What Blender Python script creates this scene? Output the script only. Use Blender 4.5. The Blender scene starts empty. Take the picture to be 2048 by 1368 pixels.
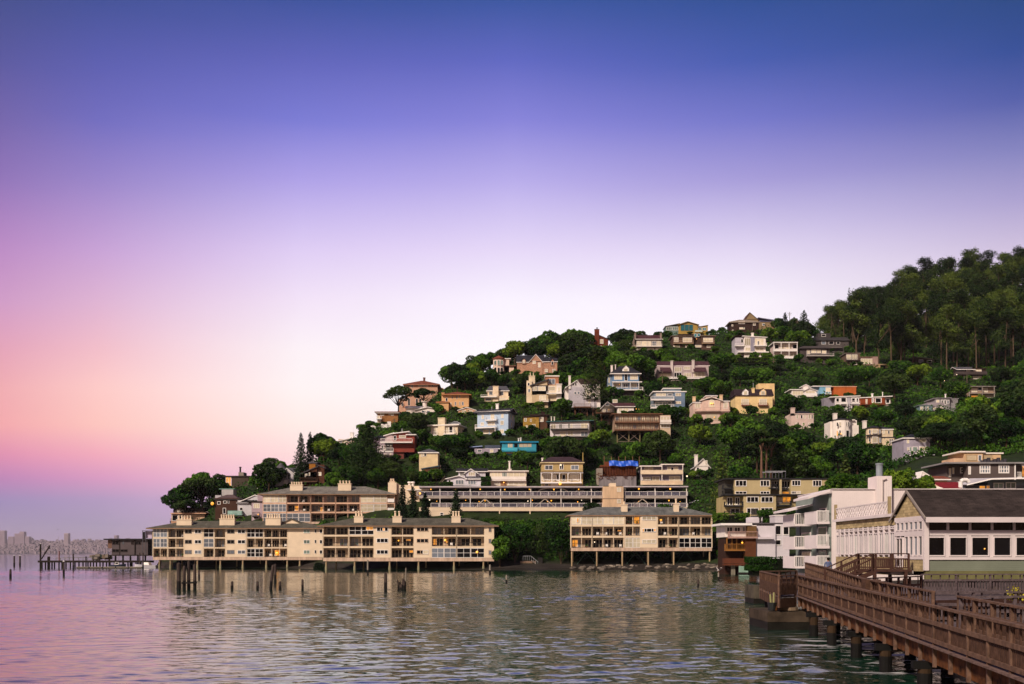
import bpy, math, random
import numpy as np
from mathutils import Vector, Matrix
random.seed(7)
rng = np.random.default_rng(11)
S = bpy.context.scene
COL = S.collection
R = math.radians
F, CAMH, HY = 1991.1, 4.0, 1108.0        # focal length (px of a 2048 px wide frame), eye height, horizon row

def at(px, py, Y):
    return Vector(((px - 1024) / F * Y, Y, CAMH + (HY - py) / F * Y))
def lin(h):
    if isinstance(h, str):
        h = h.lstrip('#'); h = [int(h[i:i + 2], 16) for i in (0, 2, 4)]
    out = []
    for c in h:
        c = c / 255.0
        out.append(c / 12.92 if c <= 0.04045 else ((c + 0.055) / 1.055) ** 2.4)
    return tuple(out) + (1.0,)

# ---------------------------------------------------------------- materials
MATS = {}
def nd(nt, typ, **kw):
    n = nt.nodes.new(typ)
    for k, v in kw.items():
        if k in n.inputs: n.inputs[k].default_value = v
        else: setattr(n, k, v)
    return n
def M(hexc, kind='stucco', rough=0.85, var=0.22, scale=None, metal=0.0):
    key = (hexc, kind, rough, var, scale, metal)
    if key in MATS: return MATS[key]
    m = bpy.data.materials.new(kind + '_' + hexc.lstrip('#')); m.use_nodes = True
    nt = m.node_tree; nt.nodes.clear(); L = nt.links.new
    out = nd(nt, 'ShaderNodeOutputMaterial'); p = nd(nt, 'ShaderNodeBsdfPrincipled', Roughness=rough, Metallic=metal); p.inputs['Specular IOR Level'].default_value = .12 if rough > .55 else .45
    L(p.outputs[0], out.inputs[0])
    tc = nd(nt, 'ShaderNodeTexCoord'); base = lin(hexc)
    n1 = nd(nt, 'ShaderNodeTexNoise', Scale=scale or 0.45, Detail=6.0, Roughness=0.65)
    mp = nd(nt, 'ShaderNodeMapping'); L(tc.outputs['Object'], mp.inputs[0]); L(mp.outputs[0], n1.inputs['Vector'])
    rmp = nd(nt, 'ShaderNodeMapRange'); rmp.inputs[1].default_value = 0.3; rmp.inputs[2].default_value = 0.7
    rmp.inputs[3].default_value = 1 - var; rmp.inputs[4].default_value = 1 + var * 0.6
    L(n1.outputs[0], rmp.inputs[0])
    mul = nd(nt, 'ShaderNodeVectorMath', operation='SCALE'); mul.inputs[0].default_value = base[:3]; L(rmp.outputs[0], mul.inputs['Scale'])
    colout = mul.outputs[0]
    if kind == 'stain':      # streaked, stained concrete / plaster
        mp.inputs['Scale'].default_value = (2.2, 2.2, 0.35)
    if kind in ('wood', 'plank'):
        mp.inputs['Scale'].default_value = (3.0, 3.0, 3.0)
    if kind in ('siding', 'board'):
        w = nd(nt, 'ShaderNodeTexWave', Scale=2.2 if kind == 'siding' else 1.6, Distortion=0.15)
        w.bands_direction = 'Z' if kind == 'siding' else 'X'; w.wave_profile = 'SAW'
        L(tc.outputs['Object'], w.inputs['Vector'])
        b = nd(nt, 'ShaderNodeBump', Strength=0.6, Distance=0.05); L(w.outputs['Fac'], b.inputs['Height']); L(b.outputs[0], p.inputs['Normal'])
    if kind in ('shingle', 'roof', 'shake'):
        br = nd(nt, 'ShaderNodeTexBrick', Scale=1.0); br.inputs['Brick Width'].default_value = 0.45 if kind != 'shake' else 0.3
        br.inputs['Row Height'].default_value = 0.25; br.inputs['Mortar Size'].default_value = 0.012
        br.inputs['Color1'].default_value = (0.75, 0.75, 0.75, 1); br.inputs['Color2'].default_value = (1.25, 1.25, 1.25, 1); br.inputs['Mortar'].default_value = (0.5, 0.5, 0.5, 1)
        cx = nd(nt, 'ShaderNodeSeparateXYZ'); L(tc.outputs['Object'], cx.inputs[0])
        cb = nd(nt, 'ShaderNodeCombineXYZ')
        ad = nd(nt, 'ShaderNodeMath', operation='ADD'); L(cx.outputs[0], ad.inputs[0]); L(cx.outputs[1], ad.inputs[1])
        ad2 = nd(nt, 'ShaderNodeMath', operation='MULTIPLY_ADD'); L(cx.outputs[2], ad2.inputs[0]); ad2.inputs[1].default_value = 1.3
        if kind in ('roof', 'shake'):
            L(cx.outputs[0], cb.inputs[0]); L(cx.outputs[1], ad2.inputs[2])
        else:
            L(ad.outputs[0], cb.inputs[0])
        L(ad2.outputs[0], cb.inputs[1]); L(cb.outputs[0], br.inputs['Vector'])
        mx = nd(nt, 'ShaderNodeVectorMath', operation='MULTIPLY'); L(colout, mx.inputs[0]); L(br.outputs['Color'], mx.inputs[1]); colout = mx.outputs[0]
        b = nd(nt, 'ShaderNodeBump', Strength=0.5, Distance=0.04); L(br.outputs['Fac'], b.inputs['Height']); b.invert = True; L(b.outputs[0], p.inputs['Normal'])
    L(colout, p.inputs['Base Color'])
    if kind in ('stucco', 'stain', 'wood', 'plank', 'concrete'):
        n2 = nd(nt, 'ShaderNodeTexNoise', Scale=9.0, Detail=4.0); L(tc.outputs['Object'], n2.inputs['Vector'])
        b = nd(nt, 'ShaderNodeBump', Strength=0.25, Distance=0.03); L(n2.outputs[0], b.inputs['Height']); L(b.outputs[0], p.inputs['Normal'])
    MATS[key] = m
    return m
def glass(key, hexc, rough=0.06, spec=0.6, var=0.5, scale=0.8):
    if key in MATS: return MATS[key]
    m = bpy.data.materials.new('glass_' + key); m.use_nodes = True; nt = m.node_tree; L = nt.links.new
    p = nt.nodes['Principled BSDF']; p.inputs['Roughness'].default_value = rough
    p.inputs['Specular IOR Level'].default_value = spec
    tc = nd(nt, 'ShaderNodeTexCoord'); n = nd(nt, 'ShaderNodeTexNoise', Scale=scale, Detail=3.0); L(tc.outputs['Object'], n.inputs['Vector'])
    oi = nd(nt, 'ShaderNodeObjectInfo')
    ad = nd(nt, 'ShaderNodeMath', operation='ADD'); L(n.outputs[0], ad.inputs[0]); L(oi.outputs['Random'], ad.inputs[1])
    rm = nd(nt, 'ShaderNodeMapRange'); rm.inputs[1].default_value = 0.4; rm.inputs[2].default_value = 1.5; rm.inputs[3].default_value = 1 - var; rm.inputs[4].default_value = 1 + var
    L(ad.outputs[0], rm.inputs[0])
    mul = nd(nt, 'ShaderNodeVectorMath', operation='SCALE'); mul.inputs[0].default_value = lin(hexc)[:3]; L(rm.outputs[0], mul.inputs['Scale'])
    L(mul.outputs[0], p.inputs['Base Color'])
    MATS[key] = m
    return m
def emit(key, hexc, s):
    if key in MATS: return MATS[key]
    m = bpy.data.materials.new('glow_' + key); m.use_nodes = True; nt = m.node_tree; L = nt.links.new
    p = nt.nodes['Principled BSDF']; p.inputs['Base Color'].default_value = (0.3, 0.2, 0.1, 1); p.inputs['Emission Color'].default_value = lin(hexc)
    tc = nd(nt, 'ShaderNodeTexCoord'); n = nd(nt, 'ShaderNodeTexNoise', Scale=1.4, Detail=2.0); L(tc.outputs['Object'], n.inputs['Vector'])
    rm = nd(nt, 'ShaderNodeMapRange'); rm.inputs[1].default_value = 0.3; rm.inputs[2].default_value = 0.7; rm.inputs[3].default_value = s * 0.3; rm.inputs[4].default_value = s * 1.3
    L(n.outputs[0], rm.inputs[0]); L(rm.outputs[0], p.inputs['Emission Strength'])
    MATS[key] = m
    return m
GD = glass('dark', '#0c0e12', 0.06, 0.14)
GP = glass('pale', '#c0b49c', 0.12, 0.5, 0.4)  # curtains and mirrored bright sky, both put into the pane colour
GG = glass('grey', '#5f6670', 0.08, 0.55)
GT = glass('teal', '#1f6670', 0.06, 0.6)
GN = glass('green', '#6d8078', 0.1, 0.5)
GL = emit('lit_window', '#ffa030', 0.85)
LAMP = emit('lamp', '#ffa838', 2.6)
LAMPW = emit('lamp_white', '#ffe6c0', 2.4)
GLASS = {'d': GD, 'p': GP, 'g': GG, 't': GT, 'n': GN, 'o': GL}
WHITE = M('#e6e0dc', 'plain', 0.6, 0.08)
DARK = M('#2b2726', 'plain', 0.7, 0.2)
METAL = M('#8d8f94', 'plain', 0.45, 0.15)

# ---------------------------------------------------------------- mesh builder
class MB:
    def __init__(s): s.v = []; s.f = []; s.mi = []; s.ms = []
    def m(s, mat):
        if mat not in s.ms: s.ms.append(mat)
        return s.ms.index(mat)
    def face(s, pts, mat):
        n = len(s.v); s.v += [tuple(p) for p in pts]; s.f.append(tuple(range(n, n + len(pts)))); s.mi.append(s.m(mat))
    def poly(s, vs, fs, mat):
        n = len(s.v); s.v += [tuple(p) for p in vs]; k = s.m(mat)
        for f in fs: s.f.append(tuple(n + i for i in f)); s.mi.append(k)
    def box(s, x0, x1, y0, y1, z0, z1, mat):
        s.poly([(x0, y0, z0), (x1, y0, z0), (x1, y1, z0), (x0, y1, z0), (x0, y0, z1), (x1, y0, z1), (x1, y1, z1), (x0, y1, z1)],
               [(0, 3, 2, 1), (4, 5, 6, 7), (0, 1, 5, 4), (1, 2, 6, 5), (2, 3, 7, 6), (3, 0, 4, 7)], mat)
    def bar(s, p, q, w, h, mat, up=(0, 0, 1)):
        p = Vector(p); q = Vector(q); d = (q - p)
        if d.length < 1e-6: return
        d.normalize(); u = Vector(up)
        if abs(d.dot(u)) > 0.95: u = Vector((0, 1, 0))
        a = d.cross(u).normalized() * (w / 2); b = a.cross(d).normalized() * (h / 2)
        vs = [p - a - b, p + a - b, p + a + b, p - a + b, q - a - b, q + a - b, q + a + b, q - a + b]
        s.poly(vs, [(3, 2, 1, 0), (4, 5, 6, 7), (0, 1, 5, 4), (1, 2, 6, 5), (2, 3, 7, 6), (3, 0, 4, 7)], mat)
    def cyl(s, p, q, r0, r1, n, mat, caps=True):
        p = Vector(p); q = Vector(q); d = (q - p).normalized()
        u = Vector((0, 0, 1)) if abs(d.z) < 0.9 else Vector((1, 0, 0))
        a = d.cross(u).normalized(); b = d.cross(a)
        vs = []
        for (c, r) in ((p, r0), (q, r1)):
            for i in range(n):
                t = 2 * math.pi * i / n; vs.append(c + a * (r * math.cos(t)) + b * (r * math.sin(t)))
        fs = [(i, (i + 1) % n, n + (i + 1) % n, n + i) for i in range(n)]
        if caps: fs += [tuple(range(n))[::-1], tuple(range(n, 2 * n))]
        s.poly(vs, fs, mat)
    def ball(s, c, r, mat, n=8, sz=1.0):
        vs = [(c[0], c[1], c[2] - r * sz)]; k = n // 2
        for j in range(1, k):
            ph = -math.pi / 2 + math.pi * j / k
            for i in range(n):
                t = 2 * math.pi * i / n
                vs.append((c[0] + r * math.cos(ph) * math.cos(t), c[1] + r * math.cos(ph) * math.sin(t), c[2] + r * sz * math.sin(ph)))
        vs.append((c[0], c[1], c[2] + r * sz)); top = len(vs) - 1; fs = []
        for i in range(n):
            fs.append((0, 1 + (i + 1) % n, 1 + i)); fs.append((top, 1 + (k - 2) * n + i, 1 + (k - 2) * n + (i + 1) % n))
            for j in range(k - 2):
                a = 1 + j * n; fs.append((a + i, a + (i + 1) % n, a + n + (i + 1) % n, a + n + i))
        s.poly(vs, fs, mat)
    def build(s, name, parent=None, loc=None, smooth=False):
        me = bpy.data.meshes.new(name); me.from_pydata(s.v, [], s.f)
        for m in s.ms: me.materials.append(m)
        if len(s.ms) > 1: me.polygons.foreach_set('material_index', s.mi)
        if smooth: me.polygons.foreach_set('use_smooth', [True] * len(me.polygons))
        me.update()
        o = bpy.data.objects.new(name, me); COL.objects.link(o)
        if parent: o.parent = parent
        if loc is not None: o.location = loc
        return o
def tag(o, label=None, cat=None, group=None, kind=None):
    if label: o['label'] = label
    if cat: o['category'] = cat
    if group: o['group'] = group
    if kind: o['kind'] = kind
    return o
def thing(name, label, cat, loc, rz=0.0, group=None):
    o = bpy.data.objects.new(name, None); COL.objects.link(o); o.location = loc; o.rotation_euler = (0, 0, rz)
    o.empty_display_size = 0.5
    return tag(o, label, cat, group)
def copy_tree(o, parent=None):
    c = o.copy(); COL.objects.link(c); c.parent = parent
    for ch in list(o.children): copy_tree(ch, c)
    return c

# ---------------------------------------------------------------- camera, light, sky
cam = bpy.data.cameras.new('camera'); co = bpy.data.objects.new('camera', cam); COL.objects.link(co)
co.location = (0, 0, CAMH); co.rotation_euler = (R(90), 0, 0)
cam.sensor_width = 36; cam.lens = 35.0; cam.shift_y = 424 / 2048; cam.clip_end = 60000; cam.clip_start = 0.1
S.camera = co
SUN_AZ, SUN_EL = R(-141), R(39)          # direction to the glow, measured from +Y towards +X
sl = bpy.data.lights.new('sun', 'SUN'); so = bpy.data.objects.new('sun', sl); COL.objects.link(so)
sl.energy = 5.0; sl.angle = R(7); sl.color = (1.0, 0.85, 0.70)
d = Vector((math.sin(SUN_AZ) * math.cos(SUN_EL), math.cos(SUN_AZ) * math.cos(SUN_EL), math.sin(SUN_EL)))
so.rotation_euler = d.to_track_quat('Z', 'Y').to_euler()
S.view_settings.view_transform = 'Standard'; S.view_settings.look = 'None'; S.view_settings.gamma = 1; S.view_settings.exposure = 0

W = bpy.data.worlds.new('World'); S.world = W; W.use_nodes = True
nt = W.node_tree; nt.nodes.clear(); L = nt.links.new
wo = nd(nt, 'ShaderNodeOutputWorld')
sky = nd(nt, 'ShaderNodeTexSky'); sky.sky_type = 'NISHITA'; sky.sun_disc = False
sky.sun_elevation = SUN_EL; sky.sun_rotation = SUN_AZ
bg1 = nd(nt, 'ShaderNodeBackground', Strength=0.05 * 0.25); L(sky.outputs[0], bg1.inputs[0])
tc = nd(nt, 'ShaderNodeTexCoord'); sx = nd(nt, 'ShaderNodeSeparateXYZ'); L(tc.outputs['Generated'], sx.inputs[0])
def mth(op, a, b=None, c=None):
    n = nd(nt, 'ShaderNodeMath', operation=op)
    for i, v in enumerate((a, b, c)):
        if v is None: continue
        if isinstance(v, (int, float)): n.inputs[i].default_value = v
        else: L(v, n.inputs[i])
    return n.outputs[0]
X, Yy, Z = sx.outputs
hr = mth('SQRT', mth('ADD', mth('MULTIPLY', X, X), mth('MULTIPLY', Yy, Yy)))
v = mth('DIVIDE', Z, mth('MAXIMUM', hr, 1e-4))
az = mth('ARCTAN2', X, Yy)
def ramp(stops):
    n = nd(nt, 'ShaderNodeValToRGB'); cr = n.color_ramp; cr.interpolation = 'LINEAR'
    stops = sorted(stops)
    while len(cr.elements) < len(stops): cr.elements.new(0.5)
    for e, (p, c) in zip(cr.elements, stops): e.position = p; e.color = lin(c)
    L(mth('MINIMUM', mth('MAXIMUM', v, 0.0), 1.0), n.inputs[0])
    return n.outputs[0]
def col_at(px, table, tail):
    c = 1 / math.sqrt(1 + ((px - 1024) / F) ** 2)
    return ramp([((HY - py) / F * c, rgb) for py, rgb in table] + tail)
TOP = [(0.75, (26, 50, 108)), (1.0, (20, 38, 92))]
SKYC = [(0, [(0, 62, 68, 134), (120, 84, 78, 152), (240, 112, 92, 165), (360, 142, 108, 178), (500, 186, 132, 190), (600, 206, 148, 192), (700, 228, 156, 176), (775, 240, 164, 168), (850, 244, 160, 162), (910, 222, 130, 168), (955, 186, 115, 175), (1000, 146, 122, 178), (1050, 150, 130, 172), (1106, 165, 140, 165)]),
 (200, [(0, 58, 70, 144), (120, 84, 84, 168), (240, 108, 100, 185), (360, 150, 126, 195), (500, 198, 156, 208), (600, 221, 174, 205), (700, 242, 185, 194), (775, 254, 198, 192), (850, 254, 192, 182), (910, 242, 160, 180), (955, 214, 140, 186), (1000, 168, 138, 186), (1050, 158, 140, 178), (1106, 168, 146, 170)]),
 (600, [(0, 52, 72, 150), (120, 90, 92, 180), (240, 118, 116, 206), (360, 172, 156, 226), (500, 222, 202, 240), (600, 242, 224, 243), (700, 253, 240, 243), (775, 255, 242, 240), (850, 255, 234, 226), (910, 255, 216, 214), (960, 248, 198, 212), (1010, 220, 175, 212), (1106, 196, 165, 195)]),
 (1024, [(0, 48, 76, 154), (120, 90, 96, 188), (240, 132, 126, 213), (360, 182, 168, 230), (500, 230, 214, 244), (600, 251, 242, 252), (700, 255, 249, 252), (800, 255, 247, 246), (1106, 255, 230, 226)]),
 (1500, [(0, 34, 68, 142), (120, 62, 82, 168), (240, 112, 112, 196), (360, 165, 152, 212), (500, 226, 212, 238), (600, 250, 240, 248), (700, 254, 243, 248), (1106, 250, 230, 232)]),
 (2028, [(0, 22, 58, 124), (100, 36, 64, 142), (200, 76, 84, 162), (300, 128, 124, 184), (400, 170, 156, 202), (500, 208, 190, 216), (700, 228, 208, 222), (1106, 236, 212, 216)])]
SKYR = [(math.atan2(px - 1024, F), col_at(px, [(r[0], r[1:]) for r in tb], TOP)) for px, tb in SKYC]
rw = ramp([(0.0, (190, 132, 96)), (0.15, (180, 138, 116)), (0.35, (140, 118, 124)), (0.6, (86, 86, 124)), (1.0, (34, 46, 92))])
def smooth(x, a, b):
    n = nd(nt, 'ShaderNodeMapRange'); n.interpolation_type = 'LINEAR'; n.clamp = True
    L(x, n.inputs[0]); n.inputs[1].default_value = a; n.inputs[2].default_value = b
    return n.outputs[0]
def mixc(f, a, b):
    n = nd(nt, 'ShaderNodeMix'); n.data_type = 'RGBA'
    L(f, n.inputs[0]); L(a, n.inputs[6]); L(b, n.inputs[7]); return n.outputs[2]
c3 = SKYR[0][1]
for (a0, _), (a1, r1) in zip(SKYR, SKYR[1:]): c3 = mixc(smooth(az, a0, a1), c3, r1)
c4 = mixc(smooth(mth('DIVIDE', Yy, mth('MAXIMUM', hr, 1e-4)), 0.55, -0.35), c3, rw)
grain = nd(nt, 'ShaderNodeTexNoise', Scale=6.0, Detail=3.0); L(tc.outputs['Generated'], grain.inputs['Vector'])
gs = nd(nt, 'ShaderNodeMapRange'); L(grain.outputs[0], gs.inputs[0]); gs.inputs[3].default_value = 0.97; gs.inputs[4].default_value = 1.03
cs = nd(nt, 'ShaderNodeVectorMath', operation='SCALE'); L(c4, cs.inputs[0]); L(gs.outputs[0], cs.inputs['Scale'])
bg2 = nd(nt, 'ShaderNodeBackground', Strength=1.0); L(cs.outputs[0], bg2.inputs[0])
ash = nd(nt, 'ShaderNodeAddShader'); L(bg1.outputs[0], ash.inputs[0]); L(bg2.outputs[0], ash.inputs[1]); L(ash.outputs[0], wo.inputs[0])
# ---------------------------------------------------------------- terrain: height of the hill along each bearing
TT = {
 100: [(0, -4), (900, -4)],
 300: [(0, -4), (290, -3), (330, -3), (900, -4)],
 322: [(0, -3), (284, -2), (300, -.6), (308, 3), (330, 2), (400, -2), (900, -4)],
 345: [(0, -3), (286, -1.5), (295, 2), (304, 11), (320, 16), (340, 13), (420, 0), (900, -3)],
 450: [(0, -3), (282, -1.5), (290, 1.5), (303, 13), (318, 21), (332, 26), (360, 22), (450, 5), (900, -2)],
 600: [(0, -3), (264, -1.5), (284, 1), (292, 8), (305, 20), (325, 29), (348, 34), (380, 31), (480, 15), (900, 0)],
 750: [(0, -3), (250, -1.5), (266, 1), (284, 8), (300, 20), (318, 31), (345, 45), (370, 52), (400, 50), (500, 35), (900, 0)],
 900: [(0, -3), (246, -1.5), (262, 1.5), (282, 9), (296, 19), (306, 25), (335, 40), (360, 54), (385, 65), (405, 73), (440, 74), (600, 50), (900, 0)],
 1030: [(0, -3), (243, -1.5), (250, .5), (262, 2.5), (282, 9), (298, 20), (306, 25), (335, 41), (360, 55), (390, 70), (425, 87), (450, 91), (600, 70), (900, 10)],
 1200: [(0, -3), (243, -1.5), (250, .5), (262, 2.5), (282, 9), (298, 20), (306, 25), (335, 41), (360, 55), (390, 70), (425, 86), (462, 100), (500, 100), (650, 80), (900, 20)],
 1350: [(0, -3), (240, -1.5), (247, .5), (262, 2.5), (282, 9), (298, 20), (306, 25), (335, 41), (360, 55), (390, 70), (430, 88), (470, 106), (490, 112), (540, 110), (900, 40)],
 1450: [(0, -3), (224, -1.5), (236, .3), (252, 2.5), (270, 8), (290, 19), (320, 36), (360, 56), (400, 72), (440, 90), (485, 111), (510, 118), (560, 116), (700, 104), (900, 60)],
 1500: [(0, -3), (172, -1.5), (186, .3), (205, 1.5), (235, 8), (260, 14), (290, 25), (320, 38), (360, 56), (400, 72), (440, 89), (485, 111), (512, 120), (560, 118), (900, 80)],
 1540: [(0, -3), (128, -1.5), (142, .3), (170, 1.4), (205, 2.5), (235, 9), (262, 16), (295, 28), (330, 43), (360, 56), (400, 72), (440, 88), (485, 109), (512, 120), (570, 120), (900, 90)],
 1600: [(0, -3), (66, -1.4), (78, 0), (110, .9), (150, 1.7), (200, 3.2), (235, 11), (265, 19), (300, 32), (340, 47), (360, 56), (400, 71), (440, 87), (500, 110), (600, 122), (900, 100)],
 1700: [(0, -2.5), (40, -1.3), (50, 0), (70, .6), (110, 1.5), (150, 3.0), (200, 8), (240, 17), (270, 25), (300, 35), (340, 49), (365, 58), (400, 70), (440, 84), (470, 94), (520, 112), (560, 124), (700, 130), (900, 130)],
 1850: [(0, -1.5), (24, -.8), (33, 0), (60, .6), (100, 1.4), (130, 3), (170, 10), (200, 17), (240, 26), (300, 38), (340, 50), (370, 59), (400, 68), (430, 79), (470, 95), (520, 118), (570, 142), (620, 152), (900, 158)],
 2000: [(0, -1.2), (18, -.7), (26, 0), (50, .6), (90, 1.5), (120, 3), (160, 10), (200, 18), (240, 26), (300, 40), (340, 50), (370, 58), (400, 66), (430, 80), (470, 96), (540, 130), (620, 165), (680, 175), (900, 180)],
 2300: [(0, -1.0), (10, -.3), (16, .2), (50, .8), (90, 1.8), (120, 4), (160, 11), (200, 19), (240, 28), (300, 44), (370, 66), (430, 88), (470, 100), (540, 134), (620, 172), (700, 190), (900, 200)],
 3000: [(0, 0), (16, .4), (50, 1), (90, 2), (120, 5), (160, 13), (240, 34), (300, 52), (370, 74), (470, 110), (620, 182), (700, 200), (900, 210)],
}
_tp = np.array(sorted(TT)); _ty = np.concatenate([np.arange(0, 120, 2.0), np.arange(120, 901, 3.0)])
_tz = np.array([np.interp(_ty, [a for a, b in TT[p]], [b for a, b in TT[p]]) for p in _tp])
def _n2(x, y):
    return (np.sin(x * .11 + 1.3) * np.cos(y * .13 + .4) + .6 * np.sin(x * .27 + y * .21) + .4 * np.sin(x * .53 - y * .47 + 2)) / 2
def ground(px, Y):
    i = int(np.clip(np.searchsorted(_tp, px) - 1, 0, len(_tp) - 2)); t = float(np.clip((px - _tp[i]) / (_tp[i + 1] - _tp[i]), 0, 1))
    return float((1 - t) * np.interp(Y, _ty, _tz[i]) + t * np.interp(Y, _ty, _tz[i + 1]))
def hit(px, py):
    """depth at which the sight line through (px, py) meets the hill"""
    e = (HY - py) / F; best = (-9, 300.0)
    for Y in np.arange(60, 640, 0.5):
        g = (ground(px, Y) - CAMH) / Y
        if g >= e: return float(Y)
        if g > best[0]: best = (g, float(Y))
    return best[1]
pxs = np.concatenate([np.arange(100, 1400, 13.0), np.arange(1400, 2120, 9.0), np.arange(2120, 3001, 40.0)])
Zg = np.zeros((len(pxs), len(_ty)))
for a, p in enumerate(pxs):
    i = int(np.clip(np.searchsorted(_tp, p) - 1, 0, len(_tp) - 2)); t = np.clip((p - _tp[i]) / (_tp[i + 1] - _tp[i]), 0, 1)
    Zg[a] = (1 - t) * _tz[i] + t * _tz[i + 1]
PX, YY = np.meshgrid(pxs, _ty, indexing='ij')
XX = (PX - 1024) / F * YY
Zm = Zg + np.where(Zg > 6, 0.5, np.where(Zg > 0.2, 0.1, 0.08)) * _n2(XX, YY) - np.where(Zg > 6, 0.25, 0.0)
def grid_mesh(name, X, Y, Z, mat, smooth=True):
    na, nb = X.shape; me = bpy.data.meshes.new(name)
    vs = np.stack([X, Y, Z], -1).reshape(-1, 3)
    idx = np.arange(na * nb).reshape(na, nb)
    f = np.stack([idx[:-1, :-1], idx[1:, :-1], idx[1:, 1:], idx[:-1, 1:]], -1).reshape(-1, 4)
    me.from_pydata(vs.tolist(), [], f.tolist()); me.materials.append(mat)
    if smooth: me.polygons.foreach_set('use_smooth', [True] * len(me.polygons))
    o = bpy.data.objects.new(name, me); COL.objects.link(o); return o
def ground_mat():
    m = bpy.data.materials.new('hillside_earth'); m.use_nodes = True; nt = m.node_tree; L = nt.links.new; p = nt.nodes['Principled BSDF']; p.inputs['Specular IOR Level'].default_value = .2
    tc = nd(nt, 'ShaderNodeTexCoord'); sp = nd(nt, 'ShaderNodeSeparateXYZ'); L(tc.outputs['Object'], sp.inputs[0])
    n = nd(nt, 'ShaderNodeTexNoise', Scale=.25, Detail=8.0, Roughness=.7); L(tc.outputs['Object'], n.inputs['Vector'])
    r1 = nd(nt, 'ShaderNodeValToRGB'); L(n.outputs[0], r1.inputs[0]); r1.color_ramp.elements[0].position = .35; r1.color_ramp.elements[1].position = .7
    r1.color_ramp.elements[0].color = (.006, .012, .003, 1); r1.color_ramp.elements[1].color = (.022, .038, .006, 1)
    r2 = nd(nt, 'ShaderNodeValToRGB'); L(n.outputs[0], r2.inputs[0]); r2.color_ramp.elements[0].position = .3; r2.color_ramp.elements[1].position = .7
    r2.color_ramp.elements[0].color = (.014, .011, .009, 1); r2.color_ramp.elements[1].color = (.035, .028, .024, 1)
    ad = nd(nt, 'ShaderNodeMath', operation='ADD'); L(sp.outputs[2], ad.inputs[0]); L(n.outputs[0], ad.inputs[1])
    mr = nd(nt, 'ShaderNodeMapRange'); L(ad.outputs[0], mr.inputs[0]); mr.inputs[1].default_value = 1.9; mr.inputs[2].default_value = 2.6
    mx = nd(nt, 'ShaderNodeMix'); mx.data_type = 'RGBA'; L(mr.outputs[0], mx.inputs[0]); L(r2.outputs[0], mx.inputs[6]); L(r1.outputs[0], mx.inputs[7])
    L(mx.outputs[2], p.inputs['Base Color'])
    rr_ = nd(nt, 'ShaderNodeMapRange'); L(ad.outputs[0], rr_.inputs[0]); rr_.inputs[1].default_value = .5; rr_.inputs[2].default_value = 1.2; rr_.inputs[3].default_value = .28; rr_.inputs[4].default_value = .9
    L(rr_.outputs[0], p.inputs['Roughness'])
    b = nd(nt, 'ShaderNodeBump', Strength=.5, Distance=.3); n3 = nd(nt, 'ShaderNodeTexNoise', Scale=2.5, Detail=6.0); L(tc.outputs['Object'], n3.inputs['Vector']); L(n3.outputs[0], b.inputs['Height']); L(b.outputs[0], p.inputs['Normal'])
    return m
tag(grid_mesh('hillside', XX, YY, Zm, ground_mat()), 'steep green hillside rising from the bay with a dark sandy shore', 'hillside', kind='structure')

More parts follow.
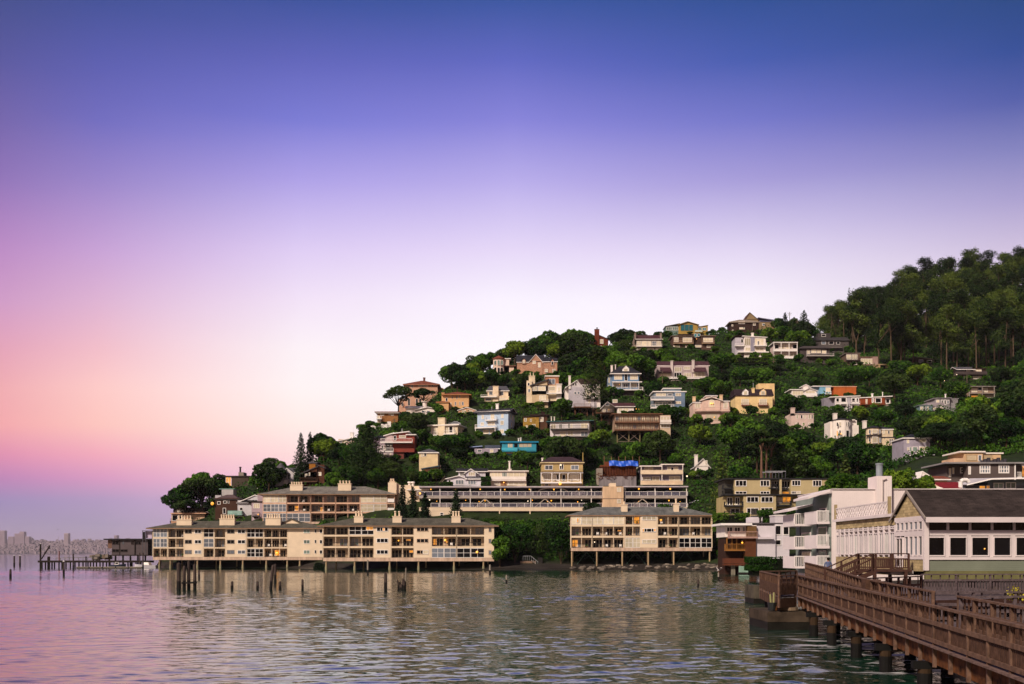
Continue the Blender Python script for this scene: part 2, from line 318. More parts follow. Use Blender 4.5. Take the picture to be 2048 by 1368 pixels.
# ---------------------------------------------------------------- water
def water_mat():
    m = bpy.data.materials.new('bay_water'); m.use_nodes = True; nt = m.node_tree; L = nt.links.new; p = nt.nodes['Principled BSDF']
    p.inputs['Base Color'].default_value = (.006, .030, .018, 1); p.inputs['Roughness'].default_value = .06; p.inputs['IOR'].default_value = 2.2
    tc = nd(nt, 'ShaderNodeTexCoord')
    def wave(sc, rot, st, det=3.0, dist=0.4):
        mp = nd(nt, 'ShaderNodeMapping'); mp.inputs['Rotation'].default_value = (0, 0, R(rot)); mp.inputs['Scale'].default_value = (sc * st, sc, sc)
        L(tc.outputs['Object'], mp.inputs[0]); n = nd(nt, 'ShaderNodeTexNoise', Scale=1.0, Detail=det, Roughness=.55, Distortion=dist); L(mp.outputs[0], n.inputs['Vector'])
        return n.outputs[0]
    a = wave(1.3, 8, .6, 2.0, .5); b = wave(.36, -12, .6, 2.0, .5); c = wave(2.8, 20, .5, 2.0, .3); big = wave(.035, 5, .35, 3.0, .5)
    def mt(op, x, y):
        n = nd(nt, 'ShaderNodeMath', operation=op)
        for i, q in enumerate((x, y)):
            if isinstance(q, (int, float)): n.inputs[i].default_value = q
            else: L(q, n.inputs[i])
        return n.outputs[0]
    hgt = mt('ADD', mt('ADD', mt('MULTIPLY', a, .035), mt('MULTIPLY', b, .03)), mt('MULTIPLY', c, .012))
    amp = nd(nt, 'ShaderNodeMapRange'); L(big, amp.inputs[0]); amp.inputs[1].default_value = .35; amp.inputs[2].default_value = .65; amp.inputs[3].default_value = .62; amp.inputs[4].default_value = 1.15
    sp = nd(nt, 'ShaderNodeSeparateXYZ'); L(tc.outputs['Object'], sp.inputs[0])
    lx = nd(nt, 'ShaderNodeMapRange'); L(sp.outputs[0], lx.inputs[0]); lx.inputs[1].default_value = -16.0; lx.inputs[2].default_value = 3.0; lx.inputs[3].default_value = .55; lx.inputs[4].default_value = 1.0
    bm = nd(nt, 'ShaderNodeBump', Distance=1.0); L(mt('MULTIPLY', hgt, 1.0), bm.inputs['Height']); L(mt('MULTIPLY', amp.outputs[0], lx.outputs[0]), bm.inputs['Strength'])
    L(bm.outputs[0], p.inputs['Normal'])
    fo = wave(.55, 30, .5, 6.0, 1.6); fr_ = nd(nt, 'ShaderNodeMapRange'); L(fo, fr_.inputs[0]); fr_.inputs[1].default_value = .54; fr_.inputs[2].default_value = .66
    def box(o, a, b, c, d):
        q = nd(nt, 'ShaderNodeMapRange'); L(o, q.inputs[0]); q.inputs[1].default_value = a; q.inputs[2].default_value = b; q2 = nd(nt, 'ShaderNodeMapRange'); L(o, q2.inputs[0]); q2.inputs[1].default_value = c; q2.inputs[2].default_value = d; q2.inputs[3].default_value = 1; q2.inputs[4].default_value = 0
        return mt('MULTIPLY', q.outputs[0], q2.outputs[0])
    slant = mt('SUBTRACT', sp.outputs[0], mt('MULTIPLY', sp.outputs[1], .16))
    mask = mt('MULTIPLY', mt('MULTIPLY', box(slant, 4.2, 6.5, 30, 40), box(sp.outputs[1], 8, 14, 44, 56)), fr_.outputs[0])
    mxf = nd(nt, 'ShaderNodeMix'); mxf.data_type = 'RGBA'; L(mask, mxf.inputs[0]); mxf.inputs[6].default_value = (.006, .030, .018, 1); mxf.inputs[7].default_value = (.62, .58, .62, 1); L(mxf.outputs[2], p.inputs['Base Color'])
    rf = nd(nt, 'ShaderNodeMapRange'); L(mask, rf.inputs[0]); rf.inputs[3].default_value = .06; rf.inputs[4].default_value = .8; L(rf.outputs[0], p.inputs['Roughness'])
    return m
gx = np.arange(-172, 74, .21); ly = [13.0]
while ly[-1] < 300: ly.append(ly[-1] + .065 + .0012 * ly[-1])
gy = np.array(ly); WX, WY = np.meshgrid(gx, gy, indexing='ij'); wr_ = np.random.default_rng(3); WZ = np.zeros_like(WX); dyy = np.gradient(gy)[None, :]
ux = WX + 1.6 * np.sin(WY * .11 + WX * .05) + .5 * np.sin(WX * .31 + 1.7); uy = WY + 1.2 * np.sin(WX * .09 + 2) + .5 * np.sin(WY * .27 + WX * .13)
grp = .75 + .45 * np.sin(WX * .045 + .8 * np.sin(WY * .03)) * np.sin(WY * .06 + 1.1 + .7 * np.sin(WX * .037))
for q in range(54):
    lam = .30 * (1.9 / .30) ** ((q % 27 + wr_.random()) / 27); th = wr_.normal(0, .55) + (.2 if q % 2 else -.35); kk = 2 * math.pi / lam; am = .0034 * lam ** .85
    c = np.sin(kk * (ux * math.sin(th) + uy * math.cos(th)) + wr_.uniform(0, 6.28)); WZ += am * (c + .35 * (c * c - .5)) * np.clip(lam / (2.2 * dyy) - 1, 0, 1)
edge_ = np.clip((300 - WY) / 30, 0, 1) * np.clip((WY - 13) / 1.0, 0, 1) * np.clip((WX + 172) / 4, 0, 1) * np.clip((74 - WX) / 4, 0, 1)
WZ *= grp * edge_ * np.interp(WX, [-60, -14, 0], [.52, .68, 1.25])
na, nb = WX.shape; nv = na * nb; vs = np.concatenate([np.stack([WX, WY, WZ], -1).reshape(-1, 3), np.array([[-9500, -200, 0], [9500, -200, 0], [9500, 10800, 0], [-9500, 10800, 0]], float)])
ix = np.arange(nv).reshape(na, nb); fq = np.stack([ix[:-1, :-1], ix[1:, :-1], ix[1:, 1:], ix[:-1, 1:]], -1).reshape(-1, 4); A, B, C_, D = ix[0, 0], ix[-1, 0], ix[-1, -1], ix[0, -1]
fq = np.concatenate([fq, [[nv, nv + 1, B, A], [B, nv + 1, nv + 2, C_], [C_, nv + 2, nv + 3, D], [D, nv + 3, nv, A]]]).astype(np.int32)
me = bpy.data.meshes.new('water'); me.vertices.add(len(vs)); me.vertices.foreach_set('co', vs.astype(np.float32).ravel()); me.loops.add(fq.size); me.loops.foreach_set('vertex_index', fq.ravel()); me.polygons.add(len(fq)); me.polygons.foreach_set('loop_start', np.arange(0, fq.size, 4, dtype=np.int32)); me.polygons.foreach_set('use_smooth', np.ones(len(fq), dtype=bool)); me.materials.append(water_mat()); me.update(calc_edges=True)
o = bpy.data.objects.new('water', me); COL.objects.link(o); tag(o, 'rippled bay water reflecting the pink dusk sky', 'water', kind='structure')
# ---------------------------------------------------------------- house kit: sizes are read off in picture units and turned into metres at the house's depth
HOUSES = []      # (px centre, py centre, short name)
KEEP = []        # (x0, x1, y0, y1, depth) picture rectangles that plants in front leave clear
HB = []
FOOT = []        # (px0, px1, Y0, Y1)
FULL = (0, 0, 1); C5 = (720, 700, 5.7); C6 = (1020, 640, 5.7); C7 = (1300, 600, 5.12); B1 = (820, 840, 3.4133); B2 = (1540, 740, 4.0315)
B3 = (1640, 480, 4.0245); B7 = (580, 820, 6.4); Z2 = (280, 860, 4.561); Z4 = (1420, 900, 4.884); Z5 = (1700, 900, 4.885); G8 = (850, 890, 6.206)
TERRA = M('#7d4636', 'roof', .85, .25); SLATE = M('#2e2e36', 'roof', .8, .3); BROOF = M('#3a2a2a', 'roof', .85, .3); GROOF = M('#5c584e', 'shake', .9, .4)
GREYR = M('#55535a', 'roof', .85, .25)
class House:
    def __init__(s, crop, name, label, short, xc, yb, Y=None, yaw=0, cat='house', group=None, keep=True):
        s.c = crop; s.xp = crop[0] + xc / crop[2]; s.yp = crop[1] + yb / crop[2]
        if Y is None:
            Y = hit(s.xp, s.yp) or 300.0
        s.Y = Y; s.k = Y / F; s.cy = math.cos(R(yaw)); s.short = short; s.keep = keep
        s.root = thing(name, label, cat, at(s.xp, s.yp, Y), R(yaw), group)
        s.bb = None; s.nm = name
    def X(s, x, d=0.0):
        px = s.c[0] + x / s.c[2]; return (px - s.xp) * s.k / s.cy + (px - 1024) / F * d * (1 if s.cy > .999 else 0)
    def Z(s, y, d=0.0):
        py = s.c[1] + y / s.c[2]; return (s.yp - py) * s.k + (HY - py) / F * d
    def px(s, x): return s.c[0] + x / s.c[2]
    def py(s, y): return s.c[1] + y / s.c[2]
    def grow(s, x0, x1, y0, y1):
        b = (s.px(x0), s.px(x1), s.py(y0), s.py(y1))
        if s.keep: KEEP.append(b + (s.Y,))
        s.bb = b if s.bb is None else (min(s.bb[0], b[0]), max(s.bb[1], b[1]), min(s.bb[2], b[2]), max(s.bb[3], b[3]))
    def done(s):
        b = s.bb; HOUSES.append(((b[0] + b[1]) / 2, (b[2] + b[3]) / 2, s.short, b)); FOOT.append((b[0] - 2, b[1] + 2, s.Y - 2.5, s.Y + 10)); HB.append((b, s.Y))
        return s.root
    def block(s, x0, x1, yt, yb, mat, d=0.0, dep=8.0, name='wall', down=3.0):
        m = MB(); m.box(s.X(x0, d), s.X(x1, d), d, d + dep, s.Z(yb, d) - down, s.Z(yt, d), mat); s.grow(x0, x1, yt, yb)
        return m.build(name, s.root)
    def oct(s, xc, w, yt, yb, mat, dep=6, n=8, d=0.0, roofy=None, roofm=None, oh=.4, down=3.0):
        r = s.X(xc + w / 2) - s.X(xc); c = (s.X(xc), d + r, 0); a0 = math.pi / n
        def ring(z, rr): return [(c[0] + rr * math.cos(a0 + 2 * math.pi * i / n), c[1] + rr * math.sin(a0 + 2 * math.pi * i / n), z) for i in range(n)]
        m = MB(); z0, z1 = s.Z(yb) - down, s.Z(yt); v = ring(z0, r) + ring(z1, r)
        m.poly(v, [(i, (i + 1) % n, n + (i + 1) % n, n + i) for i in range(n)] + [tuple(range(n, 2 * n))], mat); m.build('wall', s.root); s.grow(xc - w / 2, xc + w / 2, yt, yb)
        if roofm:
            m = MB(); v = ring(z1, r + oh) + ring(z1 + .25, r + oh) + [(c[0], c[1], s.Z(roofy, r))]
            m.poly(v, [(i, (i + 1) % n, n + (i + 1) % n, n + i) for i in range(n)] + [(n + i, n + (i + 1) % n, 2 * n) for i in range(n)] + [tuple(range(n))[::-1]], roofm); m.build('roof', s.root)
    def flat(s, x0, x1, y, mat, th=.35, d=0.0, dep=8.0, oh=.6):
        m = MB(); z = s.Z(y, d); m.box(s.X(x0, d) - oh, s.X(x1, d) + oh, d - oh, d + dep + oh, z - th + .02, z + .02, mat); s.grow(x0, x1, y, y + 1); return m.build('roof', s.root)
    def shed(s, x0, x1, yl, yr, mat, th=.3, d=0.0, dep=8.0, oh=.6, wall=None, yb=None):
        a, b = s.X(x0, d) - oh, s.X(x1, d) + oh; zl, zr = s.Z(yl, d), s.Z(yr, d); f, g = d - oh, d + dep + oh
        m = MB(); m.poly([(a, f, zl), (b, f, zr), (b, g, zr), (a, g, zl), (a, f, zl - th), (b, f, zr - th), (b, g, zr - th), (a, g, zl - th)],
                         [(0, 1, 2, 3), (7, 6, 5, 4), (0, 4, 5, 1), (1, 5, 6, 2), (2, 6, 7, 3), (3, 7, 4, 0)], mat); m.build('roof', s.root)
        if wall:
            m = MB(); a, b = s.X(x0, d), s.X(x1, d); z0 = s.Z(yb, d) - 3; zl -= th; zr -= th; g = d + dep
            m.poly([(a, d, z0), (b, d, z0), (b, d, zr), (a, d, zl), (a, g, z0), (b, g, z0), (b, g, zr), (a, g, zl)], [(0, 1, 2, 3), (1, 5, 6, 2), (5, 4, 7, 6), (4, 0, 3, 7)], wall); m.build('wall', s.root); s.grow(x0, x1, min(yl, yr), yb)
    def hip(s, x0, x1, ye, yr, mat, d=0.0, dep=8.0, oh=.6, inset=None, fascia=None):
        a, b = s.X(x0, d) - oh, s.X(x1, d) + oh; f, g = d - oh, d + dep + oh; ze = s.Z(ye, d); c = (f + g) / 2; zr = s.Z(yr, c)
        ins = min((g - f) / 2, (b - a) / 2 - .05) if inset is None else min(inset, (b - a) / 2 - .05)
        m = MB(); fa = fascia or WHITE
        m.poly([(a, f, ze), (b, f, ze), (b, g, ze), (a, g, ze), (a + ins, c, zr), (b - ins, c, zr)], [(0, 1, 5, 4), (1, 2, 5), (2, 3, 4, 5), (3, 0, 4)], mat)
        m.box(a + .03, b - .03, f + .03, g - .03, ze - .3, ze - .005, fa); s.grow(x0, x1, yr, ye); return m.build('roof', s.root)
    def gx(s, x0, x1, ye, yr, mat, d=0.0, dep=8.0, oh=.5, wall=None, fascia=None):
        a, b = s.X(x0, d), s.X(x1, d); f, g = d - oh, d + dep + oh; ze = s.Z(ye, d); c = (f + g) / 2; zr = s.Z(yr, c); m = MB(); t = .22
        A, B_ = a - oh, b + oh
        m.poly([(A, f, ze), (B_, f, ze), (B_, c, zr), (A, c, zr), (B_, g, ze), (A, g, ze)] + [(A, f, ze - t), (B_, f, ze - t), (B_, c, zr - t), (A, c, zr - t), (B_, g, ze - t), (A, g, ze - t)],
               [(0, 1, 2, 3), (3, 2, 4, 5), (7, 6, 9, 8), (8, 9, 11, 10)], mat)
        m.poly([(A, f, ze), (B_, f, ze), (B_, c, zr), (A, c, zr), (B_, g, ze), (A, g, ze)] + [(A, f, ze - t), (B_, f, ze - t), (B_, c, zr - t), (A, c, zr - t), (B_, g, ze - t), (A, g, ze - t)],
               [(0, 6, 7, 1), (1, 7, 8, 2), (2, 8, 10, 4), (4, 10, 11, 5), (3, 9, 6, 0), (5, 11, 9, 3)], fascia or WHITE)
        m.build('roof', s.root); s.grow(x0, x1, yr, ye)
        if wall:
            zt = ze - t - .02
            for xx in (a, b): m = MB(); m.face([(xx, d, zt), (xx, d + dep, zt), (xx, c, zr - t - .02)], wall); m.build('gable', s.root)
    def gy(s, x0, x1, ye, yr, mat, wall, d=0.0, dep=8.0, oh=.5, xr=None, fascia=None):
        a, b = s.X(x0, d), s.X(x1, d); ze = s.Z(ye, d); zr = s.Z(yr, d); xm = (a + b) / 2 if xr is None else s.X(xr, d); f, g = d - oh, d + dep; t = .22
        m = MB(); zz = lambda x: zr - (zr - ze) * abs(x - xm) / ((xm - a) if x < xm else (b - xm))
        A, B_ = a - oh, b + oh; zA, zB = zz(A), zz(B_)
        m.poly([(A, f, zA), (xm, f, zr), (B_, f, zB), (B_, g, zB), (xm, g, zr), (A, g, zA)], [(0, 1, 4, 5), (1, 2, 3, 4)], mat)
        m.poly([(A, f, zA), (xm, f, zr), (B_, f, zB), (A, f, zA - t), (xm, f, zr - t), (B_, f, zB - t), (B_, g, zB), (B_, g, zB - t), (A, g, zA), (A, g, zA - t), (xm, g, zr), (xm, g, zr - t)],
               [(0, 3, 4, 1), (1, 4, 5, 2), (2, 5, 7, 6), (0, 8, 9, 3), (3, 9, 11, 4), (4, 11, 7, 5)], fascia or WHITE)
        m.build('roof', s.root); s.grow(x0, x1, yr, ye)
        if wall:
            m = MB(); m.poly([(a, d, ze), (b, d, ze), (xm, d, zr - t), (a, g, ze), (b, g, ze), (xm, g, zr - t)], [(0, 1, 2), (4, 3, 5), (0, 2, 5, 3), (2, 1, 4, 5)], wall); m.build('gable', s.root)
    def win(s, x0, y0, x1, y1, g='p', fr=None, d=0.0, n=1, h=0, fw=None, name='window'):
        a, b = sorted((s.X(x0, d), s.X(x1, d))); z1, z0 = s.Z(y0, d), s.Z(y1, d); fr = fr or WHITE; t = fw or min(.13, (b - a) * .14, (z1 - z0) * .14); m = MB()
        y = d - .07
        m.box(a, a + t, y, d, z0, z1, fr); m.box(b - t, b, y, d, z0, z1, fr); m.box(a + t, b - t, y, d, z1 - t, z1, fr); m.box(a + t, b - t, y - .03, d, z0, z0 + t, fr)
        for i in range(1, n):
            x = a + (b - a) * i / n; m.box(x - t * .4, x + t * .4, y + .01, d - .03, z0 + t, z1 - t, fr)
        for i in range(1, h + 1):
            z = z0 + (z1 - z0) * i / (h + 1); m.box(a + t, b - t, y + .02, d - .035, z - t * .4, z + t * .4, fr)
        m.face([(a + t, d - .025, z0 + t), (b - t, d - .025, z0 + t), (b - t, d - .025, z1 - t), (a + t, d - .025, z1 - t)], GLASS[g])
        return m.build(name, s.root)
    def wins(s, rects, g='p', **kw):
        for r in rects:
            gg = g
            if len(r) > 4: gg = r[4]
            s.win(*r[:4], g=gg, **kw)
    def arch(s, x0, y0, x1, y1, g='d', fr=None, d=0.0):
        a, b = s.X(x0, d), s.X(x1, d); z1, z0 = s.Z(y0, d), s.Z(y1, d); r = (b - a) / 2; c = (a + b) / 2; fr = fr or WHITE; m = MB()
        zs = max(z0 + .1, z1 - r)
        def outl(q): return [(a + q, z0 + q), (b - q, z0 + q)] + [(c + (r - q) * math.cos(math.pi * i / 6), zs + (r - q) * math.sin(math.pi * i / 6)) for i in range(7)]
        o = outl(0); i_ = outl(min(.1, r * .25))
        m.face([(x, d - .04, z) for x, z in o], fr); m.face([(x, d - .06, z) for x, z in i_], GLASS[g]); return m.build('window', s.root)
    def side(s, x, side, rects, dep=8.0, g='p', fr=None):
        """windows on a side wall; rects in (fraction along depth 0..1, row top, row bottom, width m)"""
        sg = -1 if side == 'L' else 1; fr = fr or WHITE
        for (f, y0, y1, w) in rects:
            m = MB(); X0 = s.X(x); yc = f * dep; z1, z0 = s.Z(y0), s.Z(y1)
            xa, xb = sorted((X0, X0 + sg * .07)); m.box(xa, xb, yc - w / 2, yc + w / 2, z0, z1, fr)
            xx = X0 + sg * .08; q = .1
            m.face([(xx, yc - w / 2 + q, z0 + q), (xx, yc + w / 2 - q, z0 + q), (xx, yc + w / 2 - q, z1 - q), (xx, yc - w / 2 + q, z1 - q)], GLASS[g]); m.build('window', s.root)
    def rail(s, x0, x1, ys, h, mat, d0, d1, sp=.35, solid=None, parent=None, ends=True):
        m = MB(); a, b = s.X(x0), s.X(x1); z = s.Z(ys); w = .07
        def run(p, q):
            p = Vector(p); q = Vector(q); n = max(1, int((q - p).length / sp))
            m.bar(p + Vector((0, 0, h)), q + Vector((0, 0, h)), .1, .09, mat); m.bar(p + Vector((0, 0, .12)), q + Vector((0, 0, .12)), .06, .06, mat)
            if solid: m.bar(p + Vector((0, 0, h / 2)), q + Vector((0, 0, h / 2)), .05, h * .85, solid)
            else:
                for i in range(n + 1):
                    e = p.lerp(q, i / n); m.bar(e, e + Vector((0, 0, h)), .045, .045, mat)
        run((a + .05, d0 + .06, z), (b - .05, d0 + .06, z))
        if ends: run((a + .05, d0 + .12, z), (a + .05, d1, z)); run((b - .05, d0 + .12, z), (b - .05, d1, z))
        return m.build('railing', parent or s.root)
    def bal(s, x0, x1, ys, mat=None, dep=1.5, d=0.0, th=.28, h=1.05, solid=None, slab=None, sp=.4):
        mat = mat or WHITE; m = MB(); z = s.Z(ys, d); m.box(s.X(x0), s.X(x1), d - dep, d - .002, z - th, z, slab or mat); o = m.build('balcony', s.root)
        s.rail(x0, x1, ys, h, mat, d - dep, d - .02, sp, solid, o); return o
    def chim(s, x0, x1, yt, yb, mat=None, d=2.0, dep=1.2, pots=0, cap=True):
        mat = mat or WHITE; m = MB(); a, b = s.X(x0, d), s.X(x1, d); z1 = s.Z(yt, d); z0 = s.Z(yb, d) - .8
        m.box(a, b, d, d + dep, z0, z1, mat)
        if cap: m.box(a - .12, b + .12, d - .12, d + dep + .12, z1, z1 + .18, mat)
        o = m.build('chimney', s.root)
        for i in range(pots):
            p = MB(); x = a + (b - a) * (i + .5) / pots; p.cyl((x, d + dep / 2, z1 + .15), (x, d + dep / 2, z1 + .15 + 1.0), .2, .16, 8, mat); p.cyl((x, d + dep / 2, z1 + 1.15), (x, d + dep / 2, z1 + 1.35), .27, .22, 8, mat); p.build('flue', o)
        return o
    def pipe(s, x, yt, yb, w=.16, mat=None, d=2.5):
        m = MB(); mat = mat or METAL; a = s.X(x, d); m.cyl((a, d, s.Z(yb, d) - .4), (a, d, s.Z(yt, d)), w, w, 8, mat); m.cyl((a, d, s.Z(yt, d)), (a, d, s.Z(yt, d) + .2), w * 1.6, w * 1.6, 8, mat); return m.build('flue', s.root)
    def post(s, x, y0, y1, w=.18, mat=None, d=0.0, down=0.0, name='post', foot=None):
        m = MB(); a = s.X(x, d); m.box(a - w / 2, a + w / 2, d - w / 2, d + w / 2, s.Z(y1, d) - down, s.Z(y0, d), mat or WHITE)
        return m.build(name, s.root)
    def lamp(s, x, y, d=-.25, r=.14, mat=None):
        m = MB(); m.ball((s.X(x), d, s.Z(y)), r, mat or LAMP, 8); return m.build('lamp', s.root)
    def dormer(s, x0, x1, yt, yb, mat, roofm, d=0.0, dep=3.0, ype=None, g='p'):
        a, b = s.X(x0, d), s.X(x1, d); z0, z1 = s.Z(yb, d), s.Z(yt, d); zp = s.Z(ype if ype is not None else yt - (x1 - x0) * .5, d); c = (a + b) / 2; m = MB()
        m.poly([(a, d, z0), (b, d, z0), (b, d, z1), (c, d, zp), (a, d, z1), (a, d + dep, z0), (b, d + dep, z0), (b, d + dep, z1), (c, d + dep, zp), (a, d + dep, z1)], [(0, 1, 2, 3, 4), (1, 6, 7, 2), (0, 4, 9, 5)], mat)
        m.bar((a - .2, d + dep / 2 - .1, z1 - .1), (c, d + dep / 2 - .1, zp + .07), .15, .12, roofm) if False else None
        m.poly([(a - .25, d - .25, z1 - .18), (c, d - .25, zp + .1), (b + .25, d - .25, z1 - .18), (a - .25, d + dep, z1 - .18), (c, d + dep, zp + .1), (b + .25, d + dep, z1 - .18)], [(0, 1, 4, 3), (1, 2, 5, 4)], roofm)
        o = m.build('dormer', s.root); q = MB(); w = (b - a) * .22
        q.box(a + w, b - w, d - .06, d, z0 + .25, z1 + .1, WHITE); q.face([(a + w + .1, d - .07, z0 + .35), (b - w - .1, d - .07, z0 + .35), (b - w - .1, d - .07, z1), (a + w + .1, d - .07, z1)], GLASS[g]); q.build('window', o)
        return o

SALMON = M('#c0967f', 'stucco'); ORANGE = M('#d3a678', 'stucco'); PEACH = M('#dcae90', 'stucco'); CREAM = M('#dcc9ac', 'stucco'); OFFW = M('#e2d8d0', 'stucco', .8, .12)
TAN = M('#b39a78', 'siding'); OCHRE = M('#a5823f', 'shingle'); BROWN = M('#4e3528', 'shingle'); DBROWN = M('#3a2b27', 'siding'); REDB = M('#8f453a', 'siding'); BRICK = M('#6b3524', 'shingle')
LBLUE = M('#b3c6dd', 'siding', .75, .12); VBLUE = M('#6480a0', 'siding'); SBLUE = M('#6f8299', 'siding'); PINKS = M('#cfb3a6', 'stucco'); YELL = M('#e0c490', 'stucco'); GREY = M('#8e8a8c', 'shingle')
LILAC = M('#a79fae', 'siding'); LGREY = M('#b5b0b4', 'siding'); OLIVE = M('#b09a5a', 'board'); TURQ = M('#3f97b0', 'siding'); SHING = M('#b98d74', 'shingle'); DGREEN = M('#3f5148', 'siding'); DGREY = M('#5a5152', 'siding')
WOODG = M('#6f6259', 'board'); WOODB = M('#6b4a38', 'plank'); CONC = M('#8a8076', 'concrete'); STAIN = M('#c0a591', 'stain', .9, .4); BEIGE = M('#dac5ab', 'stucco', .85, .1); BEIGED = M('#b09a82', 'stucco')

# ======================= the hill houses
h = House(C5, 'villa', 'salmon stucco villa with terracotta hip roof and arched ground floor windows behind a big cypress', 'the salmon villa', 690, 655, yaw=0, cat='villa')
h.block(515, 885, 392, 655, SALMON, dep=12); h.hip(515, 885, 392, 350, TERRA, dep=12, oh=.9, fascia=M('#a5705c', 'plain')); h.block(435, 514, 560, 668, SALMON, d=.5, dep=7)
h.block(886, 1000, 462, 560, SALMON, d=3, dep=5); h.block(886, 950, 432, 462, SALMON, d=4, dep=4)
for x in (545, 635, 672): h.arch(x, 552, x + 26, 635)
h.arch(470, 590, 492, 640); h.wins([(525, 430, 552, 462), (585, 400, 602, 432, 'd'), (662, 390, 712, 415), (720, 390, 776, 415), (820, 395, 838, 420, 'd'), (700, 470, 725, 510, 'd'), (800, 470, 820, 510, 'd')])
h.chim(720, 742, 318, 345, M('#6d4a44'), d=5, dep=1); h.done()
h = House(C5, 'villa', 'low peach orange villa with tiled hip roof, bay wing and tall narrow windows', 'the orange villa', 1070, 668, cat='villa')
h.block(962, 1240, 508, 668, ORANGE, dep=9); h.hip(962, 1240, 508, 476, TERRA, dep=9, oh=1.0, fascia=M('#b07a52', 'plain')); h.block(875, 1010, 592, 668, ORANGE, d=-2.5, dep=8); h.hip(875, 1010, 592, 582, TERRA, d=-2.5, dep=5, oh=.4, fascia=M('#b07a52', 'plain'))
h.chim(930, 962, 492, 560, ORANGE, d=0); h.wins([(880, 620, 897, 650), (922, 610, 955, 652, 'g'), (1030, 600, 1042, 645), (1080, 590, 1096, 632, 'g'), (1130, 588, 1143, 632), (1160, 590, 1182, 630, 'g'), (1098, 520, 1112, 560, 'd'), (1045, 528, 1058, 556, 'd'), (1132, 510, 1144, 545, 'g'), (975, 545, 1000, 585, 'd')], d=0); h.done()
h = House(C5, 'garage', 'low peach gabled outbuilding with red ridge at the foot of the orange villa', 'the peach gabled outbuilding', 1220, 720, cat='outbuilding')
h.block(1118, 1322, 684, 720, PEACH, dep=6); h.gy(1118, 1322, 684, 650, TERRA, PEACH, dep=6, oh=.3); h.win(1165, 686, 1205, 714, 'p'); h.win(1240, 686, 1280, 714, 'p'); h.done()
h = House(C5, 'bungalow', 'low white bungalow with shallow gables and a round white chimney below the salmon villa', 'the low white bungalow', 790, 722, cat='house')
h.block(640, 930, 678, 722, OFFW, dep=7); h.gy(640, 930, 678, 648, M('#c9c4c6', 'roof'), OFFW, dep=7, oh=.5, xr=770); h.block(525, 640, 660, 722, OFFW, d=1, dep=6); h.gx(525, 700, 660, 640, M('#c9c4c6', 'roof'), d=1, dep=6, wall=OFFW); h.block(945, 1025, 690, 735, OFFW, d=0, dep=5); h.shed(930, 1110, 668, 690, M('#c9c4c6', 'roof'), dep=6)
h.pipe(738, 594, 660, .85, OFFW); h.wins([(700, 690, 740, 718, 'g'), (760, 690, 800, 718, 'g'), (540, 690, 580, 715, 'p'), (860, 690, 900, 718, 'g')]); h.done()
h = House(C5, 'house', 'brown shingled flat roofed house above a curved white terrace wall at the left skyline', 'the brown flat roofed house', 300, 855, cat='house')
h.block(200, 432, 708, 855, M('#9a6a42', 'shingle'), dep=8); h.flat(200, 432, 706, M('#8c4a3c', 'roof'), .2, dep=8, oh=1); h.flat(205, 428, 712, WHITE, .35, dep=8, oh=.8)
h.wins([(232, 712, 275, 750), (325, 712, 348, 738), (352, 715, 385, 748), (195, 752, 228, 785), (195, 798, 240, 850)]); h.bal(190, 250, 785, WHITE, 1.2)
h.done()
h = House(C5, 'terrace_wall', 'curved white terrace wall stepping below the brown flat roofed house', 'the white terrace wall', 235, 890, cat='wall')
h.block(120, 240, 862, 892, WHITE, dep=.5, down=2); h.block(240, 310, 842, 885, WHITE, d=.2, dep=.5, down=2); h.block(310, 352, 815, 872, WHITE, d=.4, dep=1.5, down=2); h.done()
h = House(B7, 'house', 'long pinkish house with a white square chimney on the left skyline', 'the pinkish skyline house', 715, 438, cat='house')
h.block(620, 830, 372, 440, PINKS, dep=7); h.shed(620, 830, 392, 345, WHITE, dep=7, oh=.4); h.chim(768, 812, 292, 350, WHITE, d=1); h.wins([(640, 395, 665, 425, 'g'), (690, 385, 725, 420, 'p'), (745, 372, 780, 405, 'd')], d=0); h.done()
h = House(C5, 'house', 'red clad house with slanted roof and three white balcony floors facing left', 'the red slant roofed house', 400, 1240, cat='house', yaw=0)
h.shed(375, 545, 950, 925, WHITE, dep=8, wall=REDB, yb=1060); h.block(545, 620, 966, 1060, REDB, dep=8); h.flat(545, 622, 962, WHITE, .3, dep=8); h.block(285, 378, 968, 1060, M('#c9b4b4', 'siding'), d=1.0, dep=7); h.shed(280, 376, 975, 940, WHITE, d=1.0, dep=7, oh=.4)
h.block(150, 285, 1000, 1150, M('#a592a0', 'siding'), d=1.5, dep=8); h.hip(150, 285, 1002, 972, SLATE, d=1.5, dep=8, fascia=DARK)
h.block(380, 500, 1060, 1240, M('#74423b', 'siding'), d=.5, dep=8); h.block(215, 380, 1060, 1250, M('#b9a6ae', 'siding'), d=1.0, dep=8)
h.bal(240, 600, 1052, WHITE, 1.6, th=.35); h.bal(205, 385, 1158, WHITE, 1.6, th=.3); h.wins([(380, 975, 415, 1030, 'd'), (445, 972, 523, 1002, 'p')]); h.wins([(382, 1070, 420, 1118, 'p')], d=.5, n=2)
h.wins([(245 + 32 * i, 1085, 265 + 32 * i, 1140, 'p' if i % 2 else 'd') for i in range(4)] + [(250 + 30 * i, 1175, 268 + 30 * i, 1225, 'p' if i % 2 else 'd') for i in range(4)], d=1.0); h.pipe(480, 905, 930); h.done()
h = House(C5, 'house', 'cream house with a square chimney tower and a flat white rimmed roof deck', 'the cream chimney tower house', 1000, 1000, cat='house', yaw=-14)
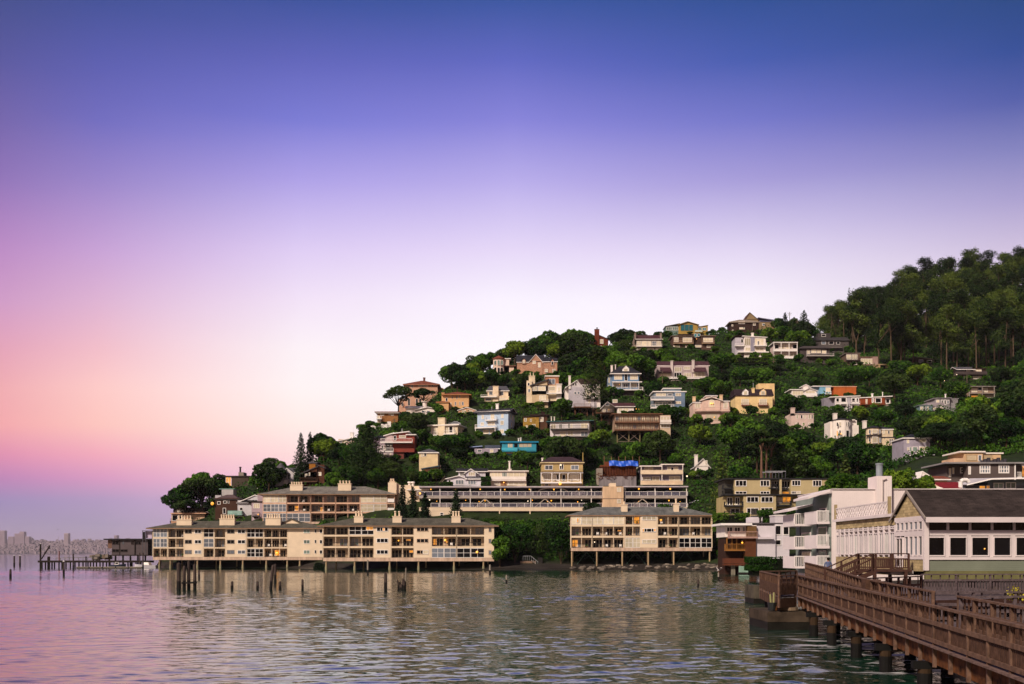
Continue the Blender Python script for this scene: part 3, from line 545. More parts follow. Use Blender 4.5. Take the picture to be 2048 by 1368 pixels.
h.block(805, 1115, 860, 1000, CREAM, dep=9); h.flat(790, 1115, 850, OFFW, .45, dep=9, oh=.7); h.chim(893, 972, 775, 1000, CREAM, d=-.6, dep=1.8, pots=0); h.bal(805, 890, 968, WHITE, 1.3); h.bal(965, 1090, 958, WHITE, 1.3)
h.wins([(820, 880, 880, 960, 'p')], n=2); h.wins([(1015, 870, 1058, 945, 'd')]); h.wins([(980, 870, 1012, 940), (1065, 870, 1090, 940)]); h.wins([(815, 972, 885, 998)]); h.side(1115, 'R', [(.25, 880, 925, 1.0), (.65, 885, 930, 1.0)], 9, 'd'); h.rail(985, 1200, 842, 1.0, DARK, .5, 8, .5); h.done(); HCREAM = h
h = House(C5, 'house', 'pale sky blue three storey house with white balconies under a dark roof', 'the sky blue house', 1500, 962, cat='house', yaw=-16)
h.block(1336, 1690, 712, 962, LBLUE, dep=8); h.flat(1322, 1700, 700, M('#4a4a55', 'roof'), .5, dep=8, oh=.8); h.gx(1336, 1690, 698, 672, SLATE, dep=8, oh=.8, wall=LBLUE)
h.wins([(1385, 735, 1412, 785), (1490, 730, 1532, 790), (1610, 732, 1638, 780), (1375, 820, 1412, 860), (1455, 815, 1540, 862), (1600, 810, 1640, 860), (1400, 905, 1470, 955), (1480, 905, 1540, 955), (1592, 908, 1640, 955)], n=2)
h.bal(1435, 1565, 800, WHITE, 1.2); h.bal(1322, 1560, 886, WHITE, 1.6); h.chim(1520, 1550, 620, 672, WHITE, d=3, dep=.9); h.pipe(1475, 655, 675, d=3); h.post(1330, 890, 962, d=-1.5); h.post(1555, 890, 962, d=-1.5); h.side(1690, 'R', [(.35, 735, 790, 1.0), (.7, 735, 790, 1.0), (.5, 815, 860, 1.0)], 8); h.done()
h = House(C5, 'house', 'cream mansard house with two arched dormers and a central chimney', 'the cream mansard house', 1560, 580, cat='house')
h.block(1415, 1700, 525, 670, M('#e3cdb0', 'stucco'), dep=8); h.block(1455, 1690, 455, 530, M('#e3cdb0', 'stucco'), d=1, dep=6); h.hip(1450, 1695, 462, 412, GREYR, d=1, dep=6, oh=.4, inset=1.2)
h.arch(1470, 462, 1512, 518, 'g', d=1); h.arch(1590, 462, 1635, 518, 'g', d=1); h.chim(1515, 1578, 415, 575, M('#e3cdb0', 'stucco'), d=-.4, dep=1.2); h.bal(1375, 1560, 535, WHITE, 1.2, h=.6); h.wins([(1430, 548, 1500, 580, 'g'), (1590, 550, 1660, 590, 'p'), (1420, 620, 1455, 660, 'p')]); h.done()
h = House(C5, 'tower_house', 'pale octagonal tower house with a red cone roof and arched windows', 'the octagonal tower house', 1600, 275, cat='house')
h.block(1600, 1755, 180, 300, M('#d9bfae', 'stucco'), d=2, dep=8); h.flat(1620, 1765, 178, M('#7d5a4e', 'roof'), .3, d=2, dep=8); h.block(1640, 1700, 98, 185, M('#d9bfae', 'stucco'), d=2, dep=6); h.flat(1640, 1712, 96, WHITE, .3, d=2, dep=6, oh=.3)
h.oct(1580, 135, 98, 290, M('#d9bfae', 'stucco'), roofy=62, roofm=TERRA)
for x, y0, y1, g in ((1527, 118, 170, 'n'), (1565, 112, 172, 'n'), (1602, 115, 170, 'n'), (1528, 195, 245, 'd'), (1566, 198, 262, 'd'), (1602, 198, 262, 'd')): h.arch(x, y0, x + 30, y1, g, d=-.08 if x == 1565 or x == 1566 else .25)
h.done()
h = House(C6, 'gambrel_house', 'salmon shingled house with a tall gambrel gable and dark slate roof', 'the salmon shingled gambrel house', 310, 615, cat='house')
h.block(80, 250, 475, 615, SHING, d=.6, dep=9); h.gx(80, 390, 480, 402, SLATE, d=.6, dep=9, oh=.3, wall=SHING); h.block(215, 372, 470, 625, SHING, dep=9); h.gy(215, 372, 478, 388, SLATE, SHING, dep=7, oh=.25)
h.block(372, 538, 472, 612, SHING, d=.3, dep=9); h.gx(372, 538, 474, 432, SLATE, d=.3, dep=9, oh=.3, wall=SHING); h.dormer(135, 180, 460, 500, SHING, SLATE, d=.3, ype=437); h.dormer(462, 503, 475, 520, SHING, SLATE, d=.05, ype=442, g='d')
h.wins([(257, 465, 293, 500), (320, 485, 348, 540), (396, 558, 432, 596), (483, 560, 518, 596)], d=0); h.wins([(396, 558, 432, 596), (483, 560, 518, 596)], d=.3); h.done()
h = House(C6, 'split_level_house', 'tan split level house with a slanted gable, brick upper block and stepped terraces', 'the tan split level house', 390, 985, cat='house')
h.block(190, 250, 690, 850, CREAM, d=.5, dep=7); h.chim(215, 285, 640, 700, CREAM, d=1, pots=2); h.block(250, 425, 745, 850, M('#bfa98a', 'stucco'), dep=8); h.shed(245, 425, 745, 672, GREYR, dep=8, wall=M('#bfa98a', 'stucco'), yb=760); h.block(405, 555, 640, 740, M('#b07a5c', 'siding'), d=1, dep=7); h.flat(405, 555, 634, OFFW, .4, d=1, dep=7, oh=.3)
h.block(420, 530, 745, 830, CREAM, d=.6, dep=7); h.block(530, 588, 735, 825, OFFW, d=.2, dep=6); h.flat(530, 588, 728, OFFW, .3, d=.2, dep=6, oh=.2); h.block(305, 435, 848, 985, M('#bfa98a', 'stucco'), d=-.5, dep=8); h.bal(415, 590, 838, WHITE, 1.2, d=.2, h=.5); h.bal(330, 440, 930, OFFW, 1.2, d=-.5, h=.6)
h.wins([(437, 670, 515, 735, 'g')], d=1, n=2); h.wins([(258, 755, 312, 808), (318, 755, 408, 808)], n=2); h.wins([(200, 715, 225, 750, 'd'), (205, 785, 232, 825, 'g')], d=.5); h.wins([(437, 760, 515, 805, 'p')], d=.6); h.wins([(545, 765, 572, 812)], d=.2); h.wins([(335, 860, 410, 915)], d=-.5, n=2); h.lamp(323, 942, -.8); h.done()
h = House(C6, 'gabled_house', 'white and grey gabled house on braced timber posts with an orange side wall', 'the white gabled house on posts', 850, 985, Y=hit(1168, 834), cat='house')
h.block(668, 850, 765, 900, M('#b9b3bb', 'siding'), dep=8); h.gy(640, 830, 765, 686, SLATE, M('#cfc8cc', 'siding'), dep=9, oh=.5, xr=760); h.gx(800, 1010, 740, 670, BROOF, d=.6, dep=9, wall=OFFW); h.block(846, 1030, 745, 905, OFFW, d=.4, dep=9); h.block(735, 985, 900, 980, M('#c7bfc4', 'siding'), d=.2, dep=8, down=.3)
h.block(985, 1030, 905, 1005, M('#a8884e', 'board'), d=.6, dep=8); h.block(632, 668, 760, 825, OFFW, d=1, dep=6); h.chim(668, 692, 640, 760, OFFW, d=-.3, dep=1); h.wins([(710, 722, 735, 750, 'd'), (738, 718, 762, 750, 'd')]); h.wins([(730, 815, 758, 850, 'g'), (768, 815, 795, 850, 'g')]); h.wins([(870, 820, 930, 860, 'p')], d=.4, n=2); h.wins([(890, 905, 922, 945, 'p')], d=.2); h.bal(850, 1020, 888, WHITE, 1.3, d=.4); h.bal(725, 920, 995, WOODB, 1.5, d=.2)
for x in (742, 800, 880, 945): h.post(x, 1000, 1140, .3, WOODB, d=.4, down=2)
m = MB(); m.bar((h.X(800), .4, h.Z(1010)), (h.X(845), .4, h.Z(1060)), .2, .2, WOODG); m.bar((h.X(880), .4, h.Z(1010)), (h.X(840), .4, h.Z(1060)), .2, .2, WOODG); m.build('brace', h.root)
h.block(795, 885, 1050, 1140, M('#7a6a58', 'board'), d=2, dep=4); h.done()
h = House(C6, 'victorian_house', 'blue two storey house with white trim, hip roof dormer and a white rimmed porch deck', 'the blue hip roofed house', 1310, 850, cat='house')
h.block(1165, 1470, 610, 800, VBLUE, dep=9); h.hip(1165, 1470, 610, 525, SLATE, dep=9, oh=.9, inset=4.2); h.dormer(1280, 1358, 555, 605, WHITE, SLATE, d=.6, ype=515, g='p'); h.block(1110, 1165, 630, 850, M('#7f93ab', 'siding'), d=1.5, dep=8); h.shed(1100, 1170, 640, 600, SLATE, d=1.5, dep=8)
h.wins([(1188, 620, 1278, 680), (1368, 620, 1458, 680)], n=4); h.wins([(1305, 615, 1340, 695, 'd')]); h.wins([(1180, 722, 1258, 768), (1380, 725, 1450, 768)], n=2); h.wins([(1290, 725, 1345, 770, 'g')], n=2); h.win(1120, 655, 1140, 720, 'p', d=1.5); h.win(1120, 740, 1140, 790, 'p', d=1.5)
m = MB(); m.box(h.X(1160), h.X(1500), -1.6, -.01, h.Z(718), h.Z(708), WHITE); m.build('trim', h.root)
for x in (1172, 1275, 1370, 1468): h.post(x, 712, 800, .2, WHITE, d=-1.4)
h.bal(1165, 1510, 800, WHITE, 1.8, th=.3, h=.9); h.chim(1150, 1172, 520, 600, OFFW, d=2, dep=1); h.pipe(1203, 515, 560, .2, OFFW, d=2); h.block(1165, 1500, 806, 850, DGREY, d=-.2, dep=6); h.lamp(1248, 735)
m = MB()
for i in range(8): m.box(h.X(1505 + i * 8), h.X(1513 + i * 8), -1.5, -.3, h.Z(790 + i * 13) - .15, h.Z(790 + i * 13), OFFW)
m.bar((h.X(1505), -1.5, h.Z(770)), (h.X(1570), -1.5, h.Z(872)), .1, .1, WHITE); m.build('stair', h.root); h.done()
h = House(C6, 'cottage', 'small grey gabled cottage on stilts with a wooden balcony beside the long motel', 'the grey stilt cottage', 1100, 1230, Y=hit(1213, 852), cat='house')
h.block(1040, 1190, 1000, 1075, M('#7d7468', 'shingle'), dep=6, down=.2); h.gy(1040, 1215, 1000, 932, GREYR, M('#7d7468', 'shingle'), dep=6, oh=.4, xr=1110); h.bal(978, 1165, 1062, WOODB, 1.6); h.win(1085, 948, 1132, 980, 'g'); h.win(1055, 1015, 1095, 1052, 'p'); h.win(1110, 1015, 1165, 1052, 'p', n=2); h.lamp(1127, 1022)
for x in (1045, 1140): h.post(x, 1070, 1245, .3, WOODB, d=.2, down=1)
h.block(1045, 1140, 1135, 1240, M('#6d6052', 'board'), d=1, dep=4); h.done()
h = House(C6, 'house', 'low white house with a red brown roof edge and two porch lamps above the motel', 'the low white porch house', 1300, 1055, cat='house')
h.block(1222, 1412, 985, 1058, OFFW, dep=7); h.gx(1175, 1412, 985, 945, M('#4c2e33', 'roof'), dep=7, wall=OFFW); h.wins([(1240, 1000, 1280, 1045), (1290, 1000, 1350, 1045, 'p')], n=2); h.lamp(1438, 1015); h.lamp(1468, 1018); h.wins([(1170, 905, 1225, 945, 'p')], d=3); h.done()
h = House(C6, 'motel', 'long tan two storey motel block with gallery windows standing on braced stilts', 'the long motel block', 1500, 1260, Y=hit(1255, 884), cat='motel')
h.block(1192, 1700, 1078, 1258, M('#a38a76', 'board'), dep=9, down=0); h.flat(1188, 1705, 1068, WOODB, .35, dep=9, oh=1.0); h.block(1700, 1830, 1085, 1230, M('#c0aa92', 'stucco'), d=-.8, dep=9)
for r, (y0, y1) in enumerate(((1092, 1148), (1190, 1240))):
    for i in range(10):
        x = 1200 + i * 50; h.win(x, y0, x + 42, y1, 'p' if (i + r) % 5 else 'g', M('#b09a88', 'plain'), n=2)
h.bal(1192, 1700, 1168, WOODB, 1.2, h=.75, sp=.7); h.bal(1192, 1700, 1256, WOODB, 1.2, h=.75, sp=.7); h.bal(1705, 1830, 1180, OFFW, 1.0, d=-.8, solid=OFFW); h.wins([(1715, 1100, 1820, 1150, 'p'), (1715, 1190, 1820, 1230, 'p')], d=-.8, n=3)
for i in range(11): h.post(1195 + i * 50.5, 1075, 1256, .15, WOODB, d=-1.1)
for x in (1222, 1355, 1480): h.post(x, 1262, 1420, .3, M('#7a7050', 'wood'), d=.3, down=2); h.post(x, 1262, 1390, .3, M('#7a7050', 'wood'), d=6, down=2)
m = MB()
for a, b in ((1222, 1355), (1355, 1480)):
    m.bar((h.X(a), .3, h.Z(1275)), (h.X(b), .3, h.Z(1375)), .18, .18, WOODG); m.bar((h.X(b), .3, h.Z(1275)), (h.X(a), .3, h.Z(1375)), .18, .18, WOODG); m.bar((h.X(a), .3, h.Z(1385)), (h.X(b), .3, h.Z(1385)), .18, .18, WOODG)
m.build('brace', h.root); h.done(); KEEP.append((1232, 1283, 862, 893, h.Y))
h = House(C6, 'house', 'ochre shingled cottage with brown upper storey half sunk in trees', 'the ochre cottage', 280, 1255, cat='house')
h.block(150, 330, 1110, 1258, OCHRE, dep=6); h.shed(150, 330, 1100, 1085, BROOF, dep=6, oh=.3); h.block(250, 425, 1085, 1170, M('#5a3f30', 'siding'), d=.6, dep=7); h.flat(250, 430, 1080, BROOF, .3, d=.6, dep=7); h.wins([(162, 1118, 190, 1158), (228, 1128, 248, 1160), (180, 1200, 200, 1245), (250, 1188, 290, 1225)]); h.wins([(315, 1108, 382, 1160)], n=3, d=.6); h.chim(355, 400, 1050, 1085, BROOF, d=2); h.done()
h = House(C6, 'house', 'white flat roofed block with two dark railed balconies and two flues', 'the white block with dark balconies', 690, 1350, cat='house', yaw=-10)
h.block(458, 900, 1160, 1360, M('#cfc8c8', 'siding'), dep=9); h.flat(440, 925, 1150, M('#3e5a5c', 'roof'), .3, dep=9, oh=.8); h.bal(470, 885, 1245, DARK, 1.5); h.bal(505, 885, 1335, DARK, 1.5); h.pipe(463, 1102, 1150, .18, OFFW); h.pipe(497, 1105, 1150, .18, OFFW); h.wins([(468, 1180, 525, 1238), (560, 1180, 595, 1240, 'd'), (660, 1175, 685, 1235, 'd'), (690, 1175, 715, 1235), (805, 1178, 885, 1240), (570, 1268, 640, 1325), (655, 1265, 720, 1320), (805, 1272, 885, 1330, 'g')], n=2); h.done()
h = House(C6, 'brick_house', 'dark red brick house with a massive central chimney on the wooded skyline', 'the red brick chimney house', 1010, 300, cat='house')
h.block(908, 1120, 215, 310, BRICK, dep=7); h.gy(908, 1120, 215, 170, BROOF, BRICK, dep=7, oh=.3, fascia=BROOF); h.chim(965, 1018, 108, 310, BRICK, d=-.5, dep=1.3); h.pipe(992, 92, 110, .25, DARK, d=0); h.wins([(912, 215, 955, 255), (1022, 220, 1065, 270)]); h.win(1015, 292, 1045, 320, 'p'); h.done()
h = House(C6, 'house', 'grey weathered house with dark roof between two tall end chimneys on the skyline', 'the grey house with end chimneys', 1572, 345, cat='house')
h.block(1410, 1735, 220, 350, M('#8a7a70', 'shingle'), dep=8); h.gx(1440, 1730, 218, 172, M('#4b2f33', 'roof'), dep=8, wall=M('#8a7a70', 'shingle')); h.chim(1420, 1437, 150, 260, M('#8a7a70'), d=0); h.chim(1712, 1730, 150, 260, M('#8a7a70'), d=0); h.wins([(1445, 240, 1495, 295), (1500, 240, 1560, 295), (1565, 240, 1610, 295), (1620, 240, 1665, 295, 'g'), (1672, 240, 1722, 295)], n=2); h.bal(1440, 1730, 302, OFFW, 1.2); h.wins([(1445, 320, 1530, 348), (1560, 320, 1640, 348), (1660, 320, 1720, 348)], g='p'); h.done()
h = House(C7, 'apartment_house', 'blue grey four storey house with white balcony rails down its left half', 'the blue grey four storey house', 190, 1150, cat='house')
h.block(40, 245, 945, 1150, M('#7b8794', 'siding'), dep=9); h.block(245, 358, 945, 1150, SBLUE, d=-.4, dep=9); h.flat(40, 360, 935, WHITE, .35, dep=9, oh=.5); h.block(140, 315, 905, 935, M('#7b8794', 'siding'), d=3, dep=5); h.flat(140, 315, 902, WHITE, .25, d=3, dep=5, oh=.3)
for y in (1022, 1105): h.bal(5, 242, y, WHITE, 1.6, th=.4)
h.wins([(60, 955, 165, 985), (55, 1045, 165, 1095, 'n'), (60, 1120, 130, 1155, 'p')], n=3); h.wins([(180, 955, 228, 985, 'g'), (180, 1040, 220, 1095, 'n'), (190, 1120, 215, 1152, 'p')]); h.wins([(260, 952, 318, 985), (260, 1036, 318, 1065)], d=-.4, n=2); h.wins([(272, 1120, 285, 1145)], d=-.4); h.done()
h = House(C7, 'duplex', 'wide duplex with purple brown stepped roofs and two square chimneys', 'the purple roofed duplex', 340, 825, cat='house')
h.block(75, 600, 672, 810, M('#b4a3a3', 'siding'), dep=8); h.gx(75, 600, 672, 628, M('#4a3137', 'roof'), d=2, dep=7, wall=M('#b4a3a3', 'siding')); h.shed(95, 215, 740, 740, M('#4a3137', 'roof'), th=.2, d=-1.5, dep=1.5, oh=.1)
m = MB()
for a, b in ((100, 215), (440, 570)): m.face([(h.X(a), -1.5, h.Z(740)), (h.X(b), -1.5, h.Z(740)), (h.X(b), .0, h.Z(690)), (h.X(a), .0, h.Z(690))], M('#4a3137', 'roof'))
m.build('lower_roof', h.root); h.chim(213, 236, 625, 800, M('#c9bcb8'), d=-.5); h.chim(432, 456, 618, 720, M('#c9bcb8'), d=-.5)
h.wins([(250, 685, 325, 735), (345, 680, 410, 715), (100, 745, 215, 790), (445, 738, 565, 790), (345, 745, 425, 790)], n=3); h.wins([(245, 742, 325, 795, 'd')], n=3); h.bal(95, 600, 805, WHITE, 1.3, h=.5); h.block(215, 345, 800, 832, M('#b4a3a3', 'siding'), d=-.8, dep=3); h.done()
h = House(C7, 'house', 'mustard yellow skyline house with wide teal picture windows', 'the mustard skyline house', 430, 352, cat='house')
Y_ = M('#a88a48', 'siding'); h.block(292, 490, 250, 355, Y_, dep=8); h.gy(292, 490, 250, 220, M('#7a6a50', 'roof'), Y_, dep=8, oh=.6, xr=385, fascia=M('#8a7340')); h.block(160, 292, 268, 330, M('#6a7f7a', 'siding'), d=.5, dep=7); h.shed(160, 300, 268, 238, M('#5a5248', 'roof'), d=.5, dep=7, oh=.3); h.block(460, 592, 268, 355, Y_, d=.5, dep=7); h.shed(490, 592, 275, 255, M('#7a6a50', 'roof'), d=.5, dep=7, oh=.2)
h.win(312, 250, 442, 318, 't', Y_, n=3); h.wins([(168, 275, 225, 310, 'n'), (230, 275, 288, 310, 'n')], d=.5, n=3); h.wins([(465, 285, 530, 308, 't'), (538, 282, 575, 312, 't')], d=.5, n=2); h.bal(460, 535, 332, Y_, 1.2, d=.5, solid=M('#b8c4b8')); h.done()
h = House(C7, 'duplex', 'dark brown flat duplex with cream windowed bays below the mustard skyline house', 'the dark brown duplex', 445, 495, cat='house')
h.block(230, 445, 375, 495, M('#5a453c', 'shingle'), dep=8); h.flat(225, 448, 368, M('#8a7668', 'roof'), .25, dep=8, oh=.4); h.block(525, 662, 375, 490, M('#5a453c', 'shingle'), dep=8); h.flat(520, 668, 366, M('#8a7668', 'roof'), .25, dep=8, oh=.4); h.block(445, 525, 385, 490, M('#4a3a34', 'shingle'), d=1.5, dep=7); h.flat(300, 525, 352, BROOF, .3, d=3, dep=5)
h.wins([(245, 382, 292, 430), (335, 385, 430, 432), (545, 388, 645, 432)], n=3); h.bal(238, 442, 445, M('#a58a70', 'plain'), 1.2); h.bal(532, 655, 445, M('#a58a70', 'plain'), 1.2); h.wins([(240, 465, 305, 492), (360, 462, 430, 485), (460, 462, 525, 485), (580, 465, 640, 487)]); h.wins([(450, 345, 480, 380, 't'), (485, 345, 515, 375, 't')], d=1.4); h.lamp(482, 393, 1.2); h.done()
h = House(C7, 'house', 'very dark brown boxy house with pale roof edge on the skyline', 'the dark brown skyline box', 960, 330, cat='house')
h.block(830, 1110, 222, 345, DBROWN, dep=9); h.hip(820, 1115, 225, 202, M('#8c7f72', 'roof'), dep=9, oh=.6, inset=6, fascia=M('#a99a8c')); h.wins([(905, 218, 938, 245), (942, 215, 972, 245), (1055, 235, 1082, 262), (915, 280, 970, 300), (835, 250, 852, 270), (840, 305, 855, 325)], g='p'); h.done()
h = House(C7, 'barn_house', 'tan house with a steep gable and dark panelled roof on top of the skyline', 'the tan steep gabled house', 1130, 290, cat='house')
T_ = M('#8f7a5c', 'siding'); h.block(985, 1110, 200, 300, T_, dep=10); h.gy(968, 1115, 205, 125, M('#5a4038', 'roof'), T_, dep=10, oh=.3, xr=1020, fascia=M('#5a4038')); h.block(1110, 1275, 222, 300, T_, d=.5, dep=9); h.shed(1110, 1280, 176, 210, M('#6f6d80', 'roof', .4), d=1.5, dep=7, oh=.1)
m = MB(); m.face([(h.X(1100), .3, h.Z(218)), (h.X(1285), .3, h.Z(226)), (h.X(1285, 5), 5.5, h.Z(200, 5)), (h.X(1115, 5), 5.5, h.Z(176, 5))], M('#5d5d78', 'roof', .3)); m.build('roof_panel', h.root); h.win(1150, 240, 1175, 262, 'g', d=.5); h.done()
h = House(C7, 'modern_house', 'white modern house with stacked balconies and flat white roofs on the upper slope', 'the white modern house', 1050, 595, cat='house')
h.block(965, 1185, 378, 520, OFFW, dep=8); h.shed(955, 1190, 366, 380, WHITE, dep=8, oh=.4); h.block(872, 970, 385, 500, M('#b6b0ba', 'siding'), d=1, dep=7); h.shed(865, 970, 368, 362, BROOF, d=1, dep=7, oh=.3); h.wins([(968, 390, 1030, 465, 'p'), (1072, 395, 1165, 465)], n=3); h.block(1030, 1070, 380, 520, M('#8f8b9a', 'siding'), d=-.3, dep=3)
h.bal(1060, 1190, 470, WHITE, 1.4); h.bal(870, 965, 470, WHITE, 1.2, d=.8); h.wins([(975, 485, 1030, 520), (1075, 488, 1165, 520)], n=2); h.block(995, 1180, 535, 600, CREAM, d=.5, dep=7); h.flat(905, 1215, 528, WHITE, .4, d=-1, dep=7, oh=.1); h.wins([(1000, 548, 1060, 595), (1080, 548, 1140, 595), (1145, 555, 1172, 590)], d=.5, n=2); h.post(1200, 530, 600, .25, d=-.6); h.chim(1042, 1062, 340, 368, OFFW, d=3); h.wins([(930, 398, 955, 440, 'd')], d=1); h.wins([(1098, 420, 1120, 460, 'd')]); h.done()
h = House(C7, 'apartment_house', 'white framed two storey box with open deep balconies on the upper slope', 'the white framed box house', 1390, 605, cat='house')
h.block(1270, 1510, 440, 600, M('#c9b4ae', 'stucco'), d=1.6, dep=7); h.flat(1265, 1512, 430, WHITE, .35, dep=9, oh=.1)
for x in (1268, 1343, 1424, 1507): h.post(x, 436, 600, .25, WHITE, d=.1)
for y in (525, 598): h.bal(1265, 1512, y, WHITE, 1.5, d=1.5, solid=WHITE, th=.3)
h.wins([(1330, 455, 1385, 520), (1392, 455, 1450, 520)], d=1.6, n=2); h.wins([(1290, 545, 1400, 590), (1410, 545, 1500, 590)], d=1.6, n=3); h.wins([(1275, 455, 1320, 500, 'd'), (1460, 455, 1505, 500, 'd')], d=1.6); h.done()
h = House(C7, 'house', 'dark shingled house over a tan base with a long white railed deck', 'the dark house on the tan base', 1700, 650, cat='house')
h.block(1535, 1840, 495, 590, M('#4c4444', 'shingle'), dep=8); h.hip(1525, 1845, 495, 472, M('#4c4444', 'roof'), dep=8, oh=.8, inset=4, fascia=DARK); h.block(1565, 1838, 578, 655, M('#b58c60', 'stucco'), d=.5, dep=8); h.bal(1600, 1875, 575, M('#b9b0ae', 'plain'), 1.6); h.wins([(1605, 510, 1640, 555), (1650, 505, 1700, 545), (1705, 508, 1750, 545), (1760, 512, 1805, 550)], n=2, g='p'); h.wins([(1580, 582, 1615, 610, 'p'), (1650, 590, 1690, 630, 'p')], d=.5); h.wins([(1700, 590, 1830, 640, 'o')], d=.5, n=5); h.done()
h = House(C7, 'house', 'weathered dark grey house under the eucalyptus at the end of the skyline', 'the dark grey house under eucalyptus', 1850, 525, cat='house')
h.block(1690, 2035, 415, 530, M('#57504f', 'siding'), dep=9); h.gx(1660, 2035, 415, 382, M('#3d3a3c', 'roof'), dep=9, wall=M('#57504f', 'siding'), fascia=DARK); h.block(1720, 1850, 340, 395, M('#443f40', 'siding'), d=3, dep=5); h.wins([(1755, 420, 1800, 455, 'g'), (1910, 425, 1945, 455, 'd'), (1830, 425, 1880, 455, 'd')]); h.bal(1720, 1960, 490, M('#6d6664', 'plain'), 1.3); h.win(1755, 350, 1800, 375, 'd', d=3); h.done()
h = House(C7, 'stucco_house', 'large pink stucco house with an arched picture window and lower terrace', 'the pink stucco house', 628, 1258, cat='house')
h.block(530, 720, 1010, 1255, PINKS, d=-.4, dep=9); h.gy(525, 735, 1025, 990, GREYR, PINKS, d=-.4, dep=8, oh=.4, fascia=OFFW); h.block(445, 530, 1045, 1235, PINKS, dep=8); h.hip(445, 530, 1045, 1025, SLATE, dep=7, oh=.3); h.block(720, 812, 1030, 1210, PINKS, dep=8); h.hip(720, 812, 1032, 1012, SLATE, dep=7, oh=.3); h.block(575, 685, 975, 1010, PINKS, d=3, dep=4); h.hip(575, 685, 978, 965, SLATE, d=3, dep=4, oh=.3)
h.arch(600, 1018, 662, 1100, 'p', d=-.4); h.wins([(750, 1045, 795, 1112)], n=3); h.wins([(565, 1158, 695, 1230)], d=-.4, n=2, fr=PINKS); h.wins([(750, 1160, 795, 1215)], n=2, fr=PINKS); h.wins([(460, 1060, 515, 1110, 'p'), (470, 1170, 515, 1235, 'p')], n=2); h.bal(450, 812, 1135, PINKS, 1.0, d=-.4, sp=.5); h.chim(440, 468, 992, 1045, M('#dcbc98'), d=.5); h.chim(718, 745, 975, 1025, M('#dcbc98'), d=.5); h.lamp(620, 1062, -.7, .25); h.lamp(640, 1062, -.7, .25); h.lamp(655, 1203, -.7, .2); h.done()
h = House(C7, 'mansard_house', 'yellow cottage with dark mansard roof, two white dormers and green base', 'the yellow mansard cottage', 1070, 1160, cat='house')
h.block(875, 1255, 980, 1085, YELL, dep=8); h.block(930, 1250, 1085, 1165, DGREEN, d=.3, dep=8)
m = MB(); a, b = h.X(870), h.X(1258); z0, z1 = h.Z(980), h.Z(905); m.poly([(a - .3, -.4, z0), (b + .3, -.4, z0), (b, 1.6, z1), (a, 1.6, z1), (a - .3, 8.4, z0), (b + .3, 8.4, z0), (b, 6.4, z1), (a, 6.4, z1)], [(0, 1, 2, 3), (1, 5, 6, 2), (5, 4, 7, 6), (4, 0, 3, 7), (3, 2, 6, 7)], M('#33272d', 'roof')); m.build('roof', h.root); h.grow(870, 1258, 905, 980)
h.dormer(945, 1008, 935, 980, WHITE, M('#33272d', 'roof'), d=-.2, ype=905); h.dormer(1122, 1190, 935, 980, M('#e6c9a0', 'plain'), M('#33272d', 'roof'), d=-.2, ype=905); h.chim(1045, 1072, 905, 945, YELL, d=.4); h.pipe(1058, 858, 905, .1); h.wins([(935, 1015, 1012, 1075), (1118, 1015, 1195, 1075)], n=4); h.wins([(945, 1092, 1010, 1140), (1122, 1092, 1205, 1140)], d=.3, n=3); h.bal(935, 1020, 1078, M('#7d4a3c', 'plain'), .9, h=.7); h.bal(1105, 1205, 1078, M('#7d4a3c', 'plain'), .9, h=.7)
h.block(1110, 1275, 855, 990, M('#e0c08c', 'stucco'), d=7, dep=4); h.done()
h = House(C7, 'cottage', 'small white cottage pair with shallow gables and a cupola', 'the small white gabled pair', 1570, 1005, cat='house')
h.block(1450, 1578, 918, 1005, OFFW, d=.5, dep=7); h.flat(1440, 1580, 915, WHITE, .3, d=.5, dep=7, oh=.4); h.block(1578, 1705, 925, 1000, OFFW, dep=7); h.gy(1578, 1705, 925, 898, M('#b8b0b0', 'roof'), OFFW, dep=7, oh=.4, xr=1630); h.block(1570, 1625, 880, 920, OFFW, d=3, dep=3); h.gy(1555, 1635, 882, 862, M('#b8b0b0', 'roof'), OFFW, d=3, dep=3, oh=.2); h.wins([(1458, 930, 1570, 975)], d=.5, n=4); h.wins([(1592, 925, 1690, 960)], n=3); h.bal(1570, 1705, 988, WHITE, 1.2, solid=WHITE); h.done()
h = House(B2, 'container_house', 'flat house of two boxes on posts, one pale blue and one bright orange', 'the blue and orange box house', 540, 215, cat='house')
h.block(400, 490, 132, 192, M('#7fb0cc', 'siding'), dep=6, down=0); h.flat(345, 492, 128, WHITE, .3, dep=6, oh=.2); h.block(345, 400, 135, 195, M('#9db4c4', 'siding'), d=1, dep=6, down=0); h.block(515, 695, 137, 205, M('#bd6434', 'siding'), dep=6, down=.5); h.block(492, 515, 140, 210, M('#8a3d22', 'siding'), d=1, dep=5); h.flat(492, 697, 131, M('#d9a88c', 'plain'), .25, dep=6, oh=.15); h.wins([(448, 140, 488, 178)], n=2); h.bal(445, 490, 192, WHITE, 1, h=.9)
h.block(610, 614, 137, 205, M('#a84f22', 'plain'), d=-.04, dep=.1, down=0)
for x in (392, 440, 488): h.post(x, 192, 222, .25, M('#56788c', 'plain'), d=.5, down=2)
h.done()
h = House(B2, 'house', 'pale grey house with bold white framed corner windows and white posts', 'the white framed corner window house', 620, 320, cat='house')
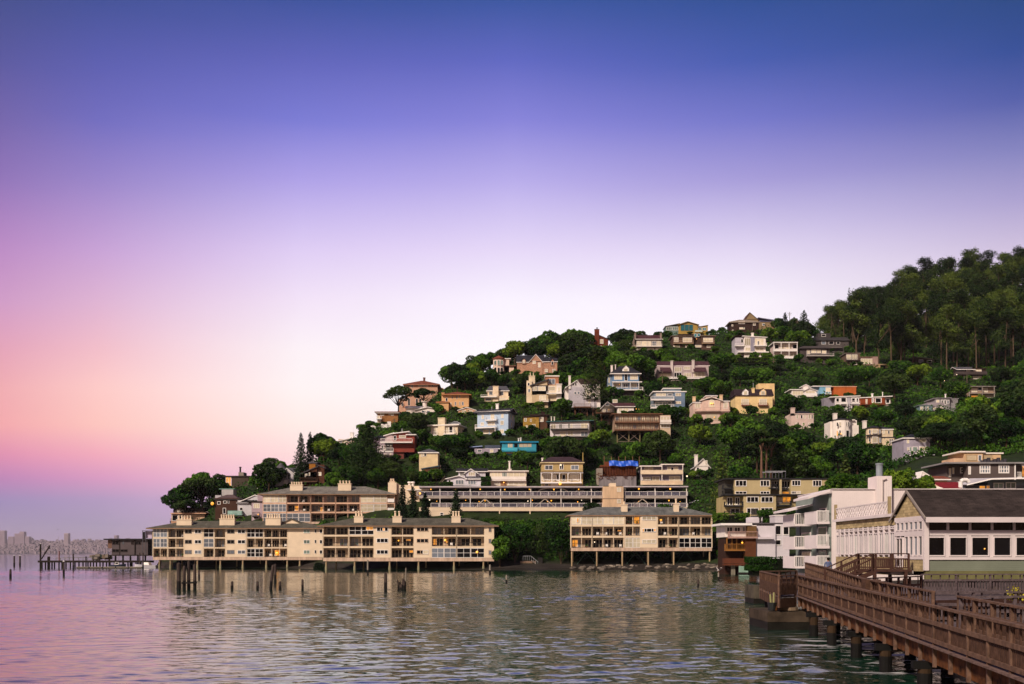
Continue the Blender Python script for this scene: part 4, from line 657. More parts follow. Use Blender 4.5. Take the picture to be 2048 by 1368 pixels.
h.block(525, 650, 215, 318, M('#b9b2ba', 'siding'), dep=8); h.shed(490, 722, 215, 206, WHITE, dep=8, oh=.3); h.block(650, 720, 215, 325, M('#b9b2ba', 'siding'), d=.6, dep=8); h.block(435, 525, 225, 285, M('#8d8894', 'siding'), d=1.5, dep=7); h.wins([(528, 222, 562, 262, 'd'), (568, 218, 618, 265, 'd'), (655, 222, 690, 265, 'd'), (692, 222, 716, 265, 'd')], fw=.3); h.wins([(568, 282, 618, 315, 'd'), (655, 282, 690, 320, 'd')], fw=.3); h.bal(525, 620, 272, WHITE, .9, h=.5); h.bal(650, 720, 272, WHITE, .9, h=.9)
for x in (528, 566, 622): h.post(x, 262, 318, .25, WHITE, d=-.8, down=1)
h.done()
h = House(B2, 'house', 'rust red flat house with white framed picture window and white post', 'the rust red flat house', 850, 295, cat='house')
h.block(722, 925, 218, 292, M('#8f4527', 'siding'), dep=8); h.shed(722, 980, 222, 208, WHITE, dep=8, oh=.3); h.block(925, 975, 222, 275, M('#8a8078', 'siding'), d=.8, dep=7); h.wins([(820, 225, 838, 265, 'd'), (845, 222, 900, 268, 'd')], fw=.3); h.wins([(930, 228, 968, 272, 'd')], d=.8, fw=.3); h.win(770, 235, 785, 275, 'p'); h.bal(735, 925, 278, M('#6d3a24', 'plain'), 1.1, h=.4); h.post(843, 282, 305, .35, WHITE, d=-.6); h.pipe(908, 182, 212, .15, WHITE); h.pipe(825, 195, 212, .35, WHITE); h.done()
h = House(B2, 'tower_house', 'narrow pinkish two storey house with a stout chimney, deep in the trees', 'the narrow pinkish house', 262, 468, cat='house')
h.block(172, 352, 350, 468, M('#cdb6ac', 'board'), dep=8); h.hip(200, 350, 350, 332, SLATE, dep=7, oh=.2, inset=2, fascia=M('#cdb6ac')); h.chim(172, 202, 308, 350, M('#cdb6ac'), d=0); h.wins([(210, 358, 228, 392), (246, 362, 262, 392, 'd'), (272, 358, 290, 392), (308, 355, 328, 395), (335, 362, 345, 392, 'd'), (308, 425, 328, 465), (335, 425, 346, 462, 'd'), (205, 425, 225, 455), (258, 425, 275, 460)]); h.done()
h = House(B2, 'round_house', 'white house with a rounded bay front and tall narrow dark windows', 'the round bayed white house', 610, 565, cat='house')
h.oct(590, 150, 405, 560, OFFW, n=14, d=-1.5, roofy=392, roofm=SLATE, oh=.2); h.block(640, 715, 445, 570, OFFW, d=.5, dep=8); h.flat(600, 680, 400, OFFW, .3, d=2, dep=6, oh=.2); h.block(485, 520, 415, 470, OFFW, d=2, dep=6); h.chim(515, 542, 352, 410, OFFW, d=.5); h.block(640, 700, 405, 450, OFFW, d=2.5, dep=5)
h.wins([(536, 422, 550, 455, 'd'), (558, 420, 572, 455, 'p'), (608, 420, 622, 455, 'd'), (628, 420, 640, 455, 'd'), (536, 488, 548, 535, 'o'), (556, 485, 572, 535, 'g'), (582, 485, 600, 545, 'p'), (608, 485, 640, 552, 'd')], d=-1.35); h.win(675, 512, 690, 532, 'p', d=.5); h.lamp(558, 520, -1.8, .22); h.done()
h = House(B2, 'bay_house', 'cream two storey house with angled bay windows banded in grey', 'the cream bay windowed house', 880, 610, cat='house')
h.oct(845, 115, 470, 590, M('#dac5a6', 'stucco'), n=8, d=-1.0, roofy=452, roofm=SLATE, oh=.3); h.block(895, 992, 475, 620, M('#dac5a6', 'stucco'), d=.3, dep=8); h.hip(880, 992, 475, 455, SLATE, d=.3, dep=7, oh=.2); h.block(905, 1002, 545, 630, M('#dac5a6', 'stucco'), d=-.5, dep=8); h.flat(905, 1002, 540, GREYR, .2, d=-.5, dep=2, oh=.2); h.flat(790, 900, 522, GREYR, .2, d=-1.2, dep=2, oh=.1); h.wins([(822, 478, 866, 512), (822, 538, 866, 590)], d=-1.08); h.wins([(795, 480, 812, 515, 'g'), (878, 480, 892, 512, 'g'), (880, 540, 896, 585, 'g'), (795, 540, 810, 580, 'd')], d=-.6); h.wins([(908, 485, 925, 515), (950, 488, 964, 515, 'd')], d=.3); h.wins([(962, 555, 974, 600, 'd'), (978, 555, 992, 600, 'd')], d=-.5); h.chim(755, 780, 412, 450, OFFW, d=2); h.done()
h = House(B2, 'house', 'lilac grey house with pale lower wing half hidden by a dark spreading cypress', 'the lilac grey house', 1180, 700, cat='house')
h.block(1078, 1290, 545, 665, LILAC, dep=8); h.hip(1078, 1290, 545, 518, SLATE, dep=8, oh=.4); h.wins([(1102, 555, 1122, 592), (1105, 622, 1120, 650), (1124, 620, 1142, 660, 'n'), (1148, 618, 1190, 660, 'n'), (1202, 615, 1270, 650, 'p'), (1200, 555, 1260, 585, 'p')]); h.block(1115, 1330, 680, 735, M('#b3a8b8', 'siding'), d=-3, dep=6); h.gy(1115, 1330, 690, 655, SLATE, M('#b3a8b8', 'siding'), d=-3, dep=6, oh=.4); h.win(1225, 685, 1245, 708, 'd', d=-3); h.done()
h = House(B2, 'house', 'grey split level house with a teal wing and white corner window, far right slope', 'the grey split level house', 1380, 330, cat='house')
h.block(1330, 1450, 228, 300, GREY, dep=8); h.shed(1325, 1455, 225, 222, M('#8a8588', 'roof'), dep=8, oh=.3); h.block(1450, 1515, 235, 285, GREY, d=1, dep=7); h.flat(1440, 1520, 228, M('#8a8588', 'roof'), .25, d=1, dep=7, oh=.1); h.block(1205, 1310, 285, 340, M('#6d8489', 'siding'), d=-1, dep=6); h.flat(1200, 1312, 282, M('#7d8a8c', 'roof'), .25, d=-1, dep=6, oh=.2); h.block(1270, 1400, 262, 320, M('#9a9096', 'siding'), d=-.5, dep=6); h.wins([(1378, 240, 1398, 280, 'd'), (1402, 240, 1422, 280, 'd')], fw=.2); h.wins([(1340, 240, 1365, 265, 'p'), (1425, 245, 1445, 270, 'g')]); h.wins([(1212, 295, 1232, 325, 'p'), (1240, 295, 1255, 330, 'd'), (1265, 295, 1280, 330, 'p')], d=-1); h.wins([(1315, 300, 1345, 318, 'p'), (1375, 295, 1395, 312, 'p')], d=-.5); h.pipe(1415, 198, 225, .25, WHITE); h.done()
h = House(B2, 'house', 'beige two storey deck house with flat roof at the far right', 'the beige deck house', 1710, 235, cat='house')
h.block(1610, 1810, 138, 235, M('#a38a76', 'siding'), d=1, dep=8); h.flat(1600, 1815, 130, M('#8d8680', 'roof'), .3, dep=9, oh=.3); h.wins([(1625, 148, 1670, 180), (1720, 145, 1755, 180)], d=1, n=2); h.wins([(1675, 140, 1715, 165, 'd')], d=1); h.wins([(1620, 205, 1690, 225, 'o'), (1740, 205, 1795, 225, 'p')], d=1, n=2); h.bal(1605, 1812, 190, M('#8d8078', 'plain'), 1.4, d=1)
for x in (1608, 1712, 1808): h.post(x, 138, 240, .2, M('#a39890', 'plain'), d=-.3)
h.done()
h = House(B3, 'house', 'dark timber house with bright white windows below the wood at far right', 'the dark timber house', 1210, 1115, cat='house')
h.block(1150, 1335, 1038, 1115, DBROWN, dep=8); h.gx(1105, 1240, 1042, 1022, GREYR, d=-.5, dep=8, wall=DBROWN); h.flat(1230, 1335, 1032, DBROWN, .3, dep=8, oh=.4); h.wins([(1178, 1048, 1208, 1075)]); h.wins([(1235, 1032, 1300, 1072)], n=4); h.wins([(1155, 1095, 1172, 1115), (1230, 1095, 1265, 1120), (1268, 1095, 1300, 1115)]); h.bal(1080, 1335, 1082, M('#4a4040', 'plain'), 1.4, solid=M('#4a4040', 'plain')); h.post(1075, 1062, 1185, .2, WOODG, d=-1.2); h.done()
h = House(B3, 'house', 'cream windowed deck house at the lower edge of the eucalyptus wood', 'the cream deck house by the wood', 262, 1005, cat='house')
h.block(210, 322, 915, 1005, M('#6f5a50', 'siding'), dep=8); h.flat(205, 325, 910, M('#8a7a74', 'roof'), .25, dep=8, oh=.2); h.wins([(212, 922, 250, 962), (255, 922, 300, 962), (240, 982, 298, 1004)], n=3); h.bal(208, 318, 972, DARK, 1.2); h.done()
h = House(B3, 'house', 'low house with a broad cream window wall and a slab end wall', 'the low window wall house', 400, 1002, cat='house')
h.block(325, 432, 945, 1005, M('#8a6d62', 'siding'), dep=7); h.flat(325, 435, 940, M('#8a6d62', 'roof'), .25, dep=7, oh=.2); h.wins([(328, 955, 430, 998)], n=5); h.block(428, 466, 938, 1040, M('#a58a82', 'siding'), d=-1, dep=8); h.done()
h = House(B3, 'carport', 'small dark open carport beneath tall eucalyptus trunks', 'the open carport', 510, 1042, cat='carport')
h.block(470, 485, 1000, 1045, TAN, dep=4); h.block(542, 556, 1000, 1045, TAN, dep=4); h.block(486, 541, 1002, 1045, DARK, d=2.5, dep=2); h.flat(466, 558, 998, TAN, .4, dep=5, oh=.1); h.done()
h = House(B3, 'house', 'low brown house with sloping roof behind a forked eucalyptus trunk', 'the low brown sloping house', 845, 995, cat='house')
h.shed(755, 935, 938, 962, M('#6a5f58', 'roof'), dep=6, oh=.3, wall=M('#4a403a', 'siding'), yb=1000); h.win(795, 962, 830, 990, 'g', n=2); h.win(860, 968, 900, 990, 'd'); h.done()
# ======================= lower slope houses
h = House(B1, 'house', 'narrow cream gabled house with slate porch roof half hidden behind a spreading oak', 'the narrow cream gabled house', 130, 395, cat='house')
h.block(62, 190, 225, 310, M('#d6bf98', 'stucco'), d=.5, dep=7); h.hip(62, 190, 220, 196, GREYR, d=.5, dep=7, oh=.4); h.wins([(75, 222, 92, 250), (96, 222, 112, 248, 'd')], d=.5); h.block(95, 195, 335, 370, M('#d8b8a4', 'stucco'), d=-.5, dep=7); h.shed(80, 195, 330, 310, M('#4d5a66', 'roof'), d=-1.5, dep=2, oh=.2); h.block(75, 195, 370, 395, M('#3d4650', 'siding'), d=-1.0, dep=6); h.wins([(140, 338, 188, 366), (75, 338, 92, 366)], d=-.5, n=2); h.lamp(106, 356, -.9, .2); h.done()
h = House(B1, 'house', 'low house with a pale blue edged roof tucked in dark trees beside the turquoise house', 'the low blue roofed house', 510, 225, cat='house')
h.block(440, 600, 195, 225, M('#a59aa8', 'siding'), dep=7); h.shed(412, 490, 182, 175, M('#8d9cc4', 'plain'), dep=7, oh=.2); h.gx(520, 605, 195, 172, M('#4a5060', 'roof'), d=1, dep=7, wall=CREAM); h.win(545, 200, 570, 222, 'p'); h.win(460, 200, 490, 220, 'g'); h.done()
h = House(B1, 'house', 'bright turquoise flat roofed house with wide curtained windows', 'the turquoise house', 750, 235, cat='house')
h.block(628, 862, 155, 235, TURQ, dep=8); h.flat(625, 868, 147, M('#1f7fa8', 'plain'), .4, dep=8, oh=.5); h.wins([(665, 158, 702, 195), (742, 156, 832, 188)], n=3, fr=TURQ); h.wins([(708, 158, 738, 200, 'd')], fr=TURQ); h.wins([(640, 215, 735, 233, 'p')], n=4, fr=TURQ); h.win(752, 215, 800, 235, 'p', TURQ); h.bal(625, 735, 212, TURQ, 1.2, solid=M('#4fb4cc', 'siding')); h.bal(742, 862, 210, TURQ, .8, solid=TURQ); h.pipe(742, 128, 150, .22, OFFW); h.pipe(757, 125, 150, .22, OFFW); h.done()
h = House(B1, 'bungalow', 'white cottage with two stacked gables above the parking deck', 'the white double gabled cottage', 390, 448, cat='bungalow')
W_ = M('#d5cfd8', 'siding'); h.block(252, 490, 395, 448, W_, dep=7); h.gy(252, 385, 398, 378, SLATE, W_, dep=7, oh=.5, xr=335); h.gx(385, 490, 402, 385, SLATE, dep=5, wall=W_); h.block(330, 515, 350, 390, W_, d=3, dep=6); h.gx(325, 520, 350, 330, SLATE, d=3, dep=6, wall=W_); h.gy(375, 460, 360, 332, SLATE, W_, d=2.3, dep=5, oh=.4, xr=415); h.block(382, 450, 358, 385, W_, d=2.3, dep=3); h.wins([(262, 408, 278, 440, 'd')]); h.wins([(310, 408, 368, 440), (395, 408, 450, 440)], n=3, g='g'); h.wins([(398, 355, 445, 382)], d=2.3, n=3); h.wins([(340, 352, 370, 380, 'd')], d=3, n=3)
m = MB(); m.bar((h.X(190), .5, h.Z(455)), (h.X(240), .5, h.Z(398)), .9, .25, WOODG); m.bar((h.X(190), 0, h.Z(440)), (h.X(240), 0, h.Z(382)), .12, .1, WOODG); m.build('stair', h.root); h.done()
h = House(B1, 'bungalow', 'flat roofed cream bungalow with a full width window band and a slim white flue', 'the cream window band bungalow', 670, 445, cat='bungalow')
h.block(545, 795, 352, 445, M('#dccab0', 'stucco'), dep=8); h.flat(542, 800, 346, OFFW, .3, dep=8, oh=.5); h.wins([(552, 355, 622, 392), (628, 355, 662, 392, 'n'), (668, 355, 786, 392)], n=3); h.bal(545, 792, 410, OFFW, .8, solid=OFFW); h.wins([(575, 420, 612, 442, 'p'), (672, 420, 780, 443, 'p')], n=3); h.block(618, 660, 418, 446, M('#9a7458', 'board'), d=-.05, dep=.5); h.pipe(680, 285, 345, .28, OFFW); h.chim(668, 692, 338, 350, OFFW, d=2); h.lamp(640, 428, -.5, .2); h.done()
h = House(B1, 'victorian_house', 'olive tan two storey house with an arched white porch gallery and dark hip roof', 'the arched porch house', 1040, 450, cat='house')
O_ = M('#b9a070', 'siding'); h.block(898, 1180, 290, 450, O_, dep=9); h.hip(898, 1180, 288, 252, M('#42323a', 'roof'), dep=9, oh=.5, inset=3.5, fascia=M('#c9b890')); h.wins([(920, 308, 975, 340), (1098, 308, 1152, 340)], n=2, g='g'); h.wins([(1020, 300, 1048, 338, 'd')], n=2); h.wins([(905, 370, 958, 412), (965, 372, 1020, 412), (1090, 370, 1155, 412)], n=3, g='p'); h.wins([(998, 372, 1018, 415, 'd'), (1038, 372, 1062, 415, 'd')])
m = MB(); m.poly([(h.X(890), -1.8, h.Z(362)), (h.X(1180), -1.8, h.Z(362)), (h.X(1175), 0, h.Z(352)), (h.X(900), 0, h.Z(352))], [(0, 1, 2, 3)], M('#42323a', 'roof')); m.box(h.X(890), h.X(1180), -1.8, -.02, h.Z(365), h.Z(362), WHITE); m.build('porch_roof', h.root)
xs = [895, 968, 1020, 1078, 1165]
for i, x in enumerate(xs): h.post(x, 362, 424, .2, WHITE, d=-1.6)
for a, b in zip(xs, xs[1:]):
    m = MB(); A, B_ = h.X(a), h.X(b); z = h.Z(364); hh = .5
    for i in range(8):
        t0, t1 = i / 8, (i + 1) / 8; f = lambda t: z - hh * (2 * t - 1) ** 4
        m.poly([(A + (B_ - A) * t0, -1.6, z), (A + (B_ - A) * t1, -1.6, z), (A + (B_ - A) * t1, -1.6, f(t1)), (A + (B_ - A) * t0, -1.6, f(t0))], [(0, 1, 2, 3)], WHITE)
    m.build('arch', h.root)
    m = MB(); m.bar((A, -1.6, h.Z(408)), (B_, -1.6, h.Z(408)), .08, .08, WHITE); m.bar((A, -1.6, h.Z(424)), ((A + B_) / 2, -1.6, h.Z(408)), .06, .06, WHITE); m.bar(((A + B_) / 2, -1.6, h.Z(408)), (B_, -1.6, h.Z(424)), .06, .06, WHITE); m.build('railing', h.root)
h.bal(892, 1170, 428, WHITE, 1.7, h=.05); h.lamp(1022, 438, -1.9, .45); h.lamp(1030, 308, -.2, .25, LAMPW); h.chim(898, 908, 262, 290, OFFW, d=1); h.post(1180, 222, 290, .2, OLIVE, d=.5); h.win(920, 436, 945, 450, 'd'); h.win(960, 436, 1010, 450, 'p'); h.done()
h = House(B1, 'construction_site', 'half built house of rusty timber with a bright blue tarp above a grey wall', 'the half built house', 1410, 445, cat='building site')
h.block(1290, 1545, 385, 448, M('#7d7678', 'stain', .9, .4), d=-.5, dep=2); h.block(1300, 1545, 310, 388, M('#4a2a20', 'board', .9, .5), d=2, dep=6); h.block(1275, 1315, 330, 400, CONC, d=0, dep=3)
m = MB()
for i in range(22): m.box(h.X(1308 + i * 11), h.X(1308 + i * 11) + .12, 1.7, 1.95, h.Z(372), h.Z(312), M('#6b3a24', 'wood'))
m.box(h.X(1300), h.X(1545), 1.6, 2.0, h.Z(315), h.Z(305), M('#6b3a24', 'wood')); m.build('stud_frame', h.root)
for x in (1325, 1375, 1425, 1470, 1520, 1565): h.post(x, 248, 310, .12, M('#8d6a50', 'wood'), d=2)
m = MB(); T = M('#1a56c8', 'plain', .5, .3); n = 12; v = []
for j in range(4):
    for i in range(n + 1): v.append((h.X(1362 + (1560 - 1362) * i / n), 1.3 - .15 * j + .2 * math.sin(i * 1.7 + j), h.Z(276 + j * 12 - 3 * math.sin(i * .9))))
m.poly(v, [(j * (n + 1) + i, j * (n + 1) + i + 1, (j + 1) * (n + 1) + i + 1, (j + 1) * (n + 1) + i) for j in range(3) for i in range(n)], T); m.build('tarp', h.root)
m = MB(); m.box(h.X(1330), h.X(1560), 2.2, 2.35, h.Z(308), h.Z(280), M('#6b3a24', 'wood')); m.build('upper_wall', h.root)
m = MB()
for i in range(40): a = rng.uniform(1270, 1540); b = rng.uniform(368, 400); m.bar((h.X(a), -.7, h.Z(b)), (h.X(a) + rng.uniform(-1.5, 1.5), -.9, h.Z(b) + rng.uniform(-.5, .6)), .15, .12, M('#5d3524', 'wood'))
m.build('timber_pile', h.root); h.done()
h = House(B1, 'duplex', 'cream two storey duplex with full width balconies and a blue grey upper wall', 'the cream balcony duplex', 1720, 445, cat='house')
h.block(1578, 1862, 310, 450, M('#8d8494', 'siding'), d=1, dep=8); h.flat(1572, 1720, 312, OFFW, .3, dep=9, oh=.2); h.flat(1720, 1868, 300, OFFW, .3, dep=9, oh=.2); h.bal(1575, 1862, 366, M('#d9c4a8', 'plain'), 1.5, d=1, solid=M('#d9c4a8', 'plain')); h.bal(1575, 1862, 438, M('#d9c4a8', 'plain'), 1.5, d=1, solid=M('#cfb698', 'plain')); h.wins([(1600, 322, 1660, 345), (1755, 318, 1832, 350), (1585, 388, 1640, 410), (1650, 385, 1705, 420), (1768, 382, 1845, 420)], d=1, n=2); h.wins([(1780, 322, 1800, 350, 'd'), (1640, 388, 1652, 420, 'd')], d=.95); h.post(1578, 312, 445, .2, OFFW, d=-.3); h.post(1720, 305, 445, .2, OFFW, d=-.3); h.post(1862, 302, 445, .2, OFFW, d=-.3); h.done()
h = House(B1, 'house', 'white gabled house with dark slate roof and chimney among dark trees', 'the white slate gabled house', 1985, 365, cat='house')
h.block(1945, 2035, 315, 368, OFFW, dep=7); h.gy(1940, 2045, 318, 262, SLATE, OFFW, dep=7, oh=.4, xr=2000); h.chim(1945, 1965, 240, 300, OFFW, d=-.2); h.win(1955, 322, 1975, 350, 'd'); h.win(2015, 275, 2030, 305, 'p'); h.done()
# ----- left cluster
h = House(Z2, 'house', 'glass cornered dark flat house with a stove pipe between two big trees', 'the lit glass corner house', 880, 515, cat='house')
h.block(835, 990, 420, 515, M('#4a4038', 'board'), dep=7); h.flat(765, 995, 418, M('#3a332f', 'plain'), .35, dep=7, oh=.3); h.win(782, 428, 832, 525, 'o', n=2, h=1); h.block(898, 945, 385, 420, M('#8a8078', 'plain'), d=2, dep=4); h.pipe(915, 342, 385, .3, DARK, d=3); h.done()
h = House(Z2, 'house', 'dark brown timber house with curved roof just above the pier apartments', 'the dark brown timber house', 785, 800, cat='house')
h.block(685, 890, 620, 800, M('#4a3329', 'siding'), dep=8); h.hip(680, 900, 630, 590, M('#5a4a4c', 'roof'), dep=8, oh=.3, inset=3, fascia=DARK); h.wins([(705, 650, 735, 680, 'd'), (760, 645, 790, 670, 'd'), (800, 640, 815, 670, 'd'), (755, 710, 785, 765, 'd')]); h.block(745, 850, 540, 600, M('#b4b0b0', 'siding'), d=4, dep=4); h.flat(725, 860, 535, M('#7a9a90', 'plain'), .2, d=4, dep=4, oh=.1); h.block(685, 740, 595, 625, LGREY, d=3, dep=3); h.lamp(664, 672, -.5, .55, emit('porch_glow', '#ffb030', 1.2)); h.done()
h = House(Z2, 'house', 'white walled house with grey slanted roof and a glass railed terrace', 'the white slant roofed house', 975, 775, cat='house')
h.block(890, 1070, 640, 770, M('#c9c6ca', 'siding'), dep=8); h.gy(890, 1250, 660, 590, GREYR, M('#c9c6ca', 'siding'), dep=8, oh=.3, xr=1050); h.wins([(908, 705, 940, 735, 'd'), (905, 740, 920, 770, 'd')]); h.bal(810, 940, 770, M('#7fa8a0', 'plain'), 1.5, solid=M('#8fb0a8', 'plain', .2)); h.bal(885, 1000, 662, M('#8a8688'), .5, h=.05); h.done()
h = House(Z2, 'house', 'lilac plastered flat house with a small barred balcony at the end of the pink apartments', 'the lilac flat house', 1062, 810, cat='house')
h.block(1018, 1122, 655, 815, M('#a8969e', 'stucco'), dep=7); h.flat(975, 1122, 650, DARK, .3, dep=7, oh=.3); h.block(1072, 1124, 580, 655, M('#a5929a', 'board'), d=2, dep=5); h.wins([(1035, 668, 1092, 715, 'p')], n=3); h.win(1035, 785, 1085, 812, 'd'); h.bal(1030, 1092, 785, DARK, .8, h=1.1); h.lamp(1084, 772, -.9, .2); h.done()
h = House(Z2, 'terrace_house', 'low terrace house with arched canopies and satellite dish at the hill\'s left tip', 'the low terrace house', 440, 838, cat='house')
h.block(285, 460, 768, 838, M('#b48a70', 'stucco'), dep=7); h.block(460, 590, 770, 800, M('#b89a80', 'stucco'), d=.3, dep=6); h.block(310, 580, 712, 755, M('#4a3f3c', 'board'), d=3, dep=5); h.flat(305, 585, 706, DARK, .2, d=2.5, dep=5, oh=.2); h.flat(282, 600, 756, M('#c49a80', 'plain'), .3, d=-.6, dep=3.5, oh=.1); h.wins([(292, 775, 345, 830, 'd'), (350, 775, 395, 812, 'd')]); h.wins([(340, 718, 360, 750, 'p'), (395, 718, 415, 750, 'p'), (370, 718, 385, 750, 'd')], d=3)
for x in (450, 520, 555):
    m = MB(); a, b = h.X(x), h.X(x + 62); c = (a + b) / 2; r = (b - a) / 2
    v = []
    for yy in (-.3, 2.0): v += [(c + r * math.cos(math.pi * i / 8), yy, h.Z(756) + r * .45 * math.sin(math.pi * i / 8)) for i in range(9)]
    m.poly(v, [(i, i + 1, 10 + i, 9 + i) for i in range(8)], M('#c9b8ae', 'plain')); m.build('canopy', h.root)
m = MB(); c = (h.X(308), 1, h.Z(736)); m.cyl((c[0], 1, h.Z(752)), c, .05, .05, 6, DARK); m.cyl(c, (c[0] - .15, .8, c[2] + .1), .2, .55, 12, DARK); m.build('satellite_dish', h.root); h.done()
h = House(Z2, 'turret_house', 'white painted house with a pointed grey turret and gabled porch beside the redwoods', 'the white turret house', 1310, 490, cat='house')
h.oct(1275, 135, 400, 490, M('#c5bfc4', 'siding'), roofy=300, roofm=M('#5c585e', 'roof'), oh=1.0, d=-1); h.block(1310, 1400, 395, 490, M('#cfc8cc', 'siding'), d=.5, dep=6); h.gy(1295, 1405, 395, 345, GREYR, M('#d6d0d4', 'siding'), d=.5, dep=6, oh=.3, xr=1340); h.gx(1330, 1415, 385, 345, GREYR, d=3, dep=6, wall=OFFW); h.wins([(1350, 405, 1368, 450, 'd'), (1318, 400, 1332, 450, 'p')], d=.5)
for x in (1215, 1260, 1310): h.post(x, 400, 450, .2, WHITE, d=-1.2)
h.block(1312, 1350, 455, 492, OFFW, d=-.5, dep=3); h.done()
h = House(B7, 'house', 'brown shingled house with steep roof, ochre dormer block and a lit lamp below', 'the brown steep roofed house', 285, 965, cat='house', yaw=0)
h.block(140, 350, 790, 915, M('#59382a', 'shingle'), dep=8); h.shed(140, 345, 815, 715, M('#4d4a4e', 'roof'), dep=9, oh=.4, wall=M('#59382a', 'shingle'), yb=820); h.block(340, 440, 700, 915, M('#59382a', 'shingle'), d=.5, dep=8); h.shed(340, 450, 690, 740, M('#4d4a4e', 'roof'), d=.5, dep=8, oh=.3); h.block(245, 325, 680, 740, M('#a06a2c', 'shingle'), d=.8, dep=5); h.flat(240, 345, 665, GREYR, .5, d=.8, dep=5, oh=.2); h.wins([(190, 815, 205, 860), (210, 812, 222, 840), (240, 800, 258, 845)]); h.win(358, 795, 402, 842, 'p', d=.5, n=2); h.block(140, 440, 918, 965, DARK, d=1, dep=6); h.bal(130, 355, 915, M('#5d4438', 'plain'), 1.3); h.lamp(203, 950, .8, .35); h.done()
h = House(Z2, 'pergola', 'slim white pergola frame with a white screen panel above the hedge', 'the white pergola', 1140, 520, cat='pergola')
h.block(1085, 1125, 355, 398, WHITE, dep=.3, down=-.0) if False else None
m = MB(); z0, z1 = h.Z(520), h.Z(352)
for x in (1070, 1212):
    m.box(h.X(x) - .1, h.X(x) + .1, 0, .2, z0 - 1, z1, WHITE); m.box(h.X(x) - .1, h.X(x) + .1, 3, 3.2, z0 - 1, z1, WHITE)
m.box(h.X(1066), h.X(1216), 0, .2, z1, z1 + .2, WHITE); m.box(h.X(1066), h.X(1216), 3, 3.2, z1, z1 + .2, WHITE); m.build('frame', h.root)
m = MB(); m.box(h.X(1085), h.X(1125), .05, .15, h.Z(398), z1 - .01, WHITE); m.build('screen', h.root); h.grow(1066, 1216, 352, 420); h.done()

# ======================= apartment blocks with recessed balconies
RAILD = M('#3c3632', 'plain', .6, .1)
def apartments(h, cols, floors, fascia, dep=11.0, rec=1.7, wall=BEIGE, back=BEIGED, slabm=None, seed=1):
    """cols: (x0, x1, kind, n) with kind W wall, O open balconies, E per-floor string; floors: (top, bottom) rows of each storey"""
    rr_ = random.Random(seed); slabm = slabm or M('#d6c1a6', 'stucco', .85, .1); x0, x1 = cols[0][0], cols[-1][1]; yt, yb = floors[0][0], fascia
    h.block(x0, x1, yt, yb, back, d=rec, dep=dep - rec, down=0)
    for i, (a, b) in enumerate(floors):
        nb = floors[i + 1][0] if i + 1 < len(floors) else fascia
        m = MB(); m.box(h.X(x0) + .01, h.X(x1) - .01, 0, rec - .003, h.Z(nb), h.Z(b), slabm if i + 1 < len(floors) else STAIN); m.build('floor_slab', h.root)
    for (a, b, kind, n) in cols:
        if kind == 'W':
            m = MB(); m.box(h.X(a), h.X(b), -.06, rec - .002, h.Z(floors[-1][1]), h.Z(yt), wall); m.build('wall', h.root)
    edges = sorted({c[0] for c in cols if c[2] != 'W'} | {c[1] for c in cols if c[2] != 'W'})
    for e in edges:
        m = MB(); x = h.X(e); m.box(x - .1, x + .1, -.03, rec - .004, h.Z(floors[-1][1]), h.Z(yt) - .02, slabm); m.build('partition', h.root)
    for (a, b, kind, n) in cols:
        if kind == 'W': continue
        for fi, (t, bt) in enumerate(floors):
            k = kind[fi % len(kind)]
            w = (b - a) / n
            if k == 'O':
                for i in range(1, n): h.post(a + w * i, t, bt, .14, slabm, d=.1)
                h.rail(a, b, bt, 1.0, RAILD, 0.0, .3, .3, None, None, False)
                for i in range(n):
                    q = rr_.random(); u = a + w * i; f0, f1 = (.12, .8) if q < .4 else ((.3, .95) if q < .75 else (.05, .95))
                    h.win(u + w * f0, t + (bt - t) * .16, u + w * f1, bt - .3, 'd' if rr_.random() < .75 else 'g', M('#b8a48c', 'plain'), d=rec, n=2 if q < .75 else 3, name='sliding_door')
                    if rr_.random() < .45:
                        m = MB(); xx = h.X(u + w * rr_.uniform(.2, .8)); zz = h.Z(bt); m.cyl((xx, .7, zz), (xx, .7, zz + .35), .16, .2, 8, M('#8a5a44', 'plain')); 
                        for _ in range(14): aa = rr_.uniform(0, 6.3); m.face([(xx, .7, zz + .35), (xx + .3 * math.cos(aa), .7 + .3 * math.sin(aa), zz + .6 + rr_.random() * .4), (xx + .36 * math.cos(aa + .4), .7 + .36 * math.sin(aa + .4), zz + .55 + rr_.random() * .3)], M('#3d5a24', 'plain'))
                        if rr_.random() < .5: m.build('planter', h.root)
                        else:
                            m = MB(); m.box(xx - .3, xx + .3, .5, 1.0, zz + .35, zz + .42, WHITE); m.box(xx - .3, xx + .3, .95, 1.0, zz + .42, zz + .9, WHITE)
                            for sx_ in (-.25, .25):
                                for sy_ in (.55, .95): m.box(xx + sx_ - .03, xx + sx_ + .03, sy_ - .03, sy_ + .03, zz + .005, zz + .35, WHITE)
                            m.build('built_in_seat', h.root)
            else:      # glazed in: white, pale or dark panes
                g = {'G': 'g', 'D': 'd', 'P': 'p'}[k]
                for i in range(n): h.win(a + w * i + .3, t + .3, a + w * (i + 1) - .3, bt - .2, g, WHITE, d=.05, n=2, h=1, name='glazed_bay', fw=.1)
def stilts(h, xs, y0, y1, w=.45, d=.4, mat=None, foot=True):
    mat = mat or M('#a08a6c', 'stain', .9, .4)
    for x in xs:
        m = MB(); a = h.X(x); zt = h.Z(y0) - .01; m.cyl((a, d, -h.root.location.z - 1.5), (a, d, zt), w * .5, w * .5, 10, mat)
        if foot: m.cyl((a, d, -h.root.location.z - 1.5), (a, d, -h.root.location.z + 1.0), w * .85, w * .7, 10, M('#8a8468', 'stain', .9, .4))
        m.build('stilt', h.root)
